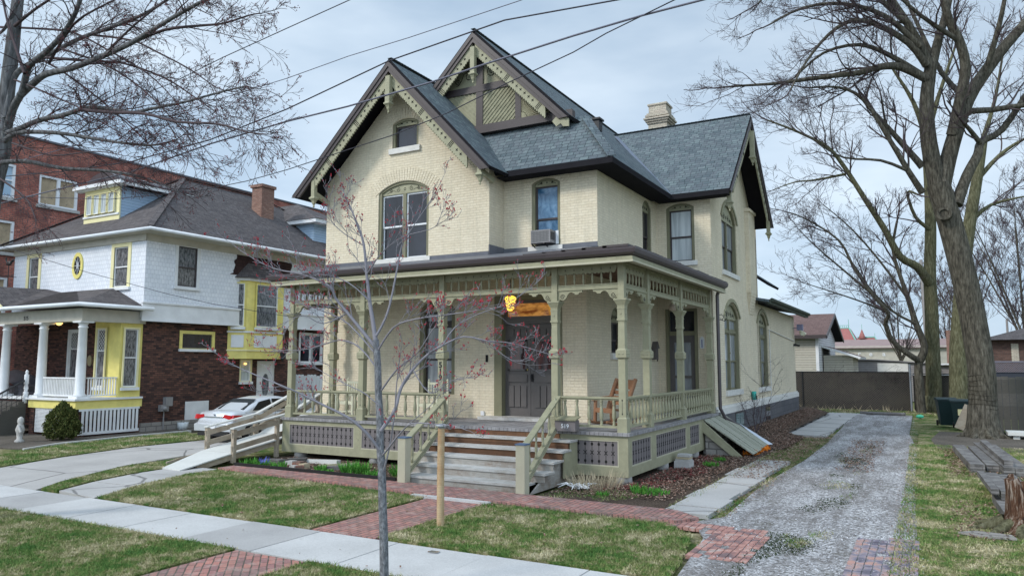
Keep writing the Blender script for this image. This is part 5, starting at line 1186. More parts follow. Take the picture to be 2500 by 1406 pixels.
for (x, y, a, b, h, an, mt, nm_) in items:
    m = MB(); brk(m, x, y, .02, a, b, h, an, .04); one(m, 'timber' if 'timber' in nm_ or 'plank' in nm_ else 'loose_brick', mt, nm_+' in the rubble edging of the left flower bed', 'timber' if 'timber' in nm_ or 'plank' in nm_ else 'brick', 'rubble edging of the flower bed')
m = MB(); m.prism(GZ, [(-15.5, 13.38), (-10.35, 13.34), (-10.35, 13.38), (-15.5, 13.43)], .0, .13); one(m, 'plastic_edging', BLACKC, 'black plastic edging between brick strip and flower bed', 'edging')
def clump(x, y, z, r, h, n, label, mat=GREENL, name='plant_clump', flowers=None, group='green clumps in the flower beds', spread=.6, w=.012):
    r_ = np.random.default_rng(int(abs(x*100+y*10))); a = r_.uniform(0, 6.283, n); q = r*np.sqrt(r_.uniform(0, 1, n)); X = x+q*np.cos(a); Y = y+q*np.sin(a); H_ = h*r_.uniform(.5, 1.1, n); b = r_.uniform(0, 6.283, n); W_ = w*r_.uniform(.6, 1.4, n)
    ox = (np.cos(a)*spread*q/r*.5+np.cos(b)*.3)*H_; oy = (np.sin(a)*spread*q/r*.5+np.sin(b)*.3)*H_; c, s = np.cos(b), np.sin(b)
    V = np.zeros((n, 4, 3)); V[:, 0] = np.stack([X, Y, np.full(n, z)], 1); V[:, 1] = np.stack([X+ox*.6-s*W_, Y+oy*.6+c*W_, z+H_*.6], 1); V[:, 2] = np.stack([X+ox, Y+oy, z+H_], 1); V[:, 3] = np.stack([X+ox*.6+s*W_, Y+oy*.6-c*W_, z+H_*.6], 1)
    o = fast_mesh(name, V, 4, mat, label, kind=None, cat='plant'); o['group'] = group
    return o
for x, y, r, h, n, l in ((-15.35, 13.75, .20, .20, 120, 'bright green clump nearest the ramp foot'), (-14.85, 13.72, .15, .16, 120, 'small green clump beside the blue flowers'), (-14.15, 13.58, .16, .2, 140, 'round green clump in front of the pale bricks'), (-12.9, 13.75, .13, .2, 80, 'dark green clump right of the buff brick'), (-12.6, 13.62, .16, .14, 70, 'low sprawling clump in the middle of the left bed'), (-11.95, 13.85, .30, .30, 330, 'largest dark green clump left of the steps'), (-11.3, 13.7, .18, .2, 90, 'feathery clump between the large clump and the maple'), (-10.75, 14.1, .24, .30, 200, 'leafy green clump against the left stair newel')):
    clump(x, y, .02, r, h, n, l)
clump(-5.2, 14.55, .03, .14, .20, 60, 'blue green daffodil leaves at the front of the right bed', GREENL, w=.016)
clump(-4.95, 14.7, .03, .30, .10, 200, 'light green groundcover patch right of the daffodil leaves'); clump(-5.75, 14.0, .03, .12, .1, 60, 'small weed nearest the brick strip in the right bed'); clump(-4.95, 19.3, .03, .2, .12, 110, 'thin iris shoots beside the slab path'); clump(-5.0, 20.4, .03, .15, .12, 80, 'small green shoots before the cellar hatch')
clump(-14.9, 13.78, .02, .10, .24, 40, 'tiny blue flowers at the ramp end of the left bed', BLUEFL, 'flowers')
clump(-6.2, 14.7, .03, .55, .34, 420, 'dry buff stems in front of the right porch skirt', STRAW, 'dry_stems', w=.005, spread=1.2)
t = MB(); r_ = random.Random(9)
for k in range(16):
    a = r_.uniform(0, 6.28); p = Vector((-6.55+.3*r_.random(), 14.35+.2*r_.random(), .05)); q = p+Vector((math.cos(a)*.2, math.sin(a)*.2, .10)); e = q+Vector((math.cos(a+.4)*.2, math.sin(a+.4)*.2, -.05)); t.tube([p, q, e], [.018, .014, .005], 5)
one(t, 'white_driftwood', WHITE, 'tangle of white painted roots lying by the right stair newel', 'driftwood')
t = MB()
for k in range(9): a = -12.9+k*.2; t.beam((a, 14.5+r_.random()*.4, .05), (a+.5*r_.random(), 14.2+r_.random()*.5, .12), .03, .02)
one(t, 'wood_chips', STRAW, 'pale split kindling scattered in the left bed', 'kindling')
# leafless shrub at the wall
def shrub(base, n, h, spread, r, label, mat, name='bare_shrub', seed=1):
    q = random.Random(seed); m = MB()
    def br(p, d, L, r, lv):
        pts = [p]; k = 4
        for i in range(k): d = (d+Vector((q.gauss(0, .18), q.gauss(0, .18), q.gauss(0, .12)))).normalized(); pts.append(pts[-1]+d*L/k)
        m.tube(pts, [r*(1-.7*i/k) for i in range(k+1)], 4 if lv else 5, cap=False)
        if lv < 3:
            for j in range(4): i = q.randint(1, k); dd = (d+Vector((q.gauss(0, .7), q.gauss(0, .7), q.gauss(.1, .5)))).normalized(); br(pts[i], dd, L*.5, r*.5, lv+1)
    for i in range(n): a = q.uniform(0, 6.28); br(Vector(base), Vector((math.cos(a)*spread, math.sin(a)*spread, 1)).normalized(), h*q.uniform(.7, 1.1), r, 0)
    return one(m, name, mat, label, 'shrub')
shrub((-5.3, 26.6, .25), 7, 1.6, .5, .014, 'leafless twiggy shrub in front of the tall wall window', TWIG, seed=4)
# trash bins
def bin_(x, y, rz, label, sticker):
    t = fresh('trash_bin', (x, y, 0), label, 'trash bin', 'dark green wheeled bins', rz); k = WL[t]; WL[t] = Vector((0, 0, 0))
    m = MB(); v = [(a*w, b*w2, z) for z, w, w2 in ((.05, .24, .26), (1.08, .34, .40)) for a, b in ((-1, -1), (1, -1), (1, 1), (-1, 1))]; m.add(v, [(3, 2, 1, 0), (4, 5, 6, 7), (0, 1, 5, 4), (1, 2, 6, 5), (2, 3, 7, 6), (3, 0, 4, 7)]); m.box(-.36, -.42, 1.05, .36, .42, 1.09); m.build('body', PLAST, t)
    m = MB(); m.prism(FX(0), [(-.44, 1.10), (.44, 1.10), (.44, 1.15), (.1, 1.20), (-.3, 1.18), (-.44, 1.13)], -.38, .38); m.build('lid', PLAST, t)
    for s in (-1, 1): m = MB(); m.tube([(s*.27, .27, .12), (s*.33, .27, .12)], .12, 12); m.build('wheel', CARB, t)
    m = MB(); m.tube([(-.3, .42, .93), (.3, .42, .93)], .018, 6); m.build('handle', PLAST, t)
    if sticker: m = MB(); m.box(-.10, -.365, .55, .06, -.33, .80); m.build('sticker', YEL2, t)
    WL[t] = k
bin_(.50, 37.0, R(8), 'dark green wheeled bin half hidden behind the bin with the yellow label', False); bin_(1.02, 35.7, R(-4), 'dark green wheeled bin with a yellow label beside the maple', True)
m = MB(); m.beam((.95, 34.3, .06), (1.35, 34.6, .95), .5, .03, (0, 1, 0)); one(m, 'board', RAMPW, 'weathered board leaning against the bin and the big maple', 'board')
# old timbers and stump at right
for k, (a, b, w, h, z, l) in enumerate((((.62, 26.2), (.88, 21.3), .30, .22, 0, 'left of the pair of grey timbers'), ((1.0, 26.2), (1.20, 21.5), .26, .2, 0, 'right of the pair of grey timbers'), ((1.15, 27.0), (1.48, 20.9), .22, .24, 0, 'long cracked timber in the middle pile'), ((1.45, 26.8), (1.75, 20.9), .3, .22, 0, 'broad timber at the right of the middle pile'), ((1.28, 26.5), (1.50, 21.2), .18, .12, .24, 'split timber lying on top of the middle pile'), ((.82, 18.9), (.92, 16.3), .12, .10, .26, 'narrow pale board on the pile by the stump'), ((1.0, 19.0), (1.12, 16.3), .22, .28, .05, 'grey board on the pile behind the stump'), ((1.28, 19.0), (1.42, 16.3), .3, .28, .03, 'broad board on the pile behind the stump'), ((.98, 17.0), (1.04, 15.0), .16, .16, .0, 'bleached timber leaning on the stump'))):
    m = MB(); m.beam((a[0], a[1], z+h/2), (b[0], b[1], z+h/2), w, h); one(m, 'timber', OLDW, l, 'timber', 'old landscape timbers on the right lawn')
t = fresh('tree_stump', (1.25, 14.4, 0), 'rotten split tree stump with reddish inner wood', 'stump')
q = random.Random(21); NS = 40
def stumpring(z, R0, jit, sd): 
    q = random.Random(sd); ph = [q.uniform(0, 6.28) for _ in range(5)]; out = []
    for i in range(NS): a = 2*math.pi*i/NS; r = R0*(1+jit*(math.sin(3*a+ph[0])+.7*math.sin(7*a+ph[1])+.6*math.sin(13*a+ph[2]))+q.uniform(-.03, .03)); out.append((1.25+r*math.cos(a)*.62, 14.4+r*math.sin(a)*.7, z+ (0 if z < .5 else .10*math.sin(5*a+ph[3])+.05*math.sin(11*a))))
    return out
m = MB(); rings = [stumpring(-.03, .80, .16, 3), stumpring(.10, .62, .13, 3), stumpring(.28, .50, .08, 4), stumpring(.55, .46, .07, 4), stumpring(.74, .47, .08, 4)]; inner = [[(1.25+(p[0]-1.25)*f, 14.4+(p[1]-14.4)*f, p[2]+dz) for p in rings[-1]] for f, dz in ((.72, .01), (.6, -.22), (.2, -.3))]
allr = rings+inner; vs = [p for r in allr for p in r]; m.add(vs, [(i*NS+k, i*NS+(k+1) % NS, (i+1)*NS+(k+1) % NS, (i+1)*NS+k) for i in range(len(allr)-1) for k in range(NS)], True); m.build('trunk', ROTW, t)
for k in range(5): a = 2.2+k*.55; m = MB(); m.tube([(1.25+.35*math.cos(a), 14.4+.35*math.sin(a), .12), (1.25+.6*math.cos(a), 14.4+.6*math.sin(a), .04), (1.25+.95*math.cos(a+.15), 14.4+.95*math.sin(a+.15), -.01)], [.11, .07, .02], 7); m.build('root', BARKG, t)
m = MB(); m.prism(GZ, [(.25, 13.6), (.6, 13.45), (1.0, 13.5), (.95, 13.75), (.5, 13.85)], .02, .05); one(m, 'bark_slab', STONE, 'flat pale slab of bark lying before the stump', 'bark')
m = MB(); m.box(2.25, 31.3, .15, 3.6, 32.3, .26); m.box(2.4, 31.4, 0, 2.6, 32.2, .15); m.box(3.2, 31.4, 0, 3.4, 32.2, .15); one(m, 'wooden_pallet', RAMPT, 'low pale platform at the foot of the board fence', 'platform')
m = MB(); m.tube([(3.0, 33.0, .0), (3.0, 33.0, .75)], .035, 8); one(m, 'plastic_tube', TEAL, 'upright teal tube before the board fence at the right edge', 'tube')
m = MB(); m.sphere((2.0, 33.3, .08), .16, 9, 6, (1.3, 1, .7)); one(m, 'stone', SILL, 'pale rounded stone at the foot of the big maple', 'stone')
m = MB(); m.tube([(-3.3, 43.3, .08), (-1.2, 43.1, .07)], .09, 8); one(m, 'log', OLDW, 'dark log lying at the far end of the gravel drive', 'log')
m = MB(); m.sphere((-1.05+.5, 42.0, .06), .12, 8, 5, (1.6, 1, .8)); one(m, 'green_bag', plain('green_plastic', (.05, .4, .25), .4), 'small green plastic bag near the grey forked tree', 'litter')
m = MB(); m.box(-6.25, 7.95+.85, -.003, -6.1, 8.9, .004); one(m, 'litter_scrap', CHROME, 'scrap of foil at the lawn edge of the sidewalk', 'litter')
grass([(-12, 46.3), (1, 46.2), (1, 46.95), (-12, 46.95)], 30, .30, .014, 'dead weeds along the foot of the slatted fence', mat=STRAW, name='weeds')
grass([(-4.35, 13.2), (-4.1, 13.2), (-3.9, 24), (-4.2, 24)], 500, .05, .008, 'ragged grass along the left edge of the slabs', name='grass')
# ================================================================ NEIGHBOUR HOUSE 515
N = empty('shingled_house', (-31, 23, 0), 'white shingled house over dark brick with yellow trim and number 515', 'house')
XN, XU, YN = -26.72, -26.42, 18.44; XNL = -35.7; YNB = 32.4; FN, SN, SU = FY(YN), FX(XN), FX(XU)
def nb(m, name, mat, par=None): return m.build(name, mat, par or N)
m = MB(); wall(m, SN, [(YN, 0), (YNB, 0), (YNB, 4.3), (YN, 4.3)], [[(20.09, 3.17), (21.78, 3.17), (21.78, 3.96), (20.09, 3.96)], [(23.17, 1.77), (23.85, 1.77), (23.85, 2.8), (23.17, 2.8)], [(24.17, .5), (25.25, .5), (25.25, 2.75), (24.17, 2.75)], [(26.70, 2.6), (28.30, 2.6), (28.30, 4.12), (26.70, 4.12)]], .18)
wall(m, FN, [(XNL, 0), (XN, 0), (XN, 4.3), (XNL, 4.3)], [[(-31.7, 1.75), (-30.5, 1.75), (-30.5, 4.0), (-31.7, 4.0)], [(-29.25, 1.4), (-28.55, 1.4), (-28.55, 3.95), (-29.25, 3.95)]], .18)
m.box(XNL, YNB, 0, XN, YNB+.1, 4.3); m.box(XNL, YN+.01, 0, XNL+.1, YNB, 4.3); nb(m, 'brick_wall', DKBR)
m = MB(); wall(m, SU, [(YN-.25, 5.0), (YNB, 5.0), (YNB, 7.75), (YN-.25, 7.75)], [[(19.62, 5.75), (20.52, 5.75), (20.52, 7.38), (19.62, 7.38)], [(28.2, 6.2), (29.6, 6.2), (29.6, 7.0), (28.2, 7.0)]], .12)
FU = FY(YN-.25)
wall(m, FU, [(XNL, 4.4), (XU, 4.4), (XU, 7.75), (XNL, 7.75)], [[(-34.5, 5.55), (-33.75, 5.55), (-33.75, 7.25), (-34.5, 7.25)], [(-28.4, 5.65), (-27.5, 5.65), (-27.5, 7.25), (-28.4, 7.25)]], .12)
m.box(XNL, YNB, 4.4, XU, YNB+.1, 7.75); m.box(XNL-.1, YN-.2, 4.4, XNL, YNB, 7.75); nb(m, 'shingle_wall', SHWH)
m = MB(); m.prism(FX(0), [(YN-.3, 4.28), (YNB, 4.28), (YNB, 5.0), (YN-.3, 5.0)], XU-.05, XU+.04); m.box(XU-.05, YN-.33, 4.95, XU+.09, YNB, 5.02); m.box(XU-.05, YN-.32, 4.26, XU+.07, YNB, 4.33); nb(m, 'trim_band', WHITE)
# torn dark shingles over the oriel
m = MB(); q = random.Random(2); top = [(22.5, 7.5), (25.75, 7.5)]; P = [(22.5, 7.55)]+[(22.52+q.uniform(-.06, .06)-.05*k*.3, 7.4-.09*k) for k in range(1, 10)]+[(22.2, 6.5), (26.2, 6.5)]+[(25.75+q.uniform(-.07, .07), 6.6+.09*k) for k in range(1, 10)]+[(25.75, 7.55)]
m.prism(SU, P, 0, .012); nb(m, 'bare_shingles', SHDK)
def nwin(pl, u0, u1, v0, v1, casing=WHITE, cw=.12, glass=GLASSN, sash=WHITE, meet=.5, sill=True, proud=.0, par=None, lab=None, lattice=False):
    m = MB(); o = [(u0-cw, v0-cw*.3), (u1+cw, v0-cw*.3), (u1+cw, v1+cw), (u0-cw, v1+cw)]; i = [(u0, v0), (u1, v0), (u1, v1), (u0, v1)]; ring(m, pl, o, i, proud+.03, proud-.02); w = m.build('window', casing, par or N, lab)
    m = MB(); s = .045; mid = v0+(v1-v0)*meet; ring(m, pl, i, [(u0+s, v0+s), (u1-s, v0+s), (u1-s, v1-s), (u0+s, v1-s)], proud-.02, proud-.06)
    if meet < .99: m.pbox(pl, u0+s, mid-.025, proud-.02, u1-s, mid+.025, proud-.06)
    m.build('sash', sash, w); m = MB(); m.pbox(pl, u0+s, v0+s, proud-.055, u1-s, v1-s, proud-.065); m.build('glass', glass, w)
    if lattice:
        m = MB(); k = u0-(v1-mid)
        while k < u1:
            for sg in (-1, 1):
                a, b = (k, mid), (k+(v1-mid), v1)
                if sg < 0: a, b = (k, v1), (k+(v1-mid), mid)
                q_ = [p for p in clip([(u0+s, mid), (u1-s, mid), (u1-s, v1-s), (u0+s, v1-s)], [(a[0], a[1]), (a[0]+.022, a[1]), (b[0]+.022, b[1]), (b[0], b[1])] if sg > 0 else [(a[0], a[1]), (b[0], b[1]), (b[0]+.022, b[1]), (a[0]+.022, a[1])])]
                if len(q_) > 2: m.prism(pl, q_, proud-.05, proud-.045)
            k += .15
        m.build('lattice', WHITE, w)
    if sill: m = MB(); m.pbox(pl, u0-cw-.03, v0-.13, proud-.02, u1+cw+.03, v0-.02, proud+.09); m.build('sill', WHITE, w)
    return w
nwin(SU, 19.62, 20.52, 5.75, 7.38, WHITE, .14, GLASSN, BROWN, .48, lab='white cased window with a lace panel')
nwin(SU, 28.2, 29.6, 6.2, 7.0, YEL2, .1, GLASS)
nwin(FU, -34.5, -33.75, 5.55, 7.25, YEL2, .18, GLASSN); nwin(FU, -28.4, -27.5, 5.65, 7.25, YEL2, .18, GLASSN)
nwin(SN, 20.2, 21.66, 3.25, 3.85, YEL, .13, GLASS, DOORG, 1.0); nwin(SN, 23.25, 23.8, 1.85, 2.75, YEL2, .06, GLASSW, WHITE, .5); m = MB(); m.sphere(SN.p(23.5, 2.62, .0), .07, 8, 5, (1, 1, .7)); nb(m, 'window_lamp', LAMPG2)
nwin(SN, 26.8, 27.5, 2.7, 4.05, WHITE, .09, GLASS, WHITE, 1.0); nwin(SN, 27.62, 28.25, 2.7, 4.05, WHITE, .07, GLASS, WHITE, 1.0)
nwin(FN, -31.6, -30.6, 1.85, 3.95, WHITE, .1, GLASSN, WHITE, .66, proud=-.02, lattice=True)
# oval window
m = MB(); oc = (-30.85, 6.68); ov = lambda r, k=1.6: [(oc[0]+r*math.cos(i*math.pi/12), oc[1]+r*k*math.sin(i*math.pi/12)) for i in range(24)]
ring(m, FU, ov(.37, 1.5), ov(.24, 1.65), .05, -.01); ow = nb(m, 'oval_window', YEL); m = MB(); m.prism(FU, ov(.25, 1.65), .0, .02); m.build('glass', GLASS, ow); m = MB(); 
for i in range(8): a = i*math.pi/4; m.tube([FU.p(*oc, .03), FU.p(oc[0]+.24*math.cos(a), oc[1]+.40*math.sin(a), .03)], .012, 4)
m.tube([FU.p(oc[0]+.08*math.cos(i*.524), oc[1]+.12*math.sin(i*.524), .03) for i in range(13)], .01, 4); m.build('muntins', WHITE, ow)
# side door, blocked openings
m = MB(); m.pbox(SN, 24.17, .5, -.05, 25.25, 2.75, -.12); dr_ = nb(m, 'side_door', WHITE); m = MB(); m.prism(SN, [(24.72+.2*math.cos(i*math.pi/10), 1.65+.52*math.sin(i*math.pi/10)) for i in range(20)], -.05, -.03); m.build('oval_glass', GLASSN, dr_); m = MB(); m.sphere(SN.p(25.1, 1.3, 0), .04); m.build('knob', DKIRON, dr_)
m = MB(); m.box(XN-.2, 24.1, 0, XN+.5, 25.4, .5); nb(m, 'door_step', SLABC)
m = MB(); m.pbox(SN, 20.47, .15, 0, 21.6, 1.08, .04); nb(m, 'white_hatch', WHITE)
m = MB(); m.pbox(SN, YN+.02, 0, 0, YNB, .34, .05); m.pbox(FN, -32, 0, 0, XN, .3, .05); nb(m, 'stone_footing', STONE)
# oriel bay
bayo = [(0, 22.45), (.62, 22.95), (.62, 25.2), (0, 25.7)]
def bay(z0, z1, e, mat, name):
    P = [(XN-.02, 22.45-e), (XN+.55+e, 23.05-e*.6), (XN+.55+e, 25.1+e*.6), (XN-.02, 25.7+e)]; m = MB(); m.prism(GZ, P, z0, z1); return nb(m, name, mat)
OB = bay(2.84, 6.35, 0, YEL, 'oriel_bay'); bay(3.98, 4.06, .05, WHITE, 'bay_moulding'); bay(3.18, 3.24, .04, YEL2, 'bay_moulding'); bay(6.28, 6.40, .10, WHITE, 'bay_cornice')
m = MB(); P = [(XN-.05, 22.2), (XN+.75, 22.85), (XN+.75, 25.3), (XN-.05, 25.95)]; v = [(x, y, 6.40) for x, y in P]+[(XU+.02, 23.2, 7.1), (XU+.02, 24.9, 7.1)]; m.add(v, [(3, 2, 1, 0), (0, 1, 4), (1, 2, 5, 4), (2, 3, 5)]); m.slab([(p[0], p[1], 6.42) for p in P], .03); nb(m, 'bay_roof', ROOF2)
BF = FX(XN+.55); nwin(BF, 23.45, 24.7, 4.25, 6.15, YEL, .04, GLASSN, WHITE, .5, proud=.08, lattice=False); 
dv = Vector((.57, .6, 0)).normalized(); BS = Pl((XN, 22.45, 0), dv, (dv.y, -dv.x, 0)); nwin(BS, .2, .66, 4.25, 6.15, YEL, .04, GLASSN, WHITE, .5, proud=.08)
m = MB(); m.pbox(BF, 23.45, 3.34, .0, 24.75, 3.88, .02); m.pbox(BS, .16, 3.34, 0, .68, 3.88, .02); nb(m, 'bay_panel', WHITE)
# main hip roof
def hip(name, x0, x1, y0, y1, z0, zr, yr0, yr1, xr, mat=ROOF2):
    m = MB(); A, B, C_, D_ = (x1, y0, z0), (x1, y1, z0), (x0, y1, z0), (x0, y0, z0); E, F_ = (xr, yr0, zr), (xr, yr1, zr)
    m.add([A, B, C_, D_, E, F_], [(0, 1, 5, 4), (2, 3, 4, 5), (3, 0, 4), (1, 2, 5), (3, 2, 1, 0)]); return nb(m, name, mat)
ex0, ex1, ey0, ey1 = -36.4, -25.62, 17.78, 33.1
hip('hip_roof', ex0, ex1, ey0, ey1, 7.80, 11.45, 23.1, 27.8, -31.0)
m = MB()
for a, b in (((ex1-.04, ey0, 7.84), (-31.0, 23.1, 11.48)), ((-31.0, 23.1, 11.48), (-31.0, 27.8, 11.48)), ((ex1, ey1, 7.84), (-31, 27.8, 11.48)), ((ex0, ey0, 7.84), (-31.0, 23.1, 11.48))): caps(m, a, b, .12, .16)
nb(m, 'hip_caps', ROOF2)
m = MB(); m.prism(GZ, [(ex0, ey0), (ex1, ey0), (ex1, ey1), (ex0, ey1)], 7.66, 7.80); nb(m, 'soffit', CREAMW)
m = MB()
def lgut(x0, x1, y0, y1, z, r=.07): m.tube([(x0, y0-.05, z), (x1+.05, y0-.05, z), (x1+.05, y1, z)], r, 8)
lgut(ex0, ex1, ey0, ey1, 7.74); nb(m, 'white_gutter', WHITE)
m = MB(); m.prism(FX(0), [(YN-.3, 7.40), (YNB, 7.40), (YNB, 7.68), (YN-.3, 7.68)], XU-.02, XU+.05); m.box(XNL, YN-.32, 7.40, XU+.05, YN-.24, 7.68); nb(m, 'frieze_board', CREAMW)
m = MB(); m.box(-29.35, 25.85, 9.0, -28.65, 26.65, 11.40); m.box(-29.42, 25.78, 11.40, -28.58, 26.72, 11.55); nb(m, 'chimney', OLDBR)
# front dormer with barrel head
DY = 19.15; FD = FY(DY)
m = MB(); m.prism(FX(0), [(DY, 8.6), (DY, 10.15), (22.3, 10.15)], -32.15, -29.75); dm = nb(m, 'dormer', BLUES)
m = MB(); m.pbox(FD, -32.2, 8.62, -.02, -29.7, 10.2, .04); m.prism(FD, [(-32.0, 10.35)]+[(-30.95-1.05*math.cos(R(t)), 10.35+.50*math.sin(R(t))) for t in range(0, 181, 15)][1:-1]+[(-29.9, 10.35)], -.02, .05); m.build('dormer_front', YEL2, dm)
for k in range(4):
    u = -31.95+k*.52; nwin(FD, u, u+.42, 9.05, 9.9, YEL2, .02, GLASSW, WHITE, 1., sill=False, proud=.12, par=dm)
m = MB(); m.pbox(FD, -32.2, 8.92, .04, -29.7, 9.0, .09); m.box(-32.65, DY-.35, 10.18, -29.25, DY-.20, 10.32); m.beam((-29.35, DY-.3, 10.22), (-29.35, 22.4, 10.25), .14, .14); m.box(-32.6, DY-.2, 10.12, -29.35, DY, 10.2); m.build('dormer_cornice', WHITE, dm)
m = MB(); pr_ = [(-30.95-1.12*math.cos(R(t)), 10.30+.56*math.sin(R(t))) for t in range(0, 181, 15)]; m.prism(FD, pr_, .10, -3.6); m.slab([(-32.6, DY-.3, 10.32), (-29.25, DY-.3, 10.32), (-29.25, 22.4, 10.36), (-32.6, 22.4, 10.36)], .03); m.build('dormer_roof', GUT, dm)
# rear side dormer
m = MB(); m.box(-28.6, 28.0, 8.6, -27.2, 30.2, 9.75); d2 = nb(m, 'side_dormer', BLUES); m = MB(); m.box(-30.5, 27.6, 9.75, -26.7, 30.6, 9.95); m.build('dormer_cornice', WHITE, d2); m = MB(); m.add([(-26.65, 27.55, 9.95), (-26.65, 30.65, 9.95), (-31, 30.65, 9.95), (-31, 27.55, 9.95), (-29.5, 29.1, 11.2), (-31, 29.1, 11.2)], [(0, 1, 4), (1, 2, 5, 4), (3, 0, 4, 5), (3, 2, 1, 0)]); m.build('dormer_roof', ROOF2, d2)
# front porch of 515
PX0, PX1, PY = -34.6, -26.6, 15.9
m = MB(); m.box(PX0, PY, 1.25, PX1, YN, 1.36); nb(m, 'porch_floor', SIDINGG); m = MB(); m.box(PX0-.06, PY-.1, 1.30, PX1+.08, YN-.01, 1.37); nb(m, 'floor_edge', WHITE)
m = MB(); m.box(-29.6, PY-.02, 1.0, PX1, PY+.04, 1.30); m.box(PX1-.04, PY, 1.0, PX1+.02, YN, 1.30); nb(m, 'yellow_fascia', YEL)
m = MB(); m.box(-29.6, PY+.05, 0, -29.3, YN, 1.0); nb(m, 'porch_base', DKBR); m = MB(); m.box(-27.2, PY+.05, 0, PX1-.05, PY+.4, 1.0); m.box(PX1-.3, PY+.1, 0, PX1-.06, YN, .98); nb(m, 'porch_base', DKBR)
m = MB(); pk = FY(PY+.03); k = -29.15
while k < -27.55: m.pbox(pk, k, .12, 0, k+.028, 1.0, .01); k += .06
z = .12
while z < 1.0: m.pbox(pk, -29.15, z, .01, -27.55, z+.022, .02); z += .05
nb(m, 'white_lattice', WHITE)
m = MB(); gk = FX(PX1); k = PY+.2
m.pbox(gk, PY+.1, .92, .02, YN-.1, 1.0, .05); m.pbox(gk, PY+.1, .08, .02, YN-.1, .18, .05)
while k < YN-.2: m.pbox(gk, k, .12, .03, k+.09, .96, .045); k += .15
nb(m, 'white_grille', WHITE)
for x in (-33.9, -31.9, -29.35, -26.85):
    m = MB(); m.box(x-.26, PY+.0, 1.37, x+.26, PY+.5, 1.45); m.lathe((x, PY+.25, 1.45), [(.20, 0), (.20, .06), (.17, .10), (.165, .9), (.14, 2.45), (.165, 2.47), (.165, 2.51), (.14, 2.53), (.14, 2.58), (.20, 2.66)], 20); m.box(x-.25, PY, 4.10, x+.25, PY+.5, 4.16); nb(m, 'porch_column', WHITE)
m = MB(); m.box(PX0, PY+.03, 4.16, PX1+.02, PY+.45, 4.62); m.box(PX1-.4, PY+.45, 4.16, PX1+.02, YN, 4.62); nb(m, 'porch_beam', CREAMW)
m = MB(); m.box(PX0, PY+.45, 4.5, PX1-.4, YN, 4.55); nb(m, 'porch_ceiling', WHITE)
m = MB(); m.tube([(PX0, PY-.38, 4.72), (PX1+.45, PY-.38, 4.72), (PX1+.45, YN, 4.72)], .08, 8); nb(m, 'porch_gutter', WHITE)
m = MB(); rx = PX1+.42; m.add([(PX0-.3, PY-.35, 4.74), (rx, PY-.35, 4.74), (rx, YN-.26, 4.74), (-28.3, YN-.26, 5.62), (-30.8, YN-.26, 5.62), (PX0-.3, YN-.26, 5.62)], [(0, 1, 3, 4, 5), (1, 2, 3), (0, 5, 4, 3, 2, 1)])
m.add([(-31.2, PY-.35, 4.76), (-33.0, PY-.35, 5.72), (-34.8, PY-.35, 4.76), (-33.0, YN-.26, 5.80), (-31.2, YN-.26, 5.5)], [(0, 3, 1), (1, 3, 2), (0, 4, 3)]); nb(m, 'porch_roof', ROOF2)
m = MB(); m.prism(FY(PY-.33), [(-31.3, 4.76), (-33.0, 5.66), (-34.7, 4.76)], 0, -.05); nb(m, 'pediment', SHWH); m = MB(); m.beam((-31.15, PY-.40, 4.78), (-33.0, PY-.40, 5.76), .05, .10); m.beam((-34.85, PY-.40, 4.78), (-33.0, PY-.40, 5.76), .05, .10); nb(m, 'pediment_trim', YEL2)
m = MB(); text_mb(m, FY(PY+.03), '515', -30.2, 4.28, .22, .001, .012, bold=.003); nb(m, 'house_number', DKIRON)
def prail(a, b, z=1.40):
    a = Vector((*a, z)); b = Vector((*b, z)); m = MB(); m.beam(a+Vector((0, 0, .70)), b+Vector((0, 0, .70)), .08, .05); m.beam(a+Vector((0, 0, .06)), b+Vector((0, 0, .06)), .06, .05); n = int((b-a).length/.10)
    for k in range(n): p = a.lerp(b, (k+.5)/n); m.box(p.x-.018, p.y-.018, z+.06, p.x+.018, p.y+.018, z+.70)
    nb(m, 'porch_railing', WHITE)
prail((-29.15, PY+.25), (-27.05, PY+.25)); prail((PX1-.25, PY+.5), (PX1-.25, YN-.05))
# yellow porch bay at the corner
m = MB(); m.box(-28.35, YN-.9, 1.36, XN-.02, YN, 4.5); yb = nb(m, 'yellow_bay', YEL); YBF = FY(YN-.9)
nwin(YBF, -28.1, -27.55, 1.75, 3.95, YEL2, .05, GLASSN, WHITE, .62, par=yb, proud=.08, lattice=True); nwin(FX(XN-.02), YN-.78, YN-.22, 1.75, 3.95, YEL2, .05, GLASSN, WHITE, .5, par=yb, proud=.08)
m = MB(); m.pbox(FN, -29.2, 1.4, -.05, -28.6, 3.9, -.1); fd = nb(m, 'front_door', WHITE); m = MB(); m.pbox(FN, -29.08, 2.0, -.04, -28.72, 3.4, -.03); m.build('door_glass', GLASS, fd)
t = fresh('porch_lamp', (-29.0, PY+.6, 4.4), 'small glowing lamp under the porch ceiling of the 515 house', 'lamp'); m = MB(); m.sphere((-29.0, PY+.6, 4.2), .13, 10, 6); m.build('lamp_glass', LAMPG2, t); m = MB(); m.lathe((-29.0, PY+.6, 4.30), [(.15, 0), (.10, .08), (.05, .18)], 10); m.build('lamp_cap', DKIRON, t)
t = fresh('wall_lantern', (XN+.6, 24.9, 3.1), 'black carriage lantern under the yellow oriel bay', 'lantern'); m = MB(); m.tube([(XN+.55, 24.9, 3.2), (XN+.8, 24.9, 3.3), (XN+.85, 24.9, 3.2)], .015, 5); m.lathe((XN+.82, 24.9, 2.72), [(.02, 0), (.05, .08), (.10, .12), (.13, .35), (.15, .37), (.04, .5)], 6, False); m.build('lantern', DKIRON, t)
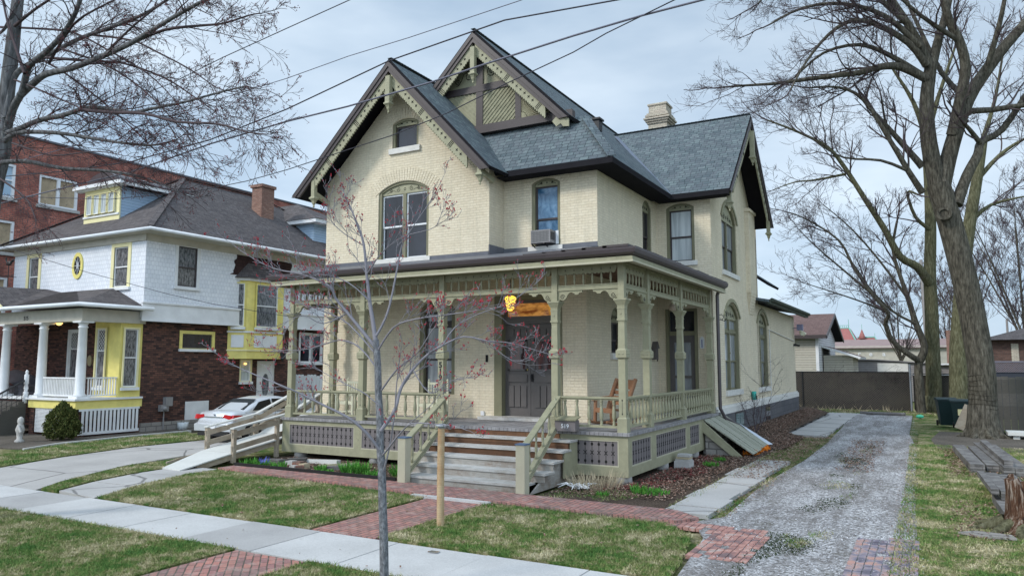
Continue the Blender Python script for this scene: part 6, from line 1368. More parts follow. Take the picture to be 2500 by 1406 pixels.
t = fresh('electric_meter', (XN, 19.4, .9), 'grey electric meters on the dark brick wall', 'meter'); m = MB(); m.box(XN, 19.25, .75, XN+.18, 19.6, 1.0); m.box(XN, 19.45, .95, XN+.2, 19.75, 1.3); m.lathe((XN+.2, 19.4, .86), [(.08, -.08), (.10, 0), (.08, .08)], 10); m.build('box', ACM, t); m = MB(); m.tube([(XN+.08, 19.45, .75), (XN+.08, 19.45, .05)], .03, 6); m.build('conduit', ACM, t)
# sun face plaque, mailbox, plaque, yellow iron ornament
m = MB(); c = FN.p(-33.6, 2.95, .03); m.sphere(c, .13, 10, 6, (1, .35, 1))
for k in range(12): a = k*math.pi/6; m.prism(FN, [(-33.6+.13*math.cos(a-.12), 2.95+.13*math.sin(a-.12)), (-33.6+.30*math.cos(a+.1), 2.95+.30*math.sin(a+.1)), (-33.6+.13*math.cos(a+.12), 2.95+.13*math.sin(a+.12))], .02, .05)
one(m, 'sun_plaque', plain('pewter', (.35, .35, .36), .4, .6), 'pewter sun shaped plaque on the brick behind the 515 porch', 'wall ornament')
m = MB(); m.prism(FN, [(-30.05+.15*math.cos(i*math.pi/8), 2.75+.22*math.sin(i*math.pi/8)) for i in range(16)], 0, .04); one(m, 'oval_plaque', plain('dull_gold', (.35, .3, .18), .5, .3), 'oval gold plaque between window and door of the 515 house', 'wall ornament')
m = MB(); m.pbox(FN, -28.56, 2.05, 0, -28.42, 2.45, .12); m.tube([FN.p(-28.49, 2.45, .0), FN.p(-28.49, 2.45, .12)], .07, 8); one(m, 'mailbox', WHITE, 'white mailbox beside the front door of the 515 house', 'mailbox')
# potted conifer by the lattice
def conifer(x, y, h, r, label):
    t = fresh('conifer_shrub', (x, y, 0), label, 'shrub'); n = 9000; rg = np.random.default_rng(5); z = rg.beta(1.3, 1.6, n)*h; prof = np.interp(z/h, [0, .12, .3, .7, 1], [.7, .95, 1, .72, .05])*r; a = rg.uniform(0, 6.283, n); lump = 1+.10*np.sin(a*5+z*9)+.08*np.sin(a*9-z*14); rr = prof*lump*rg.uniform(.72, 1.03, n)
    P = np.stack([x+rr*np.cos(a), y+rr*np.sin(a), .06+z], 1); s = rg.uniform(.02, .045, n); V = np.repeat(P[:, None, :], 4, 1)+rg.normal(0, 1, (n, 4, 3))*s[:, None, None]*.6; V[:, 0, 2] += s*1.5
    o = fast_mesh('crown', V, 4, CONIF, None, kind=None); o.parent = t; o.location = (-x, -y, 0)
    m = MB(); m.tube([(x, y, 0), (x, y, h*.7)], .05, 6); m.build('trunk', BARK, t)
conifer(-26.25, 15.25, 1.25, .54, 'dense dome shaped conifer in front of the white lattice')
m = MB(); m.lathe((-26.75, 14.15, 0), [(.16, 0), (.18, .06), (.10, .12), (.12, .3), (.17, .42), (.12, .55), (.09, .62), (.12, .68), (.10, .8), (.03, .85)], 10, True, (1, .8)); m.tube([(-26.75, 14.15, .5), (-26.6, 14.0, .55), (-26.5, 14.05, .35)], .05, 6); one(m, 'garden_statue', CONCB, 'small weathered cherub statue left of the conifer', 'statue')
m = MB(); m.lathe((-26.25, 20.05, 0), [(.14, 0), (.19, .02), (.22, .30), (.2, .3)], 12); one(m, 'plastic_tub', GLASSW, 'clear plastic tub at the foot of the dark brick wall', 'tub')
# front steps of 515 at the picture edge
t = fresh('front_stoop', (-31, 15, 0), 'grey boarded stair side with a white newel and iron rail at the left picture edge', 'steps')
m = MB()
for k in range(7): m.box(-30.95-k*.12, 13.9+k*.28, 0, -29.7, 14.18+k*.28, .28+k*.155)
m.build('step_side', FENCEW, t); m = MB(); m.lathe((-29.75, 15.85, 1.15), [(.09, 0), (.09, .4), (.05, .45), (.08, .55), (.05, .7), (.08, .72), (.08, 1.05), (.04, 1.1), (.06, 1.17), (.02, 1.24)], 8); m.build('newel_post', WHITE, t)
m = MB(); m.tube([(-29.75, 15.8, 2.0), (-29.7, 13.9, .95)], .035, 6); m.tube([(-29.75, 15.8, 1.2), (-29.7, 13.9, .15)], .02, 6)
for k in range(11): y = 15.7-k*.17; m.tube([(-29.72, y, 2.0-(15.8-y)*.553), (-29.72, y, 1.2-(15.8-y)*.553)], .01, 4)
for k in range(4): m.tube([(-29.73, 15.8, 1.85-k*.16), (-29.70, 13.9, .8-k*.16)], .008, 4)
m.build('iron_railing', DKIRON, t)
m = MB(); q = random.Random(8); vs = []
for j in range(9):
    for i in range(9): u = i/8; w = j/8; vs.append((-34+u*3.6, 16.4+w*1.4, 1.4+.95*math.sin(math.pi*min(1, u*.7+.3))*(.6+.4*math.sin(math.pi*w))+.04*math.sin(w*30)))
m.add(vs, [(j*9+i, j*9+i+1, (j+1)*9+i+1, (j+1)*9+i) for j in range(8) for i in range(8)], True); m.box(-33.5, 16.5, 1.37, -30.8, 17.6, 1.75); one(m, 'tarp_covered_pile', TARP, 'dark striped tarp over a woodpile on the 515 porch', 'tarp')
t = fresh('weather_vane', (-34.3, PY-.2, 5.6), 'black weather vane with a bird on the 515 porch gable', 'weather vane'); wv = at(18, 700, Y=16.3); m = MB(); b_ = wv
m.tube([b_, b_+Vector((0, 0, 1.05))], .018, 6); m.tube([b_+Vector((-.32, 0, .45)), b_+Vector((.32, 0, .45))], .01, 5); m.tube([b_+Vector((0, -.32, .42)), b_+Vector((0, .32, .42))], .01, 5); c = b_+Vector((0, 0, .95)); m.sphere(c, .13, 8, 5, (1.6, .4, .8)); m.tube([c+Vector((-.15, 0, .04)), c+Vector((-.24, 0, .16)), c+Vector((-.22, 0, .26))], .03, 5); m.tube([c+Vector((.15, 0, .03)), c+Vector((.32, 0, .12))], .05, 5)
text_mb(m, FY(b_.y-.01), 'N', b_.x+.34, b_.z+.38, .16, 0, .01); m.build('vane', DKIRON, t)
# white picket gate between the houses
t = fresh('picket_gate', (-25.5, 26.3, 0), 'white scalloped board gate between the two houses', 'gate'); GP = FY(26.4); m = MB(); 
for k in range(17):
    u = -27.6+k*.20; h = 2.12 if k % 4 else 2.06; m.prism(GP, [(u, .35), (u+.175, .35), (u+.175, h-.06), (u+.14, h), (u+.035, h), (u, h-.06)], 0, .03)
m.build('boards', WHITE, t); m = MB(); m.pbox(GP, -27.6, 1.75, -.05, -24.2, 1.85, 0); m.pbox(GP, -27.6, .6, -.05, -24.2, .7, 0); m.build('rails', WHITE, t)
# ================================================================ OLD RED BRICK BLOCK
Bk = empty('brick_building', (-50, 30, 0), 'tall old red brick building with boarded windows behind the 515 house', 'building'); BX_ = FX(-40)
ops = [(18.2, 20.15, 10.9, 12.65), (21.3, 23.35, 10.85, 12.45), (18.0, 20.25, 8.15, 9.75), (22.0, 24.0, 8.15, 9.75), (27, 29, 10.85, 12.45), (31.5, 33.5, 10.85, 12.45), (18.0, 20.1, 5.0, 6.9), (12, 14, 10.85, 12.45)]
m = MB(); wall(m, BX_, [(8, 0), (62, 0), (62, 14.2), (8, 14.2)], [[(a, c), (b, c), (b, d), (a, d)] for a, b, c, d in ops], .22); m.box(-62, 8, 0, -40.02, 8.1, 14.2); m.box(-62, 61.9, 0, -40.02, 62, 14.2); m.box(-62, 8.1, 13.6, -40.1, 61.9, 13.7); m.build('wall', REDBR, Bk)
m = MB(); m.pbox(BX_, 8, 14.2, -.3, 62, 14.3, .08); m.build('parapet_coping', FLASH, Bk)
osb = paint('osb_board', (.42, .33, .22), .8, .3, 3, chip=(.10, .09, .08))
for i, (a, b, c, d) in enumerate(ops):
    m = MB(); ring(m, BX_, [(a, c), (b, c), (b, d), (a, d)], [(a+.12, c+.1), (b-.12, c+.1), (b-.12, d-.12), (a+.12, d-.12)], -.03, -.15); m.pbox(BX_, (a+b)/2-.08, c, -.04, (a+b)/2+.08, d, -.14)
    if i == 0: m.pbox(BX_, a, (c+d)/2, -.05, b, (c+d)/2+.08, -.14)
    w = m.build('window', WHITEP, Bk); m = MB(); m.pbox(BX_, a+.1, c+.08, -.15, b-.1, d-.1, -.17); m.build('glass' if i == 0 else 'board', glassy('pale_blue_glass', (.25, .38, .5), (.4, .52, .62), .5) if i == 0 else osb, w); m = MB(); m.pbox(BX_, a-.1, c-.16, .0, b+.1, c, .1); m.build('sill', CONCB, w)
# ================================================================ SILVER SALOON CAR
CR = empty('parked_car', (-21.1, 17.3, 0), 'silver four-door saloon car with red tail lights parked on the concrete drive', 'car'); kp = WL[CR]; WL[CR] = Vector((0, 0, 0)); CR.rotation_euler = (0, 0, R(3))
def cb(m, n, mat, par=None): return m.build(n, mat, par or CR)
ST = [(0.0, .70, .42, .80), (.06, .80, .26, .98), (.25, .86, .22, 1.03), (.75, .88, .21, 1.04), (1.2, .885, .20, 1.02), (2.2, .89, .20, .99), (3.2, .89, .20, .97), (3.7, .87, .20, .93), (4.2, .82, .22, .83), (4.5, .72, .25, .70), (4.62, .58, .34, .58)]
m = MB(); NSC = 14; vs = []
for (y, w, zb, zt) in ST:
    pr2 = [(0, zb), (w*.6, zb), (w-.05, zb+.03), (w, zb+(zt-zb)*.30), (w+.005, zb+(zt-zb)*.55), (w-.03, zb+(zt-zb)*.80), (w-.12, zt-.02), (0, zt+.02)]
    full = [(x, z) for x, z in pr2]+[(-x, z) for x, z in reversed(pr2[1:-1])]; NSC = len(full); vs += [(x, y, z) for x, z in full]
nS = len(ST); m.add(vs, [(i*NSC+k, i*NSC+(k+1) % NSC, (i+1)*NSC+(k+1) % NSC, (i+1)*NSC+k) for i in range(nS-1) for k in range(NSC)]+[tuple(reversed(range(NSC))), tuple(range((nS-1)*NSC, nS*NSC))], True); body = cb(m, 'body', CARP)
cabs = [(.62, .70, 1.02, .0), (1.0, .68, 1.22, 1), (1.45, .62, 1.40, 1), (1.9, .60, 1.455, 1), (2.4, .60, 1.46, 1), (2.85, .61, 1.40, 1), (3.2, .64, 1.22, 1), (3.55, .70, 1.0, 0)]
m = MB(); vs = []
for (y, w, z, q) in cabs: vs += [(-.80, y, .97), (-(.80+w)/2-.01, y, .97+(z-.97)*.6), (-w, y, z-.03), (-w*.6, y, z+.012), (w*.6, y, z+.012), (w, y, z-.03), ((.80+w)/2+.01, y, .97+(z-.97)*.6), (.80, y, .97)]
k = len(cabs); m.add(vs, [(i*8+j, i*8+j+1, (i+1)*8+j+1, (i+1)*8+j) for i in range(k-1) for j in range(7)], True); cb(m, 'roof', CARP)
m = MB(); m.add([(-.62, .70, 1.065), (.62, .70, 1.065), (.54, 1.34, 1.395), (-.54, 1.34, 1.395)], [(0, 1, 2, 3)]); cb(m, 'rear_window', CARG); m = MB(); m.add([(-.60, 3.5, 1.05), (.60, 3.5, 1.05), (.52, 2.92, 1.405), (-.52, 2.92, 1.405)], [(3, 2, 1, 0)]); cb(m, 'windscreen', CARG)
for s in (-1, 1):
    m = MB()
    for (a, b, c, d) in (((.95, 1.03), (1.30, 1.30), (1.86, 1.385), (1.90, 1.03)), ((1.98, 1.03), (1.94, 1.39), (2.55, 1.38), (2.72, 1.03)), ((2.78, 1.03), (2.62, 1.37), (3.0, 1.24), (3.25, 1.03))):
        X_ = lambda z: s*(.812-(z-.97)*.38+.012)
        q_ = [(X_(z), y, z) for y, z in (a, b, c, d)]; m.add(q_, [(0, 1, 2, 3)] if s < 0 else [(3, 2, 1, 0)])
    cb(m, 'side_windows', CARG)
    m = MB(); m.prism(FX(0), [(-.02, .78), (.12, .74), (.45, .86), (.40, .90), (.05, .92)], s*.79, s*.885); m.prism(FY(-.012), [(s*.42, .84), (s*.78, .76), (s*.80, .90), (s*.50, .93)], .0, -.12); cb(m, 'tail_light', REDL)
    m = MB(); m.box(s*.95-.09, 3.05, 1.0, s*.95+.09, 3.17, 1.13); cb(m, 'wing_mirror', CARP)
    for y in (.92, 3.62):
        m = MB(); m.tube([(s*.66, y, .325), (s*.885, y, .325)], .325, 24); wh = cb(m, 'wheel', CARB)
        m = MB(); m.tube([(s*.80, y, .325), (s*.892, y, .325)], .215, 20); m.build('rim_well', CARB, wh); m = MB()
        for j in range(10): a = j*math.pi/5; m.beam((s*.895, y+.03*math.cos(a), .325+.03*math.sin(a)), (s*.895, y+.21*math.cos(a), .325+.21*math.sin(a)), .035, .012, (1, 0, 0))
        m.tube([(s*.885, y, .325), (s*.90, y, .325)], .05, 10); cir = [(s*.893, y+.22*math.cos(j*.2618), .325+.22*math.sin(j*.2618)) for j in range(25)]; m.tube(cir, .014, 4); m.build('rim', CHROME, wh)
        m = MB(); m.tube([(s*.70, y, .34), (s*.889, y, .34)], .375, 24); cb(m, 'wheel_arch', BLACKC)
m = MB(); m.box(-.70, -.03, .22, .70, .12, .38); cb(m, 'bumper_insert', CARB); m = MB(); m.prism(FX(0), [(-.06, .38), (-.07, .60), (.1, .66), (.3, .40), (.2, .34)], -.83, .83); cb(m, 'rear_bumper', CARP)
m = MB(); m.box(-.16, -.085, .46, .16, -.07, .56); cb(m, 'number_plate', WHITE); m = MB(); m.box(-.42, -.03, .83, .42, .0, .86); cb(m, 'chrome_strip', CHROME); m = MB(); m.lathe((0, -.01, .93), [(.05, -.01), (.05, .01)], 12); cb(m, 'badge', CHROME)
m = MB()
for s in (-1, 1):
    for y in (1.92, 2.76): m.box(s*.884, y, .34, s*.893, y+.008, .98)
    m.box(s*.88, 1.05, .82, s*.895, 1.25, .845); m.box(s*.88, 2.05, .82, s*.895, 2.25, .845)
cb(m, 'door_seams', CARB); WL[CR] = kp
# ================================================================ BACKGROUND BEHIND THE GARDEN
def bld(name, loc, label): return empty(name, loc, label, 'building')
# beige sided garage house
t = bld('garage_house', (-10, 56, 0), 'beige sided house with a reddish brown gable roof behind the slatted fence')
m = MB(); m.box(-18, 52, 0, -6.3, 62, 4.6); m.build('wall', SIDING, t); m = MB(); m.prism(FX(-6.3), [(52.02, 0), (61.98, 0), (61.98, 4.55), (57, 6.0), (52.02, 4.55)], 0, .04); m.build('gable_wall', SIDINGW, t)
m = MB(); rslab(m, [(-5.7, 51.5, 4.45), (-18, 51.5, 4.45), (-18, 57, 6.15), (-5.7, 57, 6.15)], .16); rslab(m, [(-5.7, 62.5, 4.45), (-18, 62.5, 4.45), (-18, 57, 6.15), (-5.7, 57, 6.15)], .16); m.build('roof', [ROOF3, SOFFIT], t)
m = MB(); m.box(-18, 51.42, 4.25, -5.7, 51.52, 4.48); m.beam((-5.68, 51.5, 4.34), (-5.68, 57, 6.04), .06, .22); m.beam((-5.68, 62.5, 4.34), (-5.68, 57, 6.04), .06, .22); m.build('fascia', BROWN, t); m = MB(); m.box(-6.42, 51.95, 0, -6.24, 52.1, 4.4); m.build('corner_trim', WHITE, t)
t = bld('lean_to', (-5, 55, 0), 'low beige lean-to with a brown pent roof right of the sided house'); m = MB(); m.box(-6.2, 54, 0, -4.4, 58, 3.2); m.build('wall', SIDING, t); m = MB(); rslab(m, [(-6.2, 53.6, 3.85), (-3.9, 53.6, 3.08), (-3.9, 58.5, 3.08), (-6.2, 58.5, 3.85)], .14); m.build('roof', [ROOF3, WHITE], t)
t = bld('sided_shed', (-3, 62, 0), 'low grey sided shed with a white door panel behind the fence'); m = MB(); m.prism(FY(60), [(-4.9, 0), (.1, 0), (.1, 2.62), (-3.2, 2.86), (-4.9, 2.9)], 0, -5); m.build('wall', SIDINGG, t); m = MB(); m.box(-3.3, 59.93, .1, -1.35, 59.99, 2.68); m.build('door', SILL, t); m = MB(); m.slab([(-5.1, 59.8, 2.98), (-3.2, 59.8, 2.95), (.3, 59.8, 2.68), (.3, 65, 2.68), (-5.1, 65, 2.98)], .07); m.build('roof', SIDINGG, t)
t = bld('sided_shed', (3, 62, 0), 'long grey sided shed with a white eave seen between the tree trunks'); m = MB(); m.box(.4, 60.5, 0, 8, 66, 2.55); m.build('wall', SIDINGG, t); m = MB(); m.box(.3, 60.2, 2.55, 8.2, 66.2, 2.66); m.build('roof', WHITE, t)
t = bld('shop_building', (-3, 84, 0), 'cream building with a pinkish roof and faint white letters'); m = MB(); m.box(-16, 80, 0, 6, 92, 4.35); m.build('wall', CREAMW, t); m = MB(); m.add([(-16, 79.6, 4.15), (6.2, 79.6, 4.15), (6.2, 84, 5.1), (-16, 84, 5.1), (-16, 90, 5.1), (6.2, 90, 5.1)], [(0, 1, 2, 3), (3, 2, 5, 4)]); m.build('roof', paint('pinkish_roof', (.30, .22, .21), .8), t)
m = MB()
for ch, px in (('r', 2098), ('e', 2126), ('a', 2158), ('l', 2192)): p = at(px, 866, Y=80); text_mb(m, FY(80), ch, p.x, p.z-.1, .62, .005, .05, bold=.02)
m.build('wall_letters', WHITE, t)
# courthouse roof far away
t = bld('red_roof_building', (-12, 150, 0), 'distant red tiled mansard roof with green copper ridges and a turret')
m = MB(); m.box(-22, 148, 0, -8, 165, 6.0); m.build('wall', BACKBR, t)
m = MB(); P0 = [(-20, 150, 5.5), (-11.0, 150, 5.5), (-11.0, 160, 5.5), (-20, 160, 5.5), (-17.6, 153, 9.3), (-12.9, 153, 9.3), (-12.9, 157, 9.3), (-17.6, 157, 9.3)]; m.add(P0, [(0, 1, 5, 4), (1, 2, 6, 5), (2, 3, 7, 6), (3, 0, 4, 7), (4, 5, 6, 7)]); P1 = [(-12, 151, 5.5), (-7.6, 151, 5.5), (-7.6, 158, 5.5), (-12, 158, 5.5), (-11.5, 153, 7.55), (-8.6, 153, 7.55), (-8.6, 156, 7.55), (-11.5, 156, 7.55)]; m.add(P1, [(0, 1, 5, 4), (1, 2, 6, 5), (2, 3, 7, 6), (3, 0, 4, 7), (4, 5, 6, 7)]); m.lathe((-10.7, 152.5, 7.3), [(.5, 0), (.55, .4), (.05, 1.7)], 8, False); m.build('roof', FARRED, t)
m = MB(); m.beam((-11.0, 149.95, 5.5), (-12.9, 152.95, 9.35), .2, .15); m.beam((-17.6, 153, 9.35), (-12.9, 153, 9.35), .15, .15); m.beam((-11.5, 152.9, 7.6), (-8.6, 152.9, 7.6), .2, .2); m.beam((-8.6, 152.9, 7.6), (-7.6, 150.9, 5.5), .15, .15); m.tube([(-12.95, 153, 9.3), (-12.95, 153, 11)], .05, 5); m.tube([(-10.7, 152.5, 8.9), (-10.7, 152.5, 10)], .04, 5); m.tube([(-8.6, 153, 7.6), (-8.6, 153, 8.3)], .04, 5)
for k in range(14): m.box(-17.6+k*.35, 152.95, 9.4, -17.5+k*.35, 153.05, 9.85)
m.beam((-17.6, 153, 9.85), (-12.9, 153, 9.85), .08, .08); m.build('copper_ridge', FARGRN, t)
# brick bungalow at right
t = bld('brick_bungalow', (8, 52, 0), 'low brown brick building with a grey hip roof at the right edge'); m = MB(); m.box(2.9, 50, 0, 16, 60, 4.05); m.build('wall', BACKBR, t); m = MB(); m.add([(2.4, 49.4, 3.95), (16.5, 49.4, 3.95), (16.5, 61, 3.95), (2.4, 61, 3.95), (8, 55, 5.6), (11, 55, 5.6)], [(0, 1, 5, 4), (1, 2, 5), (2, 3, 4, 5), (3, 0, 4), (3, 2, 1, 0)]); m.build('roof', ROOF2, t); m = MB(); m.box(4.0, 49.96, 2.75, 4.35, 49.99, 3.75); m.build('patched_opening', CREAMC, t)
# slatted chain link fence along the back
t = empty('chain_link_fence', (-4, 47, 0), 'chain-link fence with dark privacy slats at the end of the drive', 'fence')
def slats():
    b = NB('privacy_slats'); uv = b.tc.outputs['UV']; t_ = b.n('ShaderNodeTexBrick', {'Vector': b.n('ShaderNodeMapping', {'Vector': uv, 'Rotation': (0, 0, R(45))}).outputs[0], 'Color1': (.012, .010, .010, 1), 'Color2': (.030, .024, .021, 1), 'Mortar': (.075, .068, .058, 1), 'Scale': 1., 'Mortar Size': .010, 'Brick Width': .09, 'Row Height': .09}); t_.offset = 0
    g = b.ramp(b.noise(.45, 5, .65), [(.45, (0, 0, 0)), (.6, (1, 1, 1))]); c = b.mix(b.math('MULTIPLY', g, .6), t_.outputs[0], (.06, .054, .042)); return b.out(c, .7)
SLAT = slats()
m = MB(); m.box(-12, 47.0, .05, -.95, 47.03, 2.15); m.build('slat_panel', SLAT, t); m = MB(); m.box(-.85, 47.1, .02, 4.5, 47.12, 2.1); m.build('slat_panel', SLAT, t)
for x in (-11.5, -9, -6.6): m = MB(); m.tube([(x, 46.95, 0), (x, 46.95, 2.2)], .03, 6); m.build('post', DKIRON, t)
m = MB(); m.tube([(-.98, 46.9, 0), (-.98, 46.9, 2.6)], .055, 10); m.build('post', plain('galvanised', (.33, .36, .40), .4, .5), t)
m = MB(); m.tube([(-12, 46.98, 2.17), (-1, 46.98, 2.17)], .025, 6); m.build('top_rail', DKIRON, t)
m = MB(); m.tube([(-.9, 47.05, 2.02), (4, 47.05, 2.02)], .03, 6); m.build('top_rail', plain('pale_rail', (.5, .5, .5), .5), t)

# diagonal lattice fence and board fence
t = empty('lattice_fence', (3.5, 45, 0), 'dark lattice topped fence behind the board fence', 'fence'); m = MB(); m.box(2.4, 45, 0, 7, 45.04, 2.2); m.build('panel', plain('dark_blue_boards', (.03, .035, .05), .7), t); m = MB(); LP = FY(44.95)
for k in range(60):
    u = 2.0+k*.10
    for s in (1, -1): 
        q_ = clip([(2.4, 2.2), (7, 2.2), (7, 2.72), (2.4, 2.72)], [(u, 2.1), (u+.03, 2.1), (u+.03+s*.7, 2.8), (u+s*.7, 2.8)])
        if len(q_) > 2: m.prism(LP, q_, 0, .02)
m.box(2.4, 44.9, 2.70, 7, 44.98, 2.76); m.build('lattice', plain('lattice_grey', (.16, .16, .20), .7), t)
t = empty('board_fence', (3, 34, 0), 'weathered vertical board fence right of the big maple', 'fence'); FW_ = FY(34.6)
for k in range(9): m = MB(); u = 2.15+k*.232; m.pbox(FW_, u, .06, 0, u+.222, 2.12+.02*math.sin(k*2.3), .025); m.build('board', FENCEW, t)
m = MB(); m.pbox(FW_, 2.1, .5, -.06, 4.3, .6, 0); m.pbox(FW_, 2.1, 1.7, -.06, 4.3, 1.8, 0); m.build('rails', FENCEW, t)
m = MB(); m.tube([(-.05, 70, 0), (-.15, 70, 6), (-.22, 70, 11.2)], [.20, .17, .13], 10); m.beam((-.9, 70, 10.9), (.5, 70, 10.9), .1, .12); one(m, 'utility_pole', POLEG, 'tall grey utility pole beyond the back fence', 'pole')
m = MB(); m.tube([(1.25, 61.5, 0), (1.27, 61.5, 5.0)], [.2, .17], 10); one(m, 'utility_pole', OLDBR, 'short reddish pole between the mossy trunks', 'pole')
m = MB(); m.tube([(5.6, 72, 0), (5.6, 72, 6.2)], [.1, .08], 8); one(m, 'utility_pole', POLEG, 'thin dark pole right of the big maple', 'pole')
m = MB(); q = random.Random(4)
for k in range(36):
    a = q.uniform(-6, -1.2); p = Vector((a, 46.8, 1.9+q.random()*.3)); pts = [p]
    for j in range(4): pts.append(pts[-1]+Vector((q.gauss(0, .3), q.gauss(0, .05), q.gauss(-.05, .18))))
    m.tube(pts, .006, 3, cap=False)
one(m, 'vine', TWIG, 'bare tangled vines hanging over the top of the slatted fence', 'vine')
# ================================================================ TREES
class TreeB:
    def __init__(s, seed, mat_big, mat_twig, budmat=None):
        s.q = np.random.default_rng(seed); s.big = MB(); s.tw = MB(); s.tips = []
        s.mb, s.mt, s.bud = mat_big, mat_twig, budmat
        s.tv = []; s.tf = []; s.tn = 0
    def twig(s, pts, r0, r1, n=3):
        """light tube straight into arrays"""
        pts = np.array(pts); m = len(pts); t = np.gradient(pts, axis=0); t /= (np.linalg.norm(t, axis=1)[:, None]+1e-9)
        a = np.cross(t, [.31, .2, .93]); a /= (np.linalg.norm(a, axis=1)[:, None]+1e-9); b = np.cross(t, a); rr = np.linspace(r0, r1, m)[:, None]
        ring_ = [pts+(a*math.cos(2*math.pi*k/n)+b*math.sin(2*math.pi*k/n))*rr for k in range(n)]
        v = np.stack(ring_, 1).reshape(-1, 3); i = np.arange(m-1)[:, None]*n; k = np.arange(n)[None, :]; k2 = (k+1) % n
        f = np.stack([i+k, i+k2, i+n+k2, i+n+k], -1).reshape(-1, 4)+s.tn; s.tv.append(v); s.tf.append(f); s.tn += len(v)
    def path(s, p, d, L, k, wig, up, droop=0):
        pts = [np.array(p)]; d = np.array(d, float)
        for i in range(k):
            d = d+s.q.normal(0, wig, 3)+np.array([0, 0, up+droop*i/k]); d /= np.linalg.norm(d); pts.append(pts[-1]+d*L/k)
        return pts, d
    def grow(s, p, d, L, r, lv, maxlv, spec):
        k = 5 if lv < maxlv else 4
        pts, de = s.path(p, d, L, k, spec['wig'], spec['up'])
        s.twig(pts, r, max(r*.45, spec['rmin']), 4 if r > .02 else 3)
        if lv >= maxlv: s.tips.append(pts[-1]); s.tips.append(pts[-2]); return
        nb_ = spec['n'][lv] if lv < len(spec['n']) else 3
        for j in range(nb_):
            f = s.q.uniform(.15, 1.0); i = min(k-1, int(f*k)); q0 = pts[i]+(pts[i+1]-pts[i])*(f*k-i)
            dd = (pts[i+1]-pts[i]); dd /= np.linalg.norm(dd); sd = s.q.normal(0, 1, 3); sd -= dd*sd.dot(dd); sd /= np.linalg.norm(sd)
            nd = dd*spec['fwd']+sd*spec['side']+np.array([0, 0, spec['up']]); nd /= np.linalg.norm(nd)
            s.grow(q0, nd, L*spec['lr']*s.q.uniform(.6, 1.15), max(r*spec['rr'], spec['rmin']), lv+1, maxlv, spec)
    def limb(s, pts, r0, r1, spec=None, maxlv=3, dens=1.6, L=1.6, start=.15, name=True, sides=9):
        """a hand placed limb: smooth tube with generated side branches"""
        P = [Vector(p) for p in pts]
        # resample with catmull-rom
        out = []; n = len(P)
        for i in range(n-1):
            p0, p1, p2, p3 = P[max(0, i-1)], P[i], P[i+1], P[min(n-1, i+2)]
            for t in (0, .33, .66): out.append(.5*((2*p1)+(-p0+p2)*t+(2*p0-5*p1+4*p2-p3)*t*t+(-p0+3*p1-3*p2+p3)*t**3))
        out.append(P[-1]); m = len(out); rr = [r0+(r1-r0)*(i/(m-1))**.85 for i in range(m)]
        if r0 > .035: s.big.tube(out, rr, sides)
        else: s.twig([np.array(o) for o in out], r0, r1, 5)
        if spec is None: return
        ln = sum((out[i+1]-out[i]).length for i in range(m-1)); nb_ = max(2, int(ln*dens))
        for j in range(nb_):
            f = start+(1-start)*s.q.uniform(0, 1)**.8; i = min(m-2, int(f*(m-1))); a = np.array(out[i]); dd = np.array((out[i+1]-out[i]).normalized()); sd = s.q.normal(0, 1, 3); sd[2] *= .8; sd -= dd*sd.dot(dd); sd /= np.linalg.norm(sd)
            nd = dd*spec['fwd']*1.2+sd*spec['side']+np.array([0, 0, spec['up']]); nd /= np.linalg.norm(nd); rb = min(rr[i]*.45, spec.get('rb', .03))
            s.grow(a, nd, L*s.q.uniform(.45, 1.2)*(1.1-.5*f), max(rb, spec['rmin']*1.5), 0, maxlv-1, spec)
        s.grow(np.array(out[-1]), np.array((out[-1]-out[-2]).normalized()), L*.6, r1, 0, maxlv-1, spec)
    def finish(s, root, budn=0, budr=.01, budspread=.03):
        o = s.big.build('trunk', s.mb, root)
        if s.tv:
            V = np.concatenate(s.tv)-np.array(WL[root]); F_ = np.concatenate(s.tf); me = bpy.data.meshes.new('crown'); me.vertices.add(len(V)); me.vertices.foreach_set('co', V.reshape(-1).astype(np.float32)); nf = len(F_)
            me.loops.add(nf*4); me.loops.foreach_set('vertex_index', F_.reshape(-1).astype(np.int32)); me.polygons.add(nf); me.polygons.foreach_set('loop_start', np.arange(0, nf*4, 4, dtype=np.int32)); me.polygons.foreach_set('loop_total', np.full(nf, 4, np.int32)); me.polygons.foreach_set('use_smooth', np.ones(nf, bool)); me.update(calc_edges=True); me.materials.append(s.mt)
            c = bpy.data.objects.new('crown', me); COL.objects.link(c); c.parent = root
        if s.bud and s.tips:
            T = np.array(s.tips); k = len(T)*budn; C_ = T[s.q.integers(0, len(T), k)]+s.q.normal(0, budspread, (k, 3)); r = budr*s.q.uniform(.6, 1.5, k)[:, None]
            O = np.array([(1, 0, 0), (0, 1, 0), (-1, 0, 0), (0, -1, 0), (0, 0, 1.3), (0, 0, -1)]); tri = [(0, 1, 4), (1, 2, 4), (2, 3, 4), (3, 0, 4), (1, 0, 5), (2, 1, 5), (3, 2, 5), (0, 3, 5)]
            V = np.stack([np.stack([C_+O[i]*r for i in t], 1) for t in tri], 1).reshape(-1, 3, 3)-np.array(WL[root]); b = fast_mesh('buds', V, 3, s.bud, None, kind=None); b.parent = root
        return len(s.tv)
